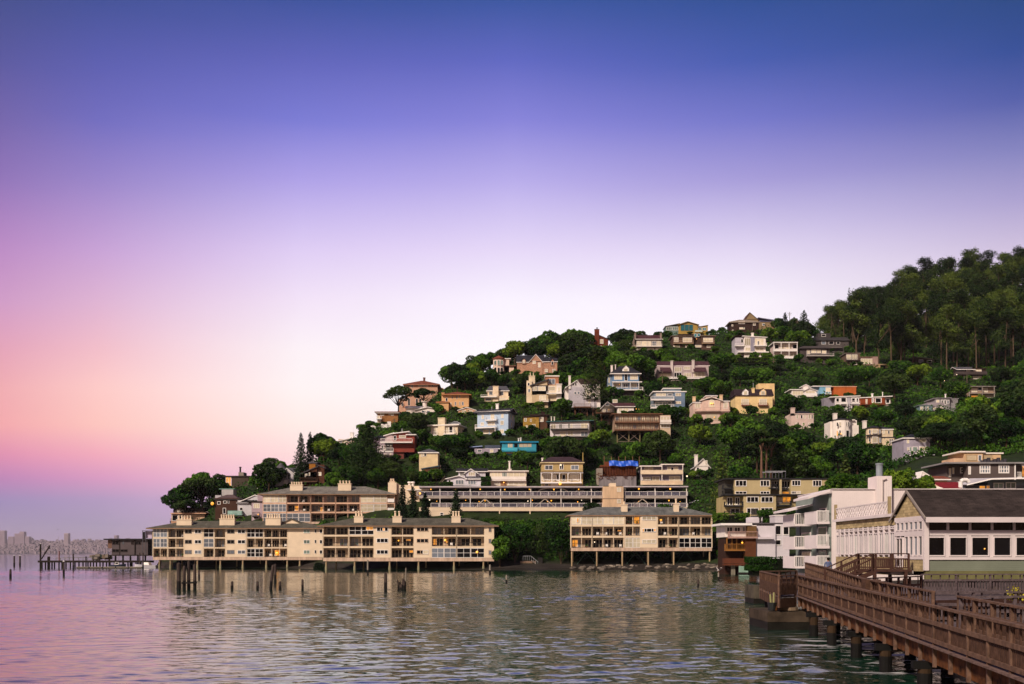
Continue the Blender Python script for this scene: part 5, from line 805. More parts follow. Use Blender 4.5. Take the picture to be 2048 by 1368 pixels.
def multipots(h, x0, x1, ytop, ypot, ybase, n, d):
    """broad chimney stack with a row of flues"""
    c = h.chim(x0, x1, ytop, ybase, BEIGE, d, 1.5, 0)
    a, b = h.X(x0, d), h.X(x1, d); z = h.Z(ytop, d) + .18; zt = h.Z(ypot, d)
    for i in range(n):
        m = MB(); x = a + (b - a) * (i + .6) / (n + .2); m.cyl((x, d + .75, z), (x, d + .75, zt - .25), .24, .2, 8, BEIGE); m.cyl((x, d + .75, zt - .25), (x, d + .75, zt), .32, .26, 8, BEIGE); m.build('flue', c)

# block A (left, over the water)
h = House(FULL, 'apartment_block', 'long beige apartment block on stilts, the leftmost one, ending in a blank wall', 'the left stilt apartments', 475, 1120, Y=280, cat='apartments')
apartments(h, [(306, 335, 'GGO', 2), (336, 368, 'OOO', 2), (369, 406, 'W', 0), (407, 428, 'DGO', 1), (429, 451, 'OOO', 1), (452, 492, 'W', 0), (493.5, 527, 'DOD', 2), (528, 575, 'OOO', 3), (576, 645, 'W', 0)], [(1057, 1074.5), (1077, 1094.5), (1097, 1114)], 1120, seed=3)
for xs, in (((369.5, 383.5),), ((389, 403),), ((454, 469),), ((475, 491),)):
    for y, g in ((1059, 'd'), (1079.5, 'd'), (1100, 'g')): h.win(xs[0], y, xs[1], y + 8, g, None if xs[0] in (389, 475) else M('#8a8078', 'plain'), d=-.06, n=2)
for y in (1058.5, 1079.5, 1100): h.win(607, y, 620, y + 8, 'n', OFFW, d=-.06, n=2); h.win(629, y, 633, y + 7, 'd', OFFW, d=-.06); h.win(639, y, 645, y + 8, 'd', OFFW, d=-.06)
h.hip(300, 646, 1056, 1042, GROOF, dep=11, oh=.9, inset=9, fascia=M('#8a6f5a', 'plain'))
h.gy(560, 606, 1047, 1037, GROOF, BEIGE, d=3.2, dep=4, oh=.3, fascia=GROOF)
multipots(h, 353, 383, 1040, 1031, 1049, 5, 1.5); multipots(h, 439, 469, 1038, 1029, 1049, 6, 1.5); multipots(h, 531, 561, 1037, 1028, 1047, 6, 1.5)
stilts(h, [318, 340, 394, 440, 485, 532, 574, 599], 1120, 1136); stilts(h, [330, 350, 376, 420, 462, 510, 558, 620], 1120, 1134, .35, 6)
h.lamp(552, 1107, .9, .45, LAMP); h.win(549, 1099, 560, 1112, 'o', OFFW, d=1.66); h.done(); KEEP.append((300, 650, 1030, 1137, 279))
# block B
h = House(FULL, 'apartment_block', 'long beige apartment block on stilts, the middle one with three capped chimneys', 'the middle stilt apartments', 812, 1122.5, Y=252, cat='apartments')
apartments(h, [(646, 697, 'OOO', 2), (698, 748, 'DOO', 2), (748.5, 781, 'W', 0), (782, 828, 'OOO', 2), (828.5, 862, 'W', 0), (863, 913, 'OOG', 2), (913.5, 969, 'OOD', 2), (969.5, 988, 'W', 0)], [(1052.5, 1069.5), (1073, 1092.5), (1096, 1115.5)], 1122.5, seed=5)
for y, g in ((1054, 'd'), (1076.5, 'd'), (1099.5, 'd')):
    h.win(753, y, 776.5, y + 9, g, d=-.06, n=3); h.win(833, y + .5, 857, y + 9, g, M('#c9b09a', 'plain'), d=-.06, n=3); h.win(977, y + 1, 983, y + 10, 'g', M('#b09a88', 'plain'), d=-.06)
h.win(845.5, 1100, 857, 1108.5, 'p', d=-.08)
h.hip(639, 993, 1051, 1036, GROOF, dep=11, oh=.6, inset=8, fascia=M('#8a6f5a', 'plain'))
for x, p in ((708, 3), (785, 2), (903, 3)): multipots(h, x, x + 18, 1033.5, 1022, 1044.5, p, 1.6)
stilts(h, [652, 709, 779, 837, 908, 967], 1122.5, 1140); stilts(h, [664, 720, 788, 848, 916, 975], 1122.5, 1138, .35, 6)
h.win(732, 1053, 747, 1061, 'o', d=.0, n=2); h.lamp(890, 1080, .9, .28); h.lamp(893, 1084, 1.0, .2); h.win(866, 1077, 874, 1091, 'o', OFFW, d=1.66); h.win(812, 1078, 822, 1082, 'o', OFFW, d=1.6); h.win(818, 1100, 827, 1106, 'o', OFFW, d=1.6); h.win(765, 1055.5, 770, 1062, 'o', d=-.1); h.lamp(954, 1104, -.3, .3); h.lamp(796, 1081, 1.2, .2); h.done(); KEEP.append((642, 992, 1024, 1142, 251))
# block C
h = House(FULL, 'apartment_block', 'beige three storey apartment block raised on tall stilts above a rocky bank', 'the tall stilt apartments', 1283, 1102, Y=252, cat='apartments')
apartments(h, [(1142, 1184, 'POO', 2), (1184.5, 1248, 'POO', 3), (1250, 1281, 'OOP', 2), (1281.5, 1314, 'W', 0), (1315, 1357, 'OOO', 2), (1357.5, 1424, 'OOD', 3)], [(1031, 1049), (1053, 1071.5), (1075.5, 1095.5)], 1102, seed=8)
for y, g in ((1032.5, 'p'), (1056.5, 'd'), (1079, 'p')): h.win(1284, y, 1312.5, y + 8, g, d=-.06, n=3)
h.win(1284, 1057, 1289, 1064, 'o', d=-.1); h.win(1307, 1057, 1312, 1063, 'o', d=-.1)
h.hip(1137, 1430, 1030, 1014, M('#6c6c6a', 'shake', .9, .45), dep=11, oh=.3, inset=8, fascia=M('#8a6f5a', 'plain'))
multipots(h, 1243, 1255, 1010, 1003, 1022, 1, 2); multipots(h, 1348, 1358, 1008, 997, 1022, 1, 2)
stilts(h, [1144, 1194, 1245, 1297, 1348, 1420], 1102, 1134, .42, foot=False); stilts(h, [1149, 1199, 1249, 1300, 1352, 1416], 1102, 1134, .35, 6, foot=False)
for x in (1175, 1275, 1375):
    m = MB(); m.bar((h.X(x), 3, h.Z(1104)), (h.X(x - 22), 3, h.Z(1132)), .14, .14, M('#3d5548', 'plain')); m.bar((h.X(x), 3, h.Z(1104)), (h.X(x + 22), 3, h.Z(1132)), .14, .14, M('#3d5548', 'plain')); m.build('brace', h.root)
h.win(1267, 1033, 1279, 1048, 'o', OFFW, d=1.6); h.win(1153, 1036, 1158, 1045, 'o', d=-.02); h.lamp(1323, 1040, .9, .3); h.win(1144, 1079, 1156, 1094, 'o', OFFW, d=1.66); h.win(1235, 1060, 1242, 1063, 'o', OFFW, d=1.6); h.lamp(1190, 1084, 1.2, .15, LAMPW); h.done(); KEEP.append((1138, 1428, 1000, 1136, 251))
# upper left pink block
h = House(FULL, 'apartment_block', 'pinkish apartment block with a long grey roof, set back above the left stilt blocks', 'the pink upper apartments', 658, 1048, Y=296, cat='apartments')
apartments(h, [(526, 573, 'PGG', 3), (573.5, 621, 'OOG', 2), (621.5, 671, 'OOO', 2), (671.5, 720, 'OOO', 2), (721, 774, 'PPO', 2), (774.5, 789, 'OOO', 1)], [(989, 1005), (1008, 1023.5), (1026.5, 1043.5)], 1048, wall=M('#d3ac9a', 'stucco'), back=M('#b59a90', 'stucco'), slabm=M('#cfa990', 'stucco'), seed=12)
h.hip(521, 790, 988, 973, M('#77726c', 'shake', .9, .4), dep=11, oh=.7, inset=10, fascia=M('#8a6f5a', 'plain'))
multipots(h, 580, 605, 970, 963.5, 982, 5, 2); multipots(h, 676, 702, 968, 961, 980, 4, 2)
for y in (1005, 1023.5): h.rail(775, 789, y, 1.1, WHITE, -.3, 0, .5, WHITE, None, False)
h.win(589, 1011, 598, 1022, 'o', OFFW, d=1.6); h.win(640, 1014, 646, 1024, 'o', OFFW, d=1.6); h.done(); KEEP.append((523, 792, 964, 1046, 295))
h = House(FULL, 'stair_tower', 'beige stepped stair tower with roof vents joining the pink apartments to the parking deck', 'the beige stair tower', 805, 1030, Y=297, cat='tower')
h.block(776, 793, 965, 1040, BEIGE, d=0, dep=8); h.block(793, 822, 970, 1040, BEIGE, d=.8, dep=8); h.block(822, 839, 972, 985, BEIGE, d=2, dep=6); h.flat(815, 858, 978, OFFW, .4, d=-.5, dep=5, oh=.1); multipots(h, 779, 789, 963, 957, 966, 2, 2)
for x in (819, 826):
    m = MB(); z = h.Z(966, 3); m.cyl((h.X(x, 3), 3, h.Z(972, 3)), (h.X(x, 3), 3, z), .4, .4, 10, OFFW); m.cyl((h.X(x, 3), 3, z), (h.X(x, 3), 3, z + .4), .65, .5, 10, OFFW); m.build('roof_vent', h.root)
m = MB(); m.bar((h.X(793), -.15, h.Z(980)), (h.X(793), -.15, h.Z(1035)), .15, .15, M('#7d6a5a', 'plain')); m.build('drain_pipe', h.root); h.lamp(840, 987, -.6, .35); h.done(); KEEP.append((776, 800, 958, 1025, 296))

# ======================= two level parking deck
h = House(FULL, 'parking_deck', 'long two level parking deck with white railings, ceiling lamps and apartments below', 'the parking deck', 1100, 1041, Y=292, cat='parking deck')
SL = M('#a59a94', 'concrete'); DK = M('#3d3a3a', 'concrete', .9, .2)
def slab(a, b, y0, y1, d0, d1, mat, name='deck'):
    m = MB(); m.box(h.X(a), h.X(b), d0, d1, h.Z(y1), h.Z(y0), mat); return m.build(name, h.root)
slab(838, 1206, 972.5, 975, -.4, 14, M('#b4aab0', 'plain'), 'roof'); slab(1246.5, 1376, 972, 974.5, -.4, 14, M('#b4aab0', 'plain'), 'roof')
slab(838, 1374, 991.5, 996.5, 0, 15, SL); slab(838, 1374, 1014.5, 1022, 0, 12, BEIGE)
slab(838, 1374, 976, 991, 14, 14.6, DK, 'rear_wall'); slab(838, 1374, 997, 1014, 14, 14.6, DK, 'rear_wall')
h.grow(832, 1375, 972, 1023)
h.block(858, 907, 1022.3, 1041, BEIGE, d=0, dep=8, down=4); h.block(907, 1124, 1022.3, 1041, M('#8a6a50', 'board'), d=1.6, dep=7, down=4); h.win(880, 1025, 887, 1033, 'd', d=0, h=1); slab(905, 1124, 1039.5, 1042, -.1, 1.58, BEIGE, 'floor_slab')
for i in range(13): h.win(942 + i * 14, 1024, 953.5 + i * 14, 1038, 'p' if i % 4 == 0 else 'd', M('#6b4a36', 'plain'), d=1.6, n=2, name='sliding_door')
h.rail(940, 1122, 1039.5, 1.15, WHITE, -.05, 0, .5, M('#b9a79c', 'plain'), None, False)
for x in (999, 1060): h.post(x, 1022, 1040, .3, BEIGE, d=.1)
for (a, b) in ((834, 1205), (1247, 1375)):
    for y in (991.5, 1014.5):
        if y > 1000 and a == 834: a = 862
        n = int((b - a) / 15.3); w = (b - a) / n
        m = MB(); z = h.Z(y)
        for i in range(n + 1): x = h.X(a + w * i); m.box(x - .06, x + .06, -.12, -.02, z, z + 1.2, WHITE)
        m.bar((h.X(a), -.07, z + 1.2), (h.X(b), -.07, z + 1.2), .1, .1, WHITE); m.bar((h.X(a), -.07, z + .1), (h.X(b), -.07, z + .1), .06, .06, WHITE)
        nb = int((h.X(b) - h.X(a)) / .3)
        for i in range(nb): x = h.X(a) + .3 * i; m.box(x - .035, x + .035, -.09, -.05, z + .1, z + 1.15, M('#9a92a8', 'plain'))
        m.build('railing', h.root)
for x in [880 + 60.5 * i for i in range(6)] + [1250, 1310, 1373]:
    h.post(x, 975, 991.5, .22, OFFW, d=.1); h.post(x, 996.5, 1014.5, .22, OFFW, d=.1)
for x in (970, 1090, 1285):
    m = MB(); m.bar((h.X(x), .25, h.Z(997.5)), (h.X(x - 20), .25, h.Z(1014)), .22, .22, M('#b8a898', 'plain')); m.bar((h.X(x), .25, h.Z(997.5)), (h.X(x + 20), .25, h.Z(1014)), .22, .22, M('#b8a898', 'plain')); m.build('brace', h.root)
for i in range(7): h.lamp(861 + i * 49.5, 978, 1.5 + (i % 2), .2)
for i, x in enumerate((858, 872, 930, 957, 969, 1056, 1065, 1096, 1104, 1158, 1164, 1280, 1342, 1366)): h.lamp(x, 999 + (i * 2.3) % 4.5, 2 + i % 5, .15 if i % 4 else .2, LAMP if i % 5 else LAMPW)
for x in (1279, 1342): h.lamp(x, 977, 1.5, .26)
m = MB(); a, b = h.X(1075), h.X(1138)
for i in range(10):
    t0, t1 = i / 10, (i + 1) / 10; f = lambda t: h.Z(983) + 1.3 * (1 - (2 * t - 1) ** 4) * .9
    m.bar((a + (b - a) * t0, 3, f(t0)), (a + (b - a) * t1, 3, f(t1)), .3, .3, OFFW)
m.bar((a, 3, h.Z(991.4)), (a, 3, h.Z(983)), .3, .3, OFFW); m.bar((b, 3, h.Z(991.4)), (b, 3, h.Z(983)), .3, .3, OFFW); m.build('arched_frame', h.root); h.done(); PARK = h; KEEP.append((842, 1376, 970, 1016, 291)); KEEP.append((930, 1124, 1014, 1034, 291))
h = House(FULL, 'lift_tower', 'stained beige lift tower with two small windows dividing the parking deck', 'the lift tower', 1226, 1030, Y=291.2, cat='tower')
h.block(1205.5, 1247, 973, 1040, M('#d0b090', 'stain', .9, .3), dep=8); h.block(1220, 1232, 966, 974, BEIGE, d=1, dep=4)
for y in (975.5, 998.5): h.win(1234, y, 1242, y + 8, 'o' if False else 'p', OFFW, d=0); 
m = MB(); m.box(h.X(1205.5), h.X(1247), -.05, 0, h.Z(998), h.Z(996.5), M('#8a7464', 'plain')); m.build('trim', h.root); h.done()
# cars
def car(label, px, ground_py, d, hexc, kind='hatch', yaw=0.0, grp=None, k=None, Y=292, loc=None):
    k = Y / F; P = loc or (at(px, ground_py, Y) + Vector(((px - 1024) / F * d, d, 0)))
    o = thing('parked_car', label, 'car', P, yaw, grp)
    paint = M(hexc, 'plain', .3, .05); m = MB(); L_, w = 4.3, .86
    prof = [(-2.1, .3), (-2.15, .7), (-2.0, .92), (-1.0, 1.0), (-.4, 1.45), (1.0, 1.47), (1.75, 1.02), (2.12, .95), (2.15, .35)]
    if kind == 'suv': prof = [(-2.15, .35), (-2.2, .85), (-2.05, 1.05), (-1.1, 1.12), (-.6, 1.68), (1.75, 1.7), (2.1, 1.15), (2.15, .4)]
    n = len(prof); v = [(x, -w + (.12 if z > 1.2 else 0), z) for x, z in prof] + [(x, w - (.12 if z > 1.2 else 0), z) for x, z in prof]
    m.poly(v, [tuple(range(n)), tuple(range(n, 2 * n))[::-1]] + [(i, n + i, n + (i + 1) % n, (i + 1) % n) for i in range(n)], paint); m.build('body', o)
    top = max(z for x, z in prof); m = MB()
    for s_ in (-1, 1):
        y = s_ * (w - .1) + s_ * .03; x0, x1 = (-.85, 1.45) if kind != 'suv' else (-.85, 1.85)
        m.face([(x0, s_ * (w + .01), 1.02 if kind != 'suv' else 1.14), (x1, s_ * (w + .01), 1.02 if kind != 'suv' else 1.14), (x1 - .45, s_ * (w - .1), top - .1), (x0 + .5, s_ * (w - .1), top - .1)], GD)
    m.build('side_windows', o)
    for x in (-1.35, 1.35):
        for s_ in (-1, 1):
            q = MB(); q.cyl((x, s_ * (w - .18), .32), (x, s_ * (w + .02), .32), .32, .32, 12, DARK); q.cyl((x, s_ * (w + .02), .32), (x, s_ * (w + .03), .32), .19, .19, 10, METAL); q.build('wheel', o)
    for s_ in (-1, 1):
        q = MB(); q.box(-2.19, -2.12, s_ * .6 - .15, s_ * .6 + .15, .68, .82, WHITE); q.build('headlight', o)
    return o
CARC = {'white': '#d8d8dc', 'silver': '#9a9ca4', 'dark grey': '#3a3c42', 'blue': '#4a6a9a', 'black': '#17181c', 'pale blue': '#8aa0bc', 'maroon': '#5a2a30'}
up = [(893, 'white', 'hatch'), (929, 'silver', 'hatch'), (953, 'dark grey', 'suv'), (971, 'white', 'hatch'), (989, 'dark grey', 'hatch'), (1008, 'pale blue', 'hatch'), (1031, 'black', 'suv'), (1053, 'silver', 'hatch'), (1068, 'maroon', 'hatch'), (1094, 'white', 'hatch'), (1156, 'white', 'suv'), (1172, 'dark grey', 'hatch'), (1300, 'silver', 'suv'), (1342, 'blue', 'suv')]
dn = [(892, 'white', 'hatch'), (934, 'pale blue', 'hatch'), (972, 'white', 'suv'), (1048, 'silver', 'hatch'), (1056, 'black', 'hatch'), (1095, 'dark grey', 'suv'), (1115, 'white', 'hatch'), (1279, 'white', 'suv'), (1301, 'silver', 'suv'), (1362, 'white', 'hatch')]
ords = ['leftmost', 'second', 'third', 'fourth', 'fifth', 'sixth', 'seventh', 'eighth', 'ninth', 'tenth', 'eleventh', 'twelfth', 'second from right', 'rightmost']
for lst, y, nm in ((up, 991.5, 'upper'), (dn, 1014.5, 'lower')):
    last = -99; dd = 3.4
    for i, (p, c, k_) in enumerate(lst):
        dd = 3.4 if p - last > 31 or dd > 5 else 6.2
        last = p; od = ords[i] if i < len(lst) - 1 else 'rightmost'
        if od in ('leftmost', 'rightmost'): lb = f'{c} car parked on the {nm} parking level, {od} in its row'
        elif od.startswith('second from'): lb = f'{c} car parked on the {nm} parking level, second from the right'
        else: lb = f'{c} car parked on the {nm} parking level, {od} from the left'
        car(lb, p, y, dd, CARC[c], k_, R(180) * (i % 2), 'cars on the parking deck')
car('silver car parked on the open roof deck of the cream chimney tower house', 0, 0, 0, CARC['silver'], 'hatch', 0, None, loc=HCREAM.root.matrix_basis @ Vector((HCREAM.X(1035), 4.5, HCREAM.Z(850) + .05)))
car('white car parked on the road at the right end of the parking deck', 1392, 1010, 2, CARC['white'], 'hatch', 0, None, Y=294)
# ======================= olive apartments, right of the inlet
h = House(Z4, 'apartment_block', 'olive yellow stepped apartment block with dark balconies behind the waterfront houses', 'the olive apartments', 600, 650, Y=236, cat='apartments')
OL = M('#b3a27c', 'board', .85, .15); BK = M('#2a2a2c', 'plain', .7, .2)
h.block(238, 590, 285, 432, OL, d=2, dep=10, down=0); h.block(790, 1145, 285, 440, OL, d=2, dep=10, down=0); h.block(146, 238, 290, 440, M('#4d4a42', 'board'), d=3.5, dep=8, down=0); h.block(590, 790, 290, 440, M('#7a6f54', 'board'), d=3.5, dep=8, down=0); h.flat(140, 1145, 275, BK, .35, d=2, dep=11, oh=.2)
h.block(328, 645, 445, 655, OL, dep=12); h.block(146, 328, 450, 655, M('#a5946a', 'board'), d=1.5, dep=10); h.block(645, 960, 450, 620, M('#a5946a', 'board'), d=1.5, dep=10); h.flat(140, 980, 432, BK, .3, d=-.1, dep=3, oh=.2)
h.wins([(248, 295, 358, 355), (490, 295, 582, 355), (798, 295, 885, 350), (1002, 295, 1090, 355), (248, 402, 358, 432), (490, 402, 582, 432), (845, 402, 885, 430, 'p'), (795, 402, 840, 430)], g='d', d=2, n=3)
h.wins([(358, 455, 475, 512), (497, 455, 615, 512), (358, 565, 475, 620), (495, 562, 615, 620)], g='d', n=3)
h.wins([(165, 462, 220, 540, 'd'), (245, 462, 290, 540, 'd'), (655, 462, 700, 520, 'p'), (705, 455, 792, 515, 'o'), (855, 455, 920, 490, 'o'), (200, 570, 290, 625, 'd'), (655, 570, 780, 610, 'd')], d=1.5, n=2)
h.win(705, 405, 775, 430, 'o', d=3.5); h.wins([(600, 300, 678, 370, 'd'), (698, 300, 780, 370, 'd')], d=3.5, n=3)
h.post(688, 285, 432, .5, OL, d=2.1)
for a, b, y, d_ in ((148, 238, 375, 3.5), (592, 680, 372, 3.5), (696, 785, 385, 3.5), (148, 328, 545, 1.5), (645, 800, 540, 1.5), (148, 238, 430, 3.5), (148, 328, 640, 1.5)): h.bal(a, b, y, BK, 1.5, d=d_, sp=.22, h=1.0)
for x in (158, 200, 250, 268): h.lamp(x, 528, .8, .12, LAMPW)
h.done()
h = House(Z4, 'trellis', 'slender white frame structure on bare posts behind the olive apartments', 'the white frame structure', 650, 270, Y=252, cat='frame')
m = MB(); z0, z1 = h.Z(275), h.Z(208)
for x in (548, 610, 672, 736): m.bar((h.X(x), 0, z0 - 1), (h.X(x), 0, z1), .15, .15, GREYR); m.bar((h.X(x), 3, z0 - 1), (h.X(x), 3, z1), .15, .15, GREYR)
m.bar((h.X(540), 0, z1), (h.X(740), 0, z1), .2, .2, M('#8f8f95', 'plain')); m.bar((h.X(540), 3, z1), (h.X(740), 3, z1), .2, .2, M('#8f8f95', 'plain')); m.build('frame', h.root); h.grow(548, 736, 208, 270); h.done()

# white house with brown decks
h = House(Z4, 'waterfront_house', 'white cubic house with stacked brown timber decks facing the water', 'the white house with brown decks', 500, 1120, Y=192, cat='house')
WH = M('#c9c2c8', 'stucco', .8, .1); BR = M('#5a3622', 'plank')
h.block(450, 640, 740, 1060, WH, d=0, dep=9, down=2); h.block(640, 775, 725, 1050, WH, d=.4, dep=9, down=2); h.flat(400, 760, 712, M('#4a4648', 'plain'), .3, d=1, dep=8, oh=.1); h.block(635, 775, 638, 700, WH, d=3, dep=4); h.flat(635, 775, 634, WHITE, .2, d=3, dep=4, oh=.1); h.block(398, 512, 655, 706, WH, d=2.5, dep=4); h.chim(410, 465, 640, 655, M('#3a3838'), d=3, pots=3, cap=False); h.pipe(490, 665, 720, .2, DARK, d=1.5)
h.wins([(637, 735, 695, 830), (637, 875, 695, 930)], g='d', d=.4, n=1); h.wins([(712, 735, 772, 830), (712, 875, 772, 930)], g='d', d=.4)
h.block(455, 618, 848, 870, M('#c5bcc2', 'stucco'), d=-.9, dep=.9, down=0)
h.block(145, 455, 735, 850, OFFW, d=.8, dep=8, down=0); h.flat(118, 400, 716, WHITE, .4, d=-.6, dep=9, oh=.2); h.wins([(160, 750, 222, 800), (236, 752, 298, 800), (318, 752, 340, 800)], g='d', d=.8, n=2); h.block(368, 455, 742, 850, M('#6a5030', 'plank'), d=-.6, dep=5, down=0)
h.bal(180, 455, 850, M('#a5847a', 'plank'), 1.8, d=.8, sp=.25); h.block(150, 440, 858, 1120, M('#35221a', 'plank'), d=1.5, dep=7); h.block(345, 450, 850, 1110, BR, d=-.4, dep=5, down=.5)
h.bal(155, 345, 972, M('#8d6030', 'plank'), 1.8, d=1.5, sp=.25); h.bal(130, 450, 1112, M('#5d3424', 'plank'), 1.9, d=1.0, sp=.2, solid=M('#5d3424', 'plank')); h.lamp(320, 905, .4, .18)
for x in (165, 215, 260): h.post(x, 858, 985, .2, M('#8d6030', 'plank'), d=0)
for x in (215, 235, 290, 340, 390, 430): h.post(x, 1118, 1175, .35, M('#7d7668', 'stain'), d=0, down=1.5)
h.win(165, 870, 200, 960, 'd', BR, d=1.5); h.win(300, 875, 340, 930, 'p', BR, d=1.5); h.done()
h = House(Z4, 'seawall', 'pale green painted plank seawall panel at the beach below the brown decks', 'the green seawall panel', 330, 1225, Y=181, cat='seawall', keep=False)
m = MB()
for i in range(9): m.box(h.X(285 + i * 11), h.X(295 + i * 11), 0, .35, h.Z(1225) - 1, h.Z(1132 + (i * 37) % 9), M('#8fae9c', 'stain', .85, .4))
m.build('planks', h.root); m = MB(); m.box(h.X(272), h.X(390), -.15, 0, h.Z(1215), h.Z(1195), DARK); m.build('base_beam', h.root); h.grow(285, 385, 1132, 1200); h.done()

# big white three storey building with balconies toward the water
h = House(Z4, 'apartment_house', 'large white three storey building with stacked white balconies and a square chimney block', 'the large white balcony building', 1400, 1140, Y=100, cat='building')
WB = M('#d6cac8', 'board', .8, .08); WT = M('#d8cdcd', 'plain', .7, .1); AQ = M('#7b8580', 'board', .8, .15)
k = h.k
xl = h.X(1195)
m = MB(); m.box(xl, xl + 26, 0, 12, h.Z(1140) - 1.5, h.Z(383), WB); m.build('wall', h.root); h.grow(1195, 2030, 383, 1130); KEEP.append((1570, 1665, 980, 1140, 100))
m = MB(); m.box(xl - .05, xl + 26, -.12, 12.1, h.Z(383) - .02, h.Z(378), WT); m.build('roof', h.root)
dep2 = 12
# balcony side: recessed aqua wall, slabs and balustrades projecting to the left
m = MB(); m.box(xl - .25, xl - .01, .3, dep2, h.Z(1120) - 1, h.Z(430), AQ); m.build('wall', h.root)
def yslab(z1, z0, xo, y0, y1, mat, nm): m = MB(); m.box(xl - xo, xl - .26, y0, y1, z0, z1, mat); return m.build(nm, h.root)
for i, (zf, zu) in enumerate(((h.Z(700), h.Z(722)), (h.Z(935), h.Z(962)), (h.Z(1140), h.Z(1160)))):
    for j, (ya, yb_, xo) in enumerate(((0.0, 4.3, 1.55), (5.9, 10.5, 2.1))):
        o = yslab(zf - .05 * j, zu - .05 * j, xo, ya, yb_, WT, 'balcony'); z = zf - .05 * j
        m = MB(); m.box(xl - xo, xl - xo + .08, ya + .02, yb_ - .02, z + .001, z + 1.08, WT); m.build('front_panel', o)
        m = MB(); m.bar((xl - xo, ya + .05, z + 1.08), (xl - .3, ya + .05, z + 1.08), .09, .09, WHITE)
        n = 9
        for q in range(n + 1): xx = xl - xo + (xo - .35) * q / n; m.bar((xx, ya + .05, z), (xx, ya + .05, z + 1.08), .05, .05, WHITE)
        m.build('railing', o)
for (y0, y1, z0, z1, g) in ((1.0, 3.2, 560, 690, 'd'), (6.5, 9.5, 600, 720, 'n'), (.8, 3.6, 745, 930, 'n'), (6.2, 9.6, 790, 940, 'n'), (1.0, 3.4, 980, 1130, 'n'), (6.2, 9.4, 990, 1130, 'p')):
    m = MB(); x = xl - .27; m.box(x - .06, x, y0, y1, h.Z(z1), h.Z(z0), WT); m.build('window_frame', h.root)
    m = MB(); m.face([(x - .07, y0 + .12, h.Z(z1) + .1), (x - .07, y1 - .12, h.Z(z1) + .1), (x - .07, y1 - .12, h.Z(z0) - .1), (x - .07, y0 + .12, h.Z(z0) - .1)], GLASS[g]); m.build('window_pane', h.root)
# sloped eaves
for (y0, y1, zt, xo, zd) in ((-.2, 5.0, h.Z(385), 2.5, .75), (5.6, 11.5, h.Z(498), 2.9, .6)):
    m = MB(); m.poly([(xl - .26, y0, zt), (xl - xo, y0, zt - zd), (xl - xo, y1, zt - zd), (xl - .26, y1, zt), (xl - .26, y0, zt - .22), (xl - xo, y0, zt - zd - .22), (xl - xo, y1, zt - zd - .22), (xl - .26, y1, zt - .22)], [(0, 1, 2, 3), (7, 6, 5, 4), (0, 4, 5, 1), (1, 5, 6, 2), (2, 6, 7, 3), (3, 7, 4, 0)], WT); m.build('eave', h.root)
for y in (1.0, 7.0):
    m = MB(); m.bar((xl - 1.2, y, h.Z(1140)), (xl - 1.2, y, h.Z(722)), .1, .1, GREYR); m.build('post', h.root)
m = MB(); m.box(h.X(1612), h.X(1757), -.5, .0, h.Z(1000), h.Z(258), WB); m.box(h.X(1612), h.X(1757), 0.01, 2, h.Z(383), h.Z(258), WB); m.build('chimney_block', h.root); h.grow(1612, 1757, 258, 383)
m = MB(); xx = h.X(1675); m.cyl((xx, .6, h.Z(258)), (xx, .6, h.Z(125)), .32, .32, 14, M('#7f878f', 'plain', .4, .3)); m.cyl((xx, .6, h.Z(140)), (xx, .6, h.Z(125)), .37, .37, 14, M('#7f878f', 'plain', .4, .3)); m.build('flue', h.root); h.grow(1655, 1690, 125, 258)
m = MB(); m.cyl((xx - .1, -.6, h.Z(600)), (xx - .1, -.6, h.Z(300)), .06, .06, 8, M('#b9aca8', 'plain')); m.cyl((xx - .1, -.6, h.Z(300)), (xx + .3, -.6, h.Z(285)), .06, .06, 8, M('#b9aca8', 'plain')); m.build('drain_pipe', h.root)
m = MB(); m.poly([(h.X(1280), -.9, h.Z(975)), (h.X(1388), -.9, h.Z(1085)), (h.X(1388), -.9, h.Z(920)), (h.X(1350), -.9, h.Z(920)), (h.X(1280), -.05, h.Z(975)), (h.X(1388), -.05, h.Z(1085)), (h.X(1388), -.05, h.Z(920)), (h.X(1350), -.05, h.Z(920))], [(0, 1, 2, 3), (3, 2, 6, 7), (0, 3, 7, 4), (1, 0, 4, 5), (1, 5, 6, 2)], M('#a9a6b2', 'plain', .5)); m.build('duct_hood', h.root)
m = MB(); m.bar((h.X(1275), -.95, h.Z(980)), (h.X(1385), -.95, h.Z(1090)), .12, .25, M('#4a3a34', 'plain')); m.build('hood_edge', h.root); h.done()

# ======================= waterfront restaurant (shingled gable, long glazed front)
RY, RK = 66.0, 66.0 / F
XC = (1848 - 1024) * RK
def rz(py): return CAMH + (HY - py) * RK
rest = thing('restaurant', 'waterfront restaurant with dark gable roof, white framed window walls and olive clapboard base', 'restaurant', (XC, RY, rz(1150)))
OX = Vector((XC, RY, rz(1150)))
def rb(name, parent=None): return None
SHK = M('#ad9a74', 'shingle', .9, .3, 1.2); CLAP = M('#7f8676', 'siding', .8, .15); MOSS = M('#77744e', 'siding', .9, .35); WF = M('#d3c8c8', 'plain', .65, .14); DKR = M('#39312f', 'roof', .9, .5, .5)
def rl_(v): return (v[0] - OX[0], v[1] - OX[1], v[2] - OX[2])
def rbox(m, x0, x1, y0, y1, z0, z1, mat): m.box(x0 - OX[0], x1 - OX[0], y0 - OX[1], y1 - OX[1], z0 - OX[2], z1 - OX[2], mat)
XR = XC + 19.0; YB = 71.0; ze, zr_ = rz(1030), None
zt, zs, zb = rz(1031), rz(1118), rz(1148)
zridge = CAMH + (HY - 979) / F * 68.5
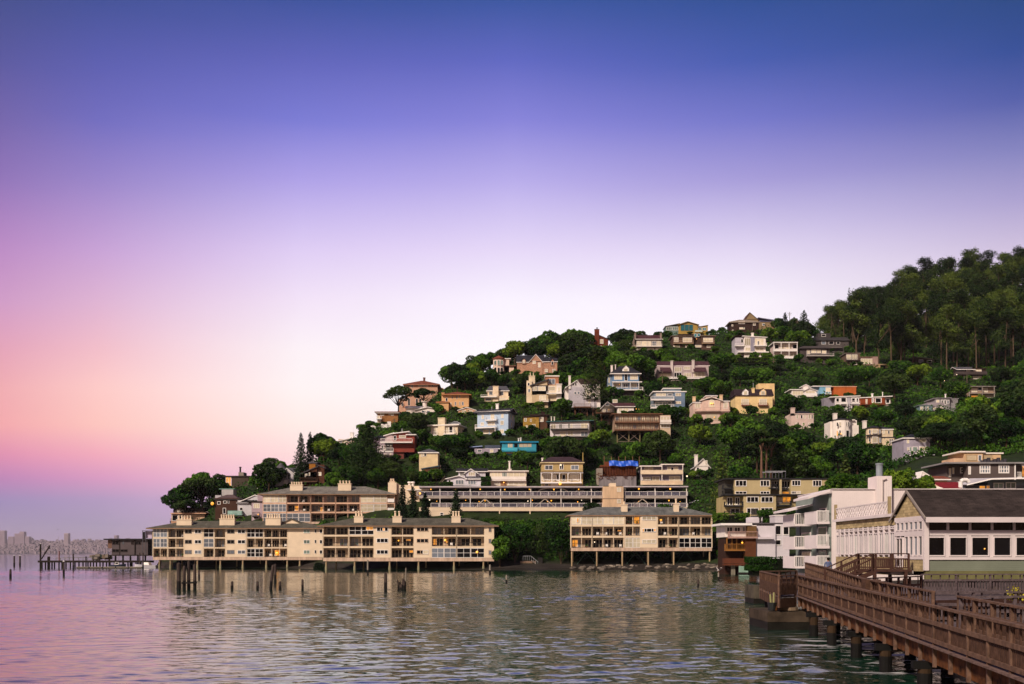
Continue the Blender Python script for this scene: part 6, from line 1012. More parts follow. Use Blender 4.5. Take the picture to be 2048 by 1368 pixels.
# front: base boards, sill, header, posts
m = MB(); rbox(m, XC + .22, XR, RY + .02, RY + .25, rz(1142) + .003, zs, CLAP); m.build('clapboard_base', rest)
m = MB(); rbox(m, XC + .1, XR, RY - .03, RY + .25, rz(1160), rz(1142), MOSS); m.build('mossy_skirt', rest)
m = MB(); rbox(m, XC + .3, XR, RY - .06, RY + .15, rz(1119.5), rz(1114), WF); m.build('sill_board', rest)
m = MB(); rbox(m, XC + .3, XR, RY, RY + .15, rz(1071), rz(1060.5), WF); m.build('middle_board', rest)
m = MB(); rbox(m, XC - .02, XC + .3, RY - .1, RY + .12, rz(1141), zt - .02, WF); m.build('corner_post', rest)
for i in range(12):
    xw = (1854 + 44.2 * i - 1024) * RK
    if xw + 1.3 > XR: break
    fr = MB(); x0, x1, z0, z1 = xw, xw + 36 * RK, rz(1113), rz(1072.5)
    rbox(fr, x0, x0 + .06, RY - .05, RY + .1, z0, z1, WF); rbox(fr, x1 - .06, x1, RY - .05, RY + .1, z0, z1, WF); rbox(fr, x0 + .06, x1 - .06, RY - .05, RY + .1, z1 - .1, z1, WF); rbox(fr, x0 + .06, x1 - .06, RY - .08, RY + .1, z0, z0 + .09, WF); o = fr.build('window', rest)
    m = MB(); m.face([rl_((x0 + .06, RY + .05, z0 + .09)), rl_((x1 - .06, RY + .05, z0 + .09)), rl_((x1 - .06, RY + .05, z1 - .1)), rl_((x0 + .06, RY + .05, z1 - .1))], GD); m.build('pane', o)
    m = MB(); rbox(m, x1 + .003, xw + 44.2 * RK - .003, RY, RY + .14, rz(1114) + .004, rz(1071) - .004, WF); m.build('wall_panel', rest)
    fr = MB(); x0, x1, z0, z1 = xw - .05, xw + 39.5 * RK, rz(1060), rz(1039)
    rbox(fr, x0, x1, RY - .02, RY + .1, z1, z1 + .12, WF); rbox(fr, x1 - .003, x1 + .15, RY - .04, RY + .1, z0, z1 - .003, WF); o = fr.build('clerestory_window', rest)
    m = MB(); m.face([rl_((x0, RY + .06, z0)), rl_((x1, RY + .06, z0)), rl_((x1, RY + .06, z1)), rl_((x0, RY + .06, z1))], GD); m.build('pane', o)
    m = MB(); rbox(m, xw + .6, xw + .75, RY - .5, RY, rz(1037), rz(1034.5), WF); m.build('rafter_tail', rest)
m = MB(); rbox(m, XC + .05, XR, RY + .02, RY + .15, rz(1039) + .13, zt, DKR); m.build('soffit_board', rest)
m = MB(); rbox(m, XC + 1.3, XR, RY + .9, RY + 1.0, rz(1041.5), rz(1040.5), emit('strip', '#ffb030', .25)); m.build('light_strip', rest)
m = MB(); c = rl_(((1969 - 1024) * RK, RY - .02, rz(1097.5))); m.ball(c, .05, LAMP, 8); m.build('lamp', rest)
m = MB(); rbox(m, XC + .4, XR, RY + 1.2, YB, rz(1150), rz(1040), M('#241d1a', 'plain')); m.build('interior_core', rest)
# roof
ymid = (RY + YB) / 2; m = MB(); a, b, f, g = XC - .15, XR, RY - .65, YB + .65; zef = ze - .15
m.poly([rl_(p) for p in ((a, f, zef), (b, f, zef), (b, ymid, zridge), (a, ymid, zridge), (b, g, zef), (a, g, zef))], [(0, 1, 2, 3), (3, 2, 4, 5)], DKR); m.build('roof', rest)
m = MB(); rbox(m, a, b, f - .05, f + .03, zef - .36, zef - .01, WF); m.build('gutter', rest)
for s_ in (0, 1):
    m = MB(); p = rl_((a - .03, f if s_ == 0 else g, zef - .12)); q = rl_((a - .03, ymid, zridge - .12)); m.bar(p, q, .07, .17, M('#8f857e', 'plain')); m.build('bargeboard', rest)
m = MB(); m.poly([rl_(p) for p in ((XC, RY, zt), (XC, YB, zt), (XC, ymid, zridge - .15))], [(0, 1, 2)], SHK); m.build('gable', rest)
# gable end wall (faces left): boards, windows
def lbox(m, y0, y1, z0, z1, mat, x0=None, t=.15): rbox(m, (x0 if x0 is not None else XC), (x0 if x0 is not None else XC) + t, y0, y1, z0, z1, mat)
m = MB(); lbox(m, RY + .13, YB, rz(1143), rz(1119), SHK); m.build('shingle_base', rest)
m = MB(); lbox(m, RY + .13, YB, rz(1119) + .003, rz(1112), WF, XC - .04, .19); m.build('sill_board', rest)
m = MB(); lbox(m, RY + .13, YB, rz(1070), rz(1060), WF, XC - .03, .18); m.build('middle_board', rest)
m = MB(); lbox(m, RY + .13, YB, rz(1040), zt - .003, WF, XC - .04, .19); m.build('header_board', rest)
def lwin(y0, y1, z0, z1, x, name='window', g=GG, nb=1):
    m = MB(); 
    for (ya, yb2) in ((y0, y0 + .08), (y1 - .08, y1)): rbox(m, x - .04, x + .1, ya, yb2, z0, z1, WF)
    rbox(m, x - .04, x + .1, y0 + .08, y1 - .08, z1 - .08, z1, WF); rbox(m, x - .06, x + .1, y0 + .08, y1 - .08, z0, z0 + .08, WF)
    for q in range(1, nb): yy = y0 + (y1 - y0) * q / nb; rbox(m, x - .03, x + .08, yy - .04, yy + .04, z0 + .08, z1 - .08, WF)
    o = m.build(name, rest); m = MB(); xx = x + .04; m.face([rl_((xx, y0 + .08, z0 + .08)), rl_((xx, y1 - .08, z0 + .08)), rl_((xx, y1 - .08, z1 - .08)), rl_((xx, y0 + .08, z1 - .08))], g); m.build('pane', o)
for i in range(6):
    y = RY + .2 + i * .78; lwin(y, y + .66, rz(1060) + .003, rz(1040) - .003, XC, 'clerestory_window')
    if i < 4: lwin(y, y + .66, rz(1112) + .003, rz(1070) - .003, XC)
    m = MB(); lbox(m, y + .663, y + .777, rz(1112) + .004, rz(1070) - .004, WF); m.build('mullion_post', rest)
lwin(RY + 3.4, RY + 4.6, rz(1136), rz(1073), XC - .06, 'door', GD, 2)
# left wing: long flat glazed wing with a white lattice parapet
Y0, Y1 = YB + .05, 84.0
def zw(py, Y=77.0): return CAMH + (HY - py) / F * Y
zc, zc2 = CAMH + 5.0 - .45 - 1.55, 0
ztop = CAMH + (HY - 1029) / F * 71.0; zcl = ztop - .75; zmid = CAMH + (HY - 1062) / F * 71; zsl = CAMH + (HY - 1114) / F * 71
m = MB(); lbox(m, Y0, Y1, zcl, ztop - .13, SHK, XC + .02, 6); m.build('shingle_band', rest)
m = MB(); lbox(m, Y0, Y1 + .2, ztop - .126, ztop + .08, WF, XC - .2, 6.2); m.build('cornice', rest)
m = MB(); lbox(m, Y0, Y1, zsl - 1.3, zsl, SHK, XC + .02, 6); m.build('shingle_base', rest)
m = MB(); lbox(m, Y0, Y1, zsl + .003, zcl - .003, WF, XC + .25, 5.6); m.build('wing_core', rest)
n = 12; w = (Y1 - Y0) / n
for i in range(n):
    y = Y0 + i * w; lwin(y + .12, y + w - .12, zmid + .15, zcl - .05, XC + .05, 'clerestory_window', [GG, GN, GD][(i * 5) % 3], 2); lwin(y + .12, y + w - .12, zsl + .15, zmid - .05, XC + .05, 'window', [GG, GN, GG][(i * 7) % 3], 2)
    m = MB(); lbox(m, y - .1, y + .1, zsl + .003, zcl - .003, WF, XC - .02, .26); m.build('mullion_post', rest)
m = MB(); z0, z1 = ztop + .1, ztop + .98; nb = 11
for i in range(nb + 1): y = Y0 + 1.2 + (Y1 - Y0 - 1.2) * i / nb; m.bar(rl_((XC, y, z0)), rl_((XC, y, z1)), .09, .09, WF)
for i in range(nb):
    ya = Y0 + 1.2 + (Y1 - Y0 - 1.2) * i / nb; yb2 = Y0 + 1.2 + (Y1 - Y0 - 1.2) * (i + 1) / nb; ym = (ya + yb2) / 2
    for p, q in (((ya, z0), (yb2, z1)), ((ya, z1), (yb2, z0)), ((ya, (z0 + z1) / 2), (ym, z1)), ((ym, z0), (yb2, (z0 + z1) / 2)), ((ya, (z0 + z1) / 2), (ym, z0)), ((ym, z1), (yb2, (z0 + z1) / 2))): m.bar(rl_((XC, p[0], p[1])), rl_((XC, q[0], q[1])), .04, .04, WF)
m.bar(rl_((XC, Y0 + 1.2, z1)), rl_((XC, Y1, z1)), .09, .09, WF); m.bar(rl_((XC, Y0 + 1.2, z0)), rl_((XC, Y1, z0)), .07, .07, WF); m.build('lattice_parapet', rest)
for y in (Y0 + 1.0, Y1): m = MB(); rbox(m, XC - .1, XC + .1, y - .1, y + .1, ztop + .08, ztop + 1.35, M('#9a8a68', 'wood')); m.build('parapet_post', rest)
# posts under the building
for x in (XC + .4, XC + 5, XC + 10, XC + 15):
    for y in (RY + .6, RY + 4): m = MB(); m.cyl(rl_((x, y, -1)), rl_((x, y, rz(1160) - .003)), .22, .22, 10, M('#4a4038', 'stain')); m.build('stilt', rest)
m = MB(); rbox(m, XC - 1.6, XC - .06, RY + 1.6, RY + 4.5, rz(1150), rz(1142), M('#a8a0a0', 'plain')); m.build('landing_slab', rest)
HOUSES.append((1900, 1060, 'the restaurant', (1710, 2048, 979, 1148)))

# landing stair of dark timber
TW = M('#4a332c', 'plank', .85, .3, 2.0); TWL = M('#6d5248', 'plank', .85, .4, 2.0)
st = thing('stair', 'dark timber stair and landing climbing to the restaurant door', 'stair', (XC - 1.6, RY + 3, 2.0))
so_ = Vector((XC - 1.6, RY + 3, 2.0)); lc = lambda x, y, z: (x - so_[0], y - so_[1], z - so_[2])
zl_ = 2.95; lx0, lx1, ly0, ly1 = XC - 2.9, XC - .1, RY + 1.2, RY + 4.2
m = MB(); p = lc(lx0, ly0, zl_ - .15); q = lc(lx1 - .2, ly1, zl_); m.box(p[0], q[0], p[1], q[1], p[2], q[2], TW); m.build('landing', st)
def raili(m, P, Q, h_=1.07, sp=.14, mat=TW, post=1.5, mid=True):
    P = Vector(P); Q = Vector(Q); n = max(1, round((Q - P).length / post)); up = Vector((0, 0, 1))
    for i in range(n + 1): e = P.lerp(Q, i / n); m.bar(e - up * .15, e + up * (h_ + .02), .12, .12, mat)
    m.bar(P + up * h_, Q + up * h_, .14, .07, mat); m.bar(P + up * .12, Q + up * .12, .06, .09, mat); m.bar(P + up * .72, Q + up * .72, .06, .09, mat)
    k = max(1, int((Q - P).length / sp))
    for i in range(k): e = P.lerp(Q, (i + .5) / k); m.bar(e + up * .12, e + up * .72, .05, .05, mat)
m = MB(); raili(m, lc(lx0, ly0 + .1, zl_), lc(lx1 - .4, ly0 + .1, zl_)); raili(m, lc(lx0, ly1 - .1, zl_), lc(lx1 - .4, ly1 - .1, zl_)); m.build('landing_railing', st)
n = 7; sx0 = lx0; zb_ = 1.9
m = MB()
for i in range(n): a = lc(sx0 - .34 * (i + 1), ly0, zl_ - .15 * (i + 1) - .05); m.box(a[0], a[0] + .36, a[1], a[1] + 3.0, a[2], a[2] + .06, TW)
m.bar(lc(sx0, ly0 + .05, zl_ - .2), lc(sx0 - .34 * n, ly0 + .05, zb_ - .1), .08, .3, TW); m.bar(lc(sx0, ly1 - .05, zl_ - .2), lc(sx0 - .34 * n, ly1 - .05, zb_ - .1), .08, .3, TW); m.build('steps', st)
for y in (ly0 + .1, ly1 - .1): m = MB(); raili(m, lc(sx0 - .05, y, zl_), lc(sx0 - .34 * n, y, zb_), post=1.2); m.build('stair_railing', st)
for x in (lx0 + .1, lx1 - .6):
    for y in (ly0 + .1, ly1 - .1): m = MB(); m.bar(lc(x, y, -.5), lc(x, y, zl_ - .15), .2, .2, TW); m.build('post', st)

# ======================= timber boardwalk
RW = M('#4f392e', 'plank', .85, .5, 1.6); RWC = M('#674f42', 'plank', .8, .5, 1.6); RUST = M('#5f3a20', 'plank', .8, .9, .9); PILE = M('#141312', 'stain', .7, .5); PILET = M('#36281b', 'stain', .8, .5); GW = M('#5e5254', 'plank', .85, .5, 1.6)
up = Vector((0, 0, 1))
# near edge of the walk, deck level; Y 8..53
E0, E1 = Vector((15.3, 53.2, 1.78)), Vector((10.9, 21.5, 1.37)); ed = (E1 - E0) / (E0.y - E1.y)
def edge(Y): return E0 + ed * (E0.y - Y)
nrm = Vector((ed.y * -1, ed.x, 0)); nrm = Vector((1, ed.x * 1.0, 0)).normalized(); WID = 2.2
bw = thing('boardwalk', 'weathered reddish timber boardwalk with slatted railings running out over the water', 'boardwalk', (13, 38, 1.6)); bo = Vector((13, 38, 1.6))
HOUSES.append((1800, 1230, 'the boardwalk', (1530, 2048, 1130, 1368)))
def bl(v): return Vector(v) - bo
def fence(name, pts, mat, parent, off, h_=1.07, sp=.135, post=1.75, down=.0, cap=.16, hi=.62, slw=.1, board=True):
    """railing with posts as separate parts, cap, mid and bottom rails and upright slats"""
    capm = MB(); slm = MB(); posts = []; k = 0
    for P, Q in zip(pts, pts[1:]):
        P = Vector(P) - off; Q = Vector(Q) - off; L_ = (Q - P).length; n = max(1, round(L_ / post)); dirv = (Q - P).normalized(); side = Vector((-dirv.y, dirv.x, 0))
        for i in range(n + (1 if (Q + off - Vector(pts[-1])).length < .01 else 0)):
            e = P.lerp(Q, i / n); posts.append(e)
        capm.bar(P + up * (h_ + .02), Q + up * (h_ + .02), cap, .06, RWC if mat is RW else mat)
        lm = RWC if mat is RW else mat; capm.bar(P + up * hi, Q + up * hi, .06, .11, lm); capm.bar(P + up * .12, Q + up * .12, .06, .11, lm)
        kk = int(L_ / sp)
        for i in range(kk):
            e = P.lerp(Q, (i + .5) / kk) + side * .045; slm.bar(e + up * .10, e + up * (hi), slw, .03, mat, up=side)
            if i % 3 == 0: slm.bar(e + up * hi, e + up * h_, .05, .04, mat, up=side)
    capm.build(name, parent); slm.build('slats', parent)
    for e in posts: m = MB(); e = e - side * .04 * (-1 if side.x > 0 else 1) * (1 if down > .6 else 0); m.bar(e - up * down, e + up * (h_ - .012), .09, .1, RWC if mat is RW else mat, up=side); m.build('post', parent)
Yn, Yf = 7.0, 53.2
fence('railing', [edge(Yf), edge(Yn)], RW, bw, bo, down=.62, post=1.5)
# deck boards, edge beam, joists
m = MB(); a, b = edge(Yf), edge(Yn); nb = int((Yf - Yn) / .18)
for i in range(nb):
    p = bl(a.lerp(b, i / nb)); q = p + (b - a) / nb * .93; w = nrm * WID
    m.poly([p - nrm * .12, q - nrm * .12, q + w, p + w, p - nrm * .12 - up * .05, q - nrm * .12 - up * .05, q + w - up * .05, p + w - up * .05], [(0, 1, 2, 3), (0, 4, 5, 1), (1, 5, 6, 2), (2, 6, 7, 3), (3, 7, 4, 0)], M('#6b5650', 'plank', .85, .5, 1.6))
m.build('deck', bw)
m = MB(); m.bar(bl(a) - up * .33 + nrm * .14, bl(b) - up * .33 + nrm * .14, .1, .46, RUST); m.build('edge_beam', bw); m = MB(); m.bar(bl(a) - up * .33 + nrm * 2.1, bl(b) - up * .33 + nrm * 2.1, .1, .46, RUST); m.build('edge_beam', bw)
for Yp in (48.5, 43.7, 38.5, 33.7, 28.9, 24.1, 19.3, 14.5):
    e = bl(edge(Yp)); m = MB(); m.bar(e - up * .68 - nrm * .3, e - up * .68 + nrm * 2.4, .3, .22, PILE); m.build('crossbeam', bw)
    for o_ in (0.05, 2.05):
        c = e + nrm * o_; m = MB(); zb2 = -bo.z - 1.2; m.cyl((c.x, c.y, zb2), (c.x, c.y, -bo.z + .55), .22, .21, 12, PILE); m.cyl((c.x, c.y, -bo.z + .55), (c.x, c.y, e.z - .79), .2, .2, 12, PILET); m.build('pile', bw)
# right-hand railing of the walk, near parts
def redge(Y): return edge(Y) + nrm * WID
fence('railing', [Vector((22.8, 72.5, 1.95)), Vector((16.6, 47, 1.74)), redge(36)], RW, bw, bo, down=.3)
fence('railing', [Vector((28.0, 95, 2.1)), Vector((22.8, 72.5, 1.95))], RW, bw, bo, down=.4)
fence('railing', [redge(33), redge(25)], RW, bw, bo, down=.3); fence('railing', [redge(22.5), redge(8)], RW, bw, bo, down=.3)
m = MB(); p = bl(redge(46)); m.box(p.x - .35, p.x + .35, p.y - .3, p.y + .3, p.z - .2, p.z + 1.15, RW); m.build('service_box', bw)
# side spur and restaurant forecourt deck
m = MB(); m.poly([bl(v) for v in (redge(36.2), Vector((34, 36.2, 1.55)), Vector((34, 32.8, 1.5)), redge(32.8))], [(0, 3, 2, 1)], GW)
m.poly([bl(v) for v in (Vector((16.7, 47.3, 1.70)), Vector((30, 53.5, 1.72)), Vector((30, 64, 1.8)), Vector((26.5, 84, 1.95)), Vector((28.0, 95, 2.05)), Vector((22.8, 72.5, 1.9)))], [(0, 1, 2, 3, 4, 5)], GW)
m.poly([bl(v) for v in (E0 + Vector((-.1, 0, -.004)), Vector((16.6, 47, 1.73)), Vector((22.8, 72.5, 1.94)), Vector((18.4, 64, 1.84)))], [(0, 1, 2, 3)], GW)
m.poly([bl(v) for v in (redge(24.8), Vector((30, 24.8, 1.4)), Vector((30, 22.6, 1.4)), redge(22.6))], [(0, 3, 2, 1)], GW); m.build('side_deck', bw)
fence('railing', [redge(36.2), Vector((20, 36.6, 1.5)), Vector((34, 37.0, 1.55))], GW, bw, bo, down=.3, sp=.3); fence('railing', [redge(32.8), Vector((34, 32.5, 1.5))], GW, bw, bo, down=.3, sp=.3)
fence('railing', [redge(25), Vector((30, 25.2, 1.4))], GW, bw, bo, down=.3, sp=.3); fence('railing', [redge(22.5), Vector((24, 22.3, 1.4))], GW, bw, bo, down=.3, sp=.3)
fence('railing', [Vector((15.3, 29.8, 1.35)), Vector((15.0, 26.0, 1.35)), Vector((28, 26.6, 1.3))], GW, bw, bo, down=.5, sp=.35)
for (x, y) in ((17, 52), (20, 52.5), (23, 53), (26, 53), (20, 62), (24, 70), (26, 78), (24, 60), (28, 62), (18, 36.6), (22, 36.8), (27, 36.9), (18, 32.6), (24, 32.6), (15.2, 28), (20, 26.4), (16, 58), (19.5, 66), (26.3, 88)):
    m = MB(); p = bl((x, y, 0)); m.cyl((p.x, p.y, -bo.z - 1), (p.x, p.y, 1.45 - bo.z), .16, .16, 8, PILE); m.build('pile', bw)
m = MB()
for P, Q in (((16.7, 47.3, 1.5), (30, 53.5, 1.5)), ((16.7, 47.3, 1.48), (22.8, 72.5, 1.72)), ((15.4, 33, 1.2), (34, 33, 1.25)), ((15.4, 36, 1.25), (34, 36.3, 1.3)), ((22.8, 72.4, 1.7), (28, 94.8, 1.8))): m.bar(bl(P), bl(Q), .12, .4, TW)
m.build('deck_beam', bw)
# grey service fence in front of the restaurant
gf = thing('fence', 'grey weathered slatted fence standing along the restaurant front', 'fence', (25, 54.5, 1.7)); go_ = Vector((25, 54.5, 1.7))
fence('rails', [Vector((22.2, 54, 1.72)), Vector((36, 55.5, 1.72))], GW, gf, go_, h_=1.15, sp=.17, post=1.9, hi=.85)
df = thing('fence', 'dark timber railing along the deck just left of the grey slatted fence', 'fence', (19.5, 52, 1.7)); do_ = Vector((19.5, 52, 1.7))
fence('rails', [Vector((17.2, 49, 1.72)), Vector((22.1, 53.8, 1.72))], TW, df, do_, h_=1.05, sp=.5, post=1.4)
# corner viewing platform
pl = thing('viewing_platform', 'square timber viewing platform with slatted railing projecting left from the boardwalk end', 'platform', (15.5, 57, 1.75)); po = Vector((15.5, 57, 1.75))
A_, B__, C__, D_ = E0 + Vector((-.13, .1, 0)), Vector((14.0, 52.2, 1.78)), Vector((15.6, 62.5, 1.82)), Vector((18.3, 64, 1.84))
fence('railing', [A_, B__, C__, D_], RW, pl, po, down=.6, post=1.3)
m = MB(); T4 = [A_ - po, B__ - po, C__ - po, D_ - po]; m.poly(T4 + [v - up * .08 for v in T4], [(0, 1, 2, 3)[::-1], (0, 1, 5, 4), (1, 2, 6, 5), (2, 3, 7, 6)], GW)
m.build('deck', pl); m = MB()
for P, Q in ((A_, B__), (B__, C__), (C__, D_)): m.bar(Vector(P) - po - up * .35, Vector(Q) - po - up * .35, .1, .5, RW)
m.build('edge_beam', pl)
for (x, y) in ((14.6, 53.4), (15.8, 61.5), (17.5, 63), (16.5, 56)): m = MB(); m.cyl((x - po.x, y - po.y, -po.z - 1), (x - po.x, y - po.y, -.6), .2, .2, 10, PILE); m.build('pile', pl)
# concrete footings
def footing(label, x0, x1, y0, y1, z, hexc='#463b31'):
    o = thing('concrete_footing', label, 'footing', ((x0 + x1) / 2, (y0 + y1) / 2, 0)); cx, cy = (x0 + x1) / 2, (y0 + y1) / 2; m = MB(); c_ = M(hexc, 'concrete', .9, .6, .9)
    m.box(x0 - cx, x1 - cx, y0 - cy, y1 - cy, .42, z, c_); m.box(x0 - cx + .02, x1 - cx - .02, y0 - cy + .02, y1 - cy - .02, -1.5, .417, M('#1d1b17', 'concrete', .6, .5, .9)); m.build('block', o)
    return o, m
o, _ = footing('stained concrete footing block below the viewing platform', 13.45, 15.9, 52.4, 56.5, .95)
m = MB(); m.cyl((.1, -1.2, .58 + .422), (.1, -1.2, 1.16), .55, .5, 12, M('#6a5a4a', 'stain')); m.cyl((-.75, -1.4, 1.003), (-.75, -1.4, 1.25), .25, .25, 10, RUST); m.build('pipe_stub', o)
o, _ = footing('smaller concrete footing block further out behind the viewing platform', 19.4, 21.0, 80, 83, 1.45, '#514a40')
bk = thing('bucket', 'dark plastic bucket holding pale posts on the near footing', 'bucket', (13.85, 53.0, 1.0))
m = MB(); m.cyl((0, 0, 0), (0, 0, .42), .22, .26, 12, M('#191c1c', 'plain', .5)); m.build('bucket_shell', bk); m = MB(); m.cyl((-.05, 0, .15), (-.1, 0, .85), .06, .05, 8, M('#8d8a60', 'stain')); m.cyl((.08, .02, .15), (.1, .02, .95), .06, .05, 8, M('#8d8a60', 'stain')); m.build('stakes', bk)

# ======================= person on the deck, seen from behind
def person(loc, rz_):
    o = thing('person', 'person seen from behind in a grey blue shirt and black trousers on the boardwalk', 'person', loc, rz_)
    skin = M('#a5765a', 'plain', .6, .05); shirt = M('#566080', 'plain', .85, .25, 3.0); trou = M('#14131a', 'plain', .85, .1); hairm = M('#17120f', 'plain', .6, .1); shoe = M('#1a1614', 'plain', .6, .1)
    me = bpy.data.meshes.new('body'); V = []; E = []; Rd = []
    def j(p, r, par=None):
        V.append(p); Rd.append(r); i = len(V) - 1
        if par is not None: E.append((par, i))
        return i
    pel = j((0, 0, .95), (.17, .12)); w = j((0, -.01, 1.12), (.155, .11), pel); ch = j((0, 0, 1.32), (.18, .125), w); sh = j((0, .005, 1.44), (.13, .09), ch); nk = j((0, .0, 1.53), (.058, .058), sh)
    h1 = j((0, .02, 1.61), (.078, .088), nk); h2 = j((0, .02, 1.69), (.085, .1), h1); h3 = j((0, .01, 1.75), (.05, .06), h2); j((0, .115, 1.655), (.014, .014), h1)
    for s_ in (-1, 1):
        hp = j((s_ * .095, 0, .88), (.095, .1), pel); kn = j((s_ * .10, .02, .50), (.062, .065), hp); an = j((s_ * .105, -.01, .09), (.042, .045), kn); j((s_ * .12, .14, .04), (.04, .032), an)
        s1 = j((s_ * .195, 0, 1.41), (.062, .062), sh); el = j((s_ * .255, -.03, 1.13), (.045, .045), s1); wr = j((s_ * .235, .08, .90), (.03, .028), el); pm = j((s_ * .228, .11, .83), (.022, .038), wr)
        for q in range(4): f1 = j((s_ * .228, .085 + q * .02, .775 - (.006, .0, .003, .012)[q] * -1), (.009, .009), pm); j((s_ * .215, .09 + q * .02, .725 + (.012, 0, .004, .02)[q]), (.008, .008), f1)
        t1 = j((s_ * .21, .135, .83), (.011, .011), wr); j((s_ * .2, .15, .785), (.009, .009), t1)
    me.from_pydata(V, E, []); b = bpy.data.objects.new('body', me); COL.objects.link(b); b.parent = o
    sk = b.modifiers.new('skin', 'SKIN'); 
    for i, r in enumerate(Rd): me.skin_vertices[0].data[i].radius = r
    me.skin_vertices[0].data[0].use_root = True
    b.modifiers.new('sub', 'SUBSURF').levels = 2; b.modifiers['sub'].render_levels = 2
    me.materials.append(skin)
    dg = bpy.context.evaluated_depsgraph_get(); ev = b.evaluated_get(dg); nm = bpy.data.meshes.new_from_object(ev); nm.name = 'body'; b.modifiers.clear(); b.data = nm
    nm.materials.clear()
    for mt_ in (skin, shirt, trou, shoe): nm.materials.append(mt_)
    for p in nm.polygons:
        c = p.center; zz = c.z; arm = abs(c.x) > .185 and zz < 1.40
        if arm: p.material_index = 1 if zz > .92 else 0
        elif zz > 1.5: p.material_index = 0
        elif zz > .97: p.material_index = 1
        elif zz > .09: p.material_index = 2
        else: p.material_index = 3
        p.use_smooth = True
    m = MB(); m.ball((0, .005, 1.70), .108, hairm, 14, 1.0); m.ball((0, -.035, 1.64), .09, hairm, 12, .9); m.build('hair', o, smooth=True)
    for s_ in (-1, 1): m = MB(); m.ball((s_ * .035, .108, 1.685), .012, M('#e8e4e0', 'plain', .3), 8); m.ball((s_ * .035, .117, 1.685), .006, DARK, 8); m.build('eye', o)
    for s_ in (-1, 1): m = MB(); m.ball((s_ * .088, .02, 1.66), .028, skin, 8, 1.4); m.build('ear', o)
    m = MB(); m.bar((-.028, .104, 1.615), (.028, .104, 1.615), .012, .012, M('#7d4a40', 'plain')); m.build('mouth', o)
    m = MB(); v = []; n = 18
    for (z, a, b2) in ((.93, .195, .145), (1.0, .19, .138)):
        v += [(a * math.cos(2 * math.pi * i / n), b2 * math.sin(2 * math.pi * i / n), z) for i in range(n)]
    m.poly(v, [(i, (i + 1) % n, n + (i + 1) % n, n + i) for i in range(n)], shirt); m.build('shirt_hem', o, smooth=True)
    return o
person(Vector((23.25, 73.2, 1.96)), R(-8))

# ======================= grey brown house, roofs behind the restaurant
h = House(Z5, 'house', 'grey brown flat roofed house with white sash windows behind the restaurant roof', 'the grey brown house', 1300, 310, Y=196, cat='house')
GB = M('#625654', 'siding', .85, .15); h.block(1145, 1615, 130, 310, GB, dep=10); h.block(945, 1145, 150, 310, GB, d=2.0, dep=9); h.flat(940, 1700, 120, M('#8a8688', 'plain'), .3, d=-.2, dep=11, oh=.3); h.block(1615, 1800, 130, 310, GB, d=2, dep=8)
h.wins([(1265, 145, 1370, 230), (1450, 145, 1555, 228)], n=4, h=1, g='g', fw=.22); h.wins([(1075, 168, 1140, 228, 'd')], n=2, h=1, d=2.0, fw=.2); h.wins([(965, 180, 988, 265, 'p'), (1000, 172, 1018, 235, 'p')], d=2.0); h.win(1155, 160, 1180, 240, 'p', d=0, fw=.2); h.win(1680, 155, 1700, 262, 'o', d=2); h.bal(1615, 1700, 265, WHITE, 1.2, d=2, sp=.2); h.post(1612, 130, 300, .2, WHITE, d=-.05)
for i in range(8): m = MB(); x = h.X(1290 + i * 32, 4); m.cyl((x, 4, h.Z(120, 4)), (x, 4, h.Z(100 - (i % 3) * 12, 4)), .35, .35, 10, M('#3d3b42', 'plain')); m.build('roof_drum', h.root)
h.done()
h = House(Z5, 'house', 'tan flat roofed house with a long slatted wall above the grey brown house', 'the tan slatted wall house', 1250, 120, Y=212, cat='house')
h.block(1115, 1300, 18, 125, M('#c2a27e', 'board'), dep=8); h.flat(1080, 1305, 12, OFFW, .3, dep=8, oh=.3); h.block(1300, 1475, 32, 125, M('#c2a27e', 'board'), d=.5, dep=8); h.flat(1285, 1488, 26, OFFW, .3, d=.5, dep=8, oh=.2); h.block(1015, 1120, 80, 145, M('#c9a88a', 'stucco'), d=-1, dep=6); h.wins([(1135, 45, 1240, 105, 'p'), (1310, 50, 1390, 105, 'p')], n=9, fr=M('#b39a78', 'plain')); h.win(1250, 48, 1285, 110, 'g'); h.block(985, 1030, 128, 150, M('#b98a6c'), d=-1.5, dep=4); h.done()
h = House(Z5, 'house', 'low building with a dark red roof and white bargeboard behind the restaurant ridge', 'the dark red roofed building', 930, 385, Y=150, cat='building', keep=False)
h.block(800, 1085, 375, 440, WHITE, dep=7); m = MB(); m.poly([(h.X(905), 0, h.Z(380)), (h.X(1090), 0, h.Z(380)), (h.X(1090, 4), 4, h.Z(312, 4)), (h.X(805, 4), 4, h.Z(316, 4))], [(0, 1, 2, 3)], M('#7a2228', 'roof')); m.build('roof', h.root); m = MB(); m.bar((h.X(905), -.05, h.Z(381)), (h.X(785), 3.9, h.Z(314, 4)), .15, .3, OFFW); m.build('bargeboard', h.root); h.grow(790, 1085, 312, 380)
m = MB(); x = h.X(1110); pts = [(x, 1, h.Z(385)), (x, 1, h.Z(305)), (x + .4, 1, h.Z(288)), (x + 1.0, 1, h.Z(290)), (x + 1.25, 1, h.Z(310))]
for p, q in zip(pts, pts[1:]): m.cyl(p, q, .32, .32, 10, WHITE)
m.build('vent_pipe', h.root); h.done()
h = House(Z5, 'building', 'low white roofed building with lit windows below the grey brown house', 'the low white roofed building', 1400, 380, Y=160, cat='building', keep=False)
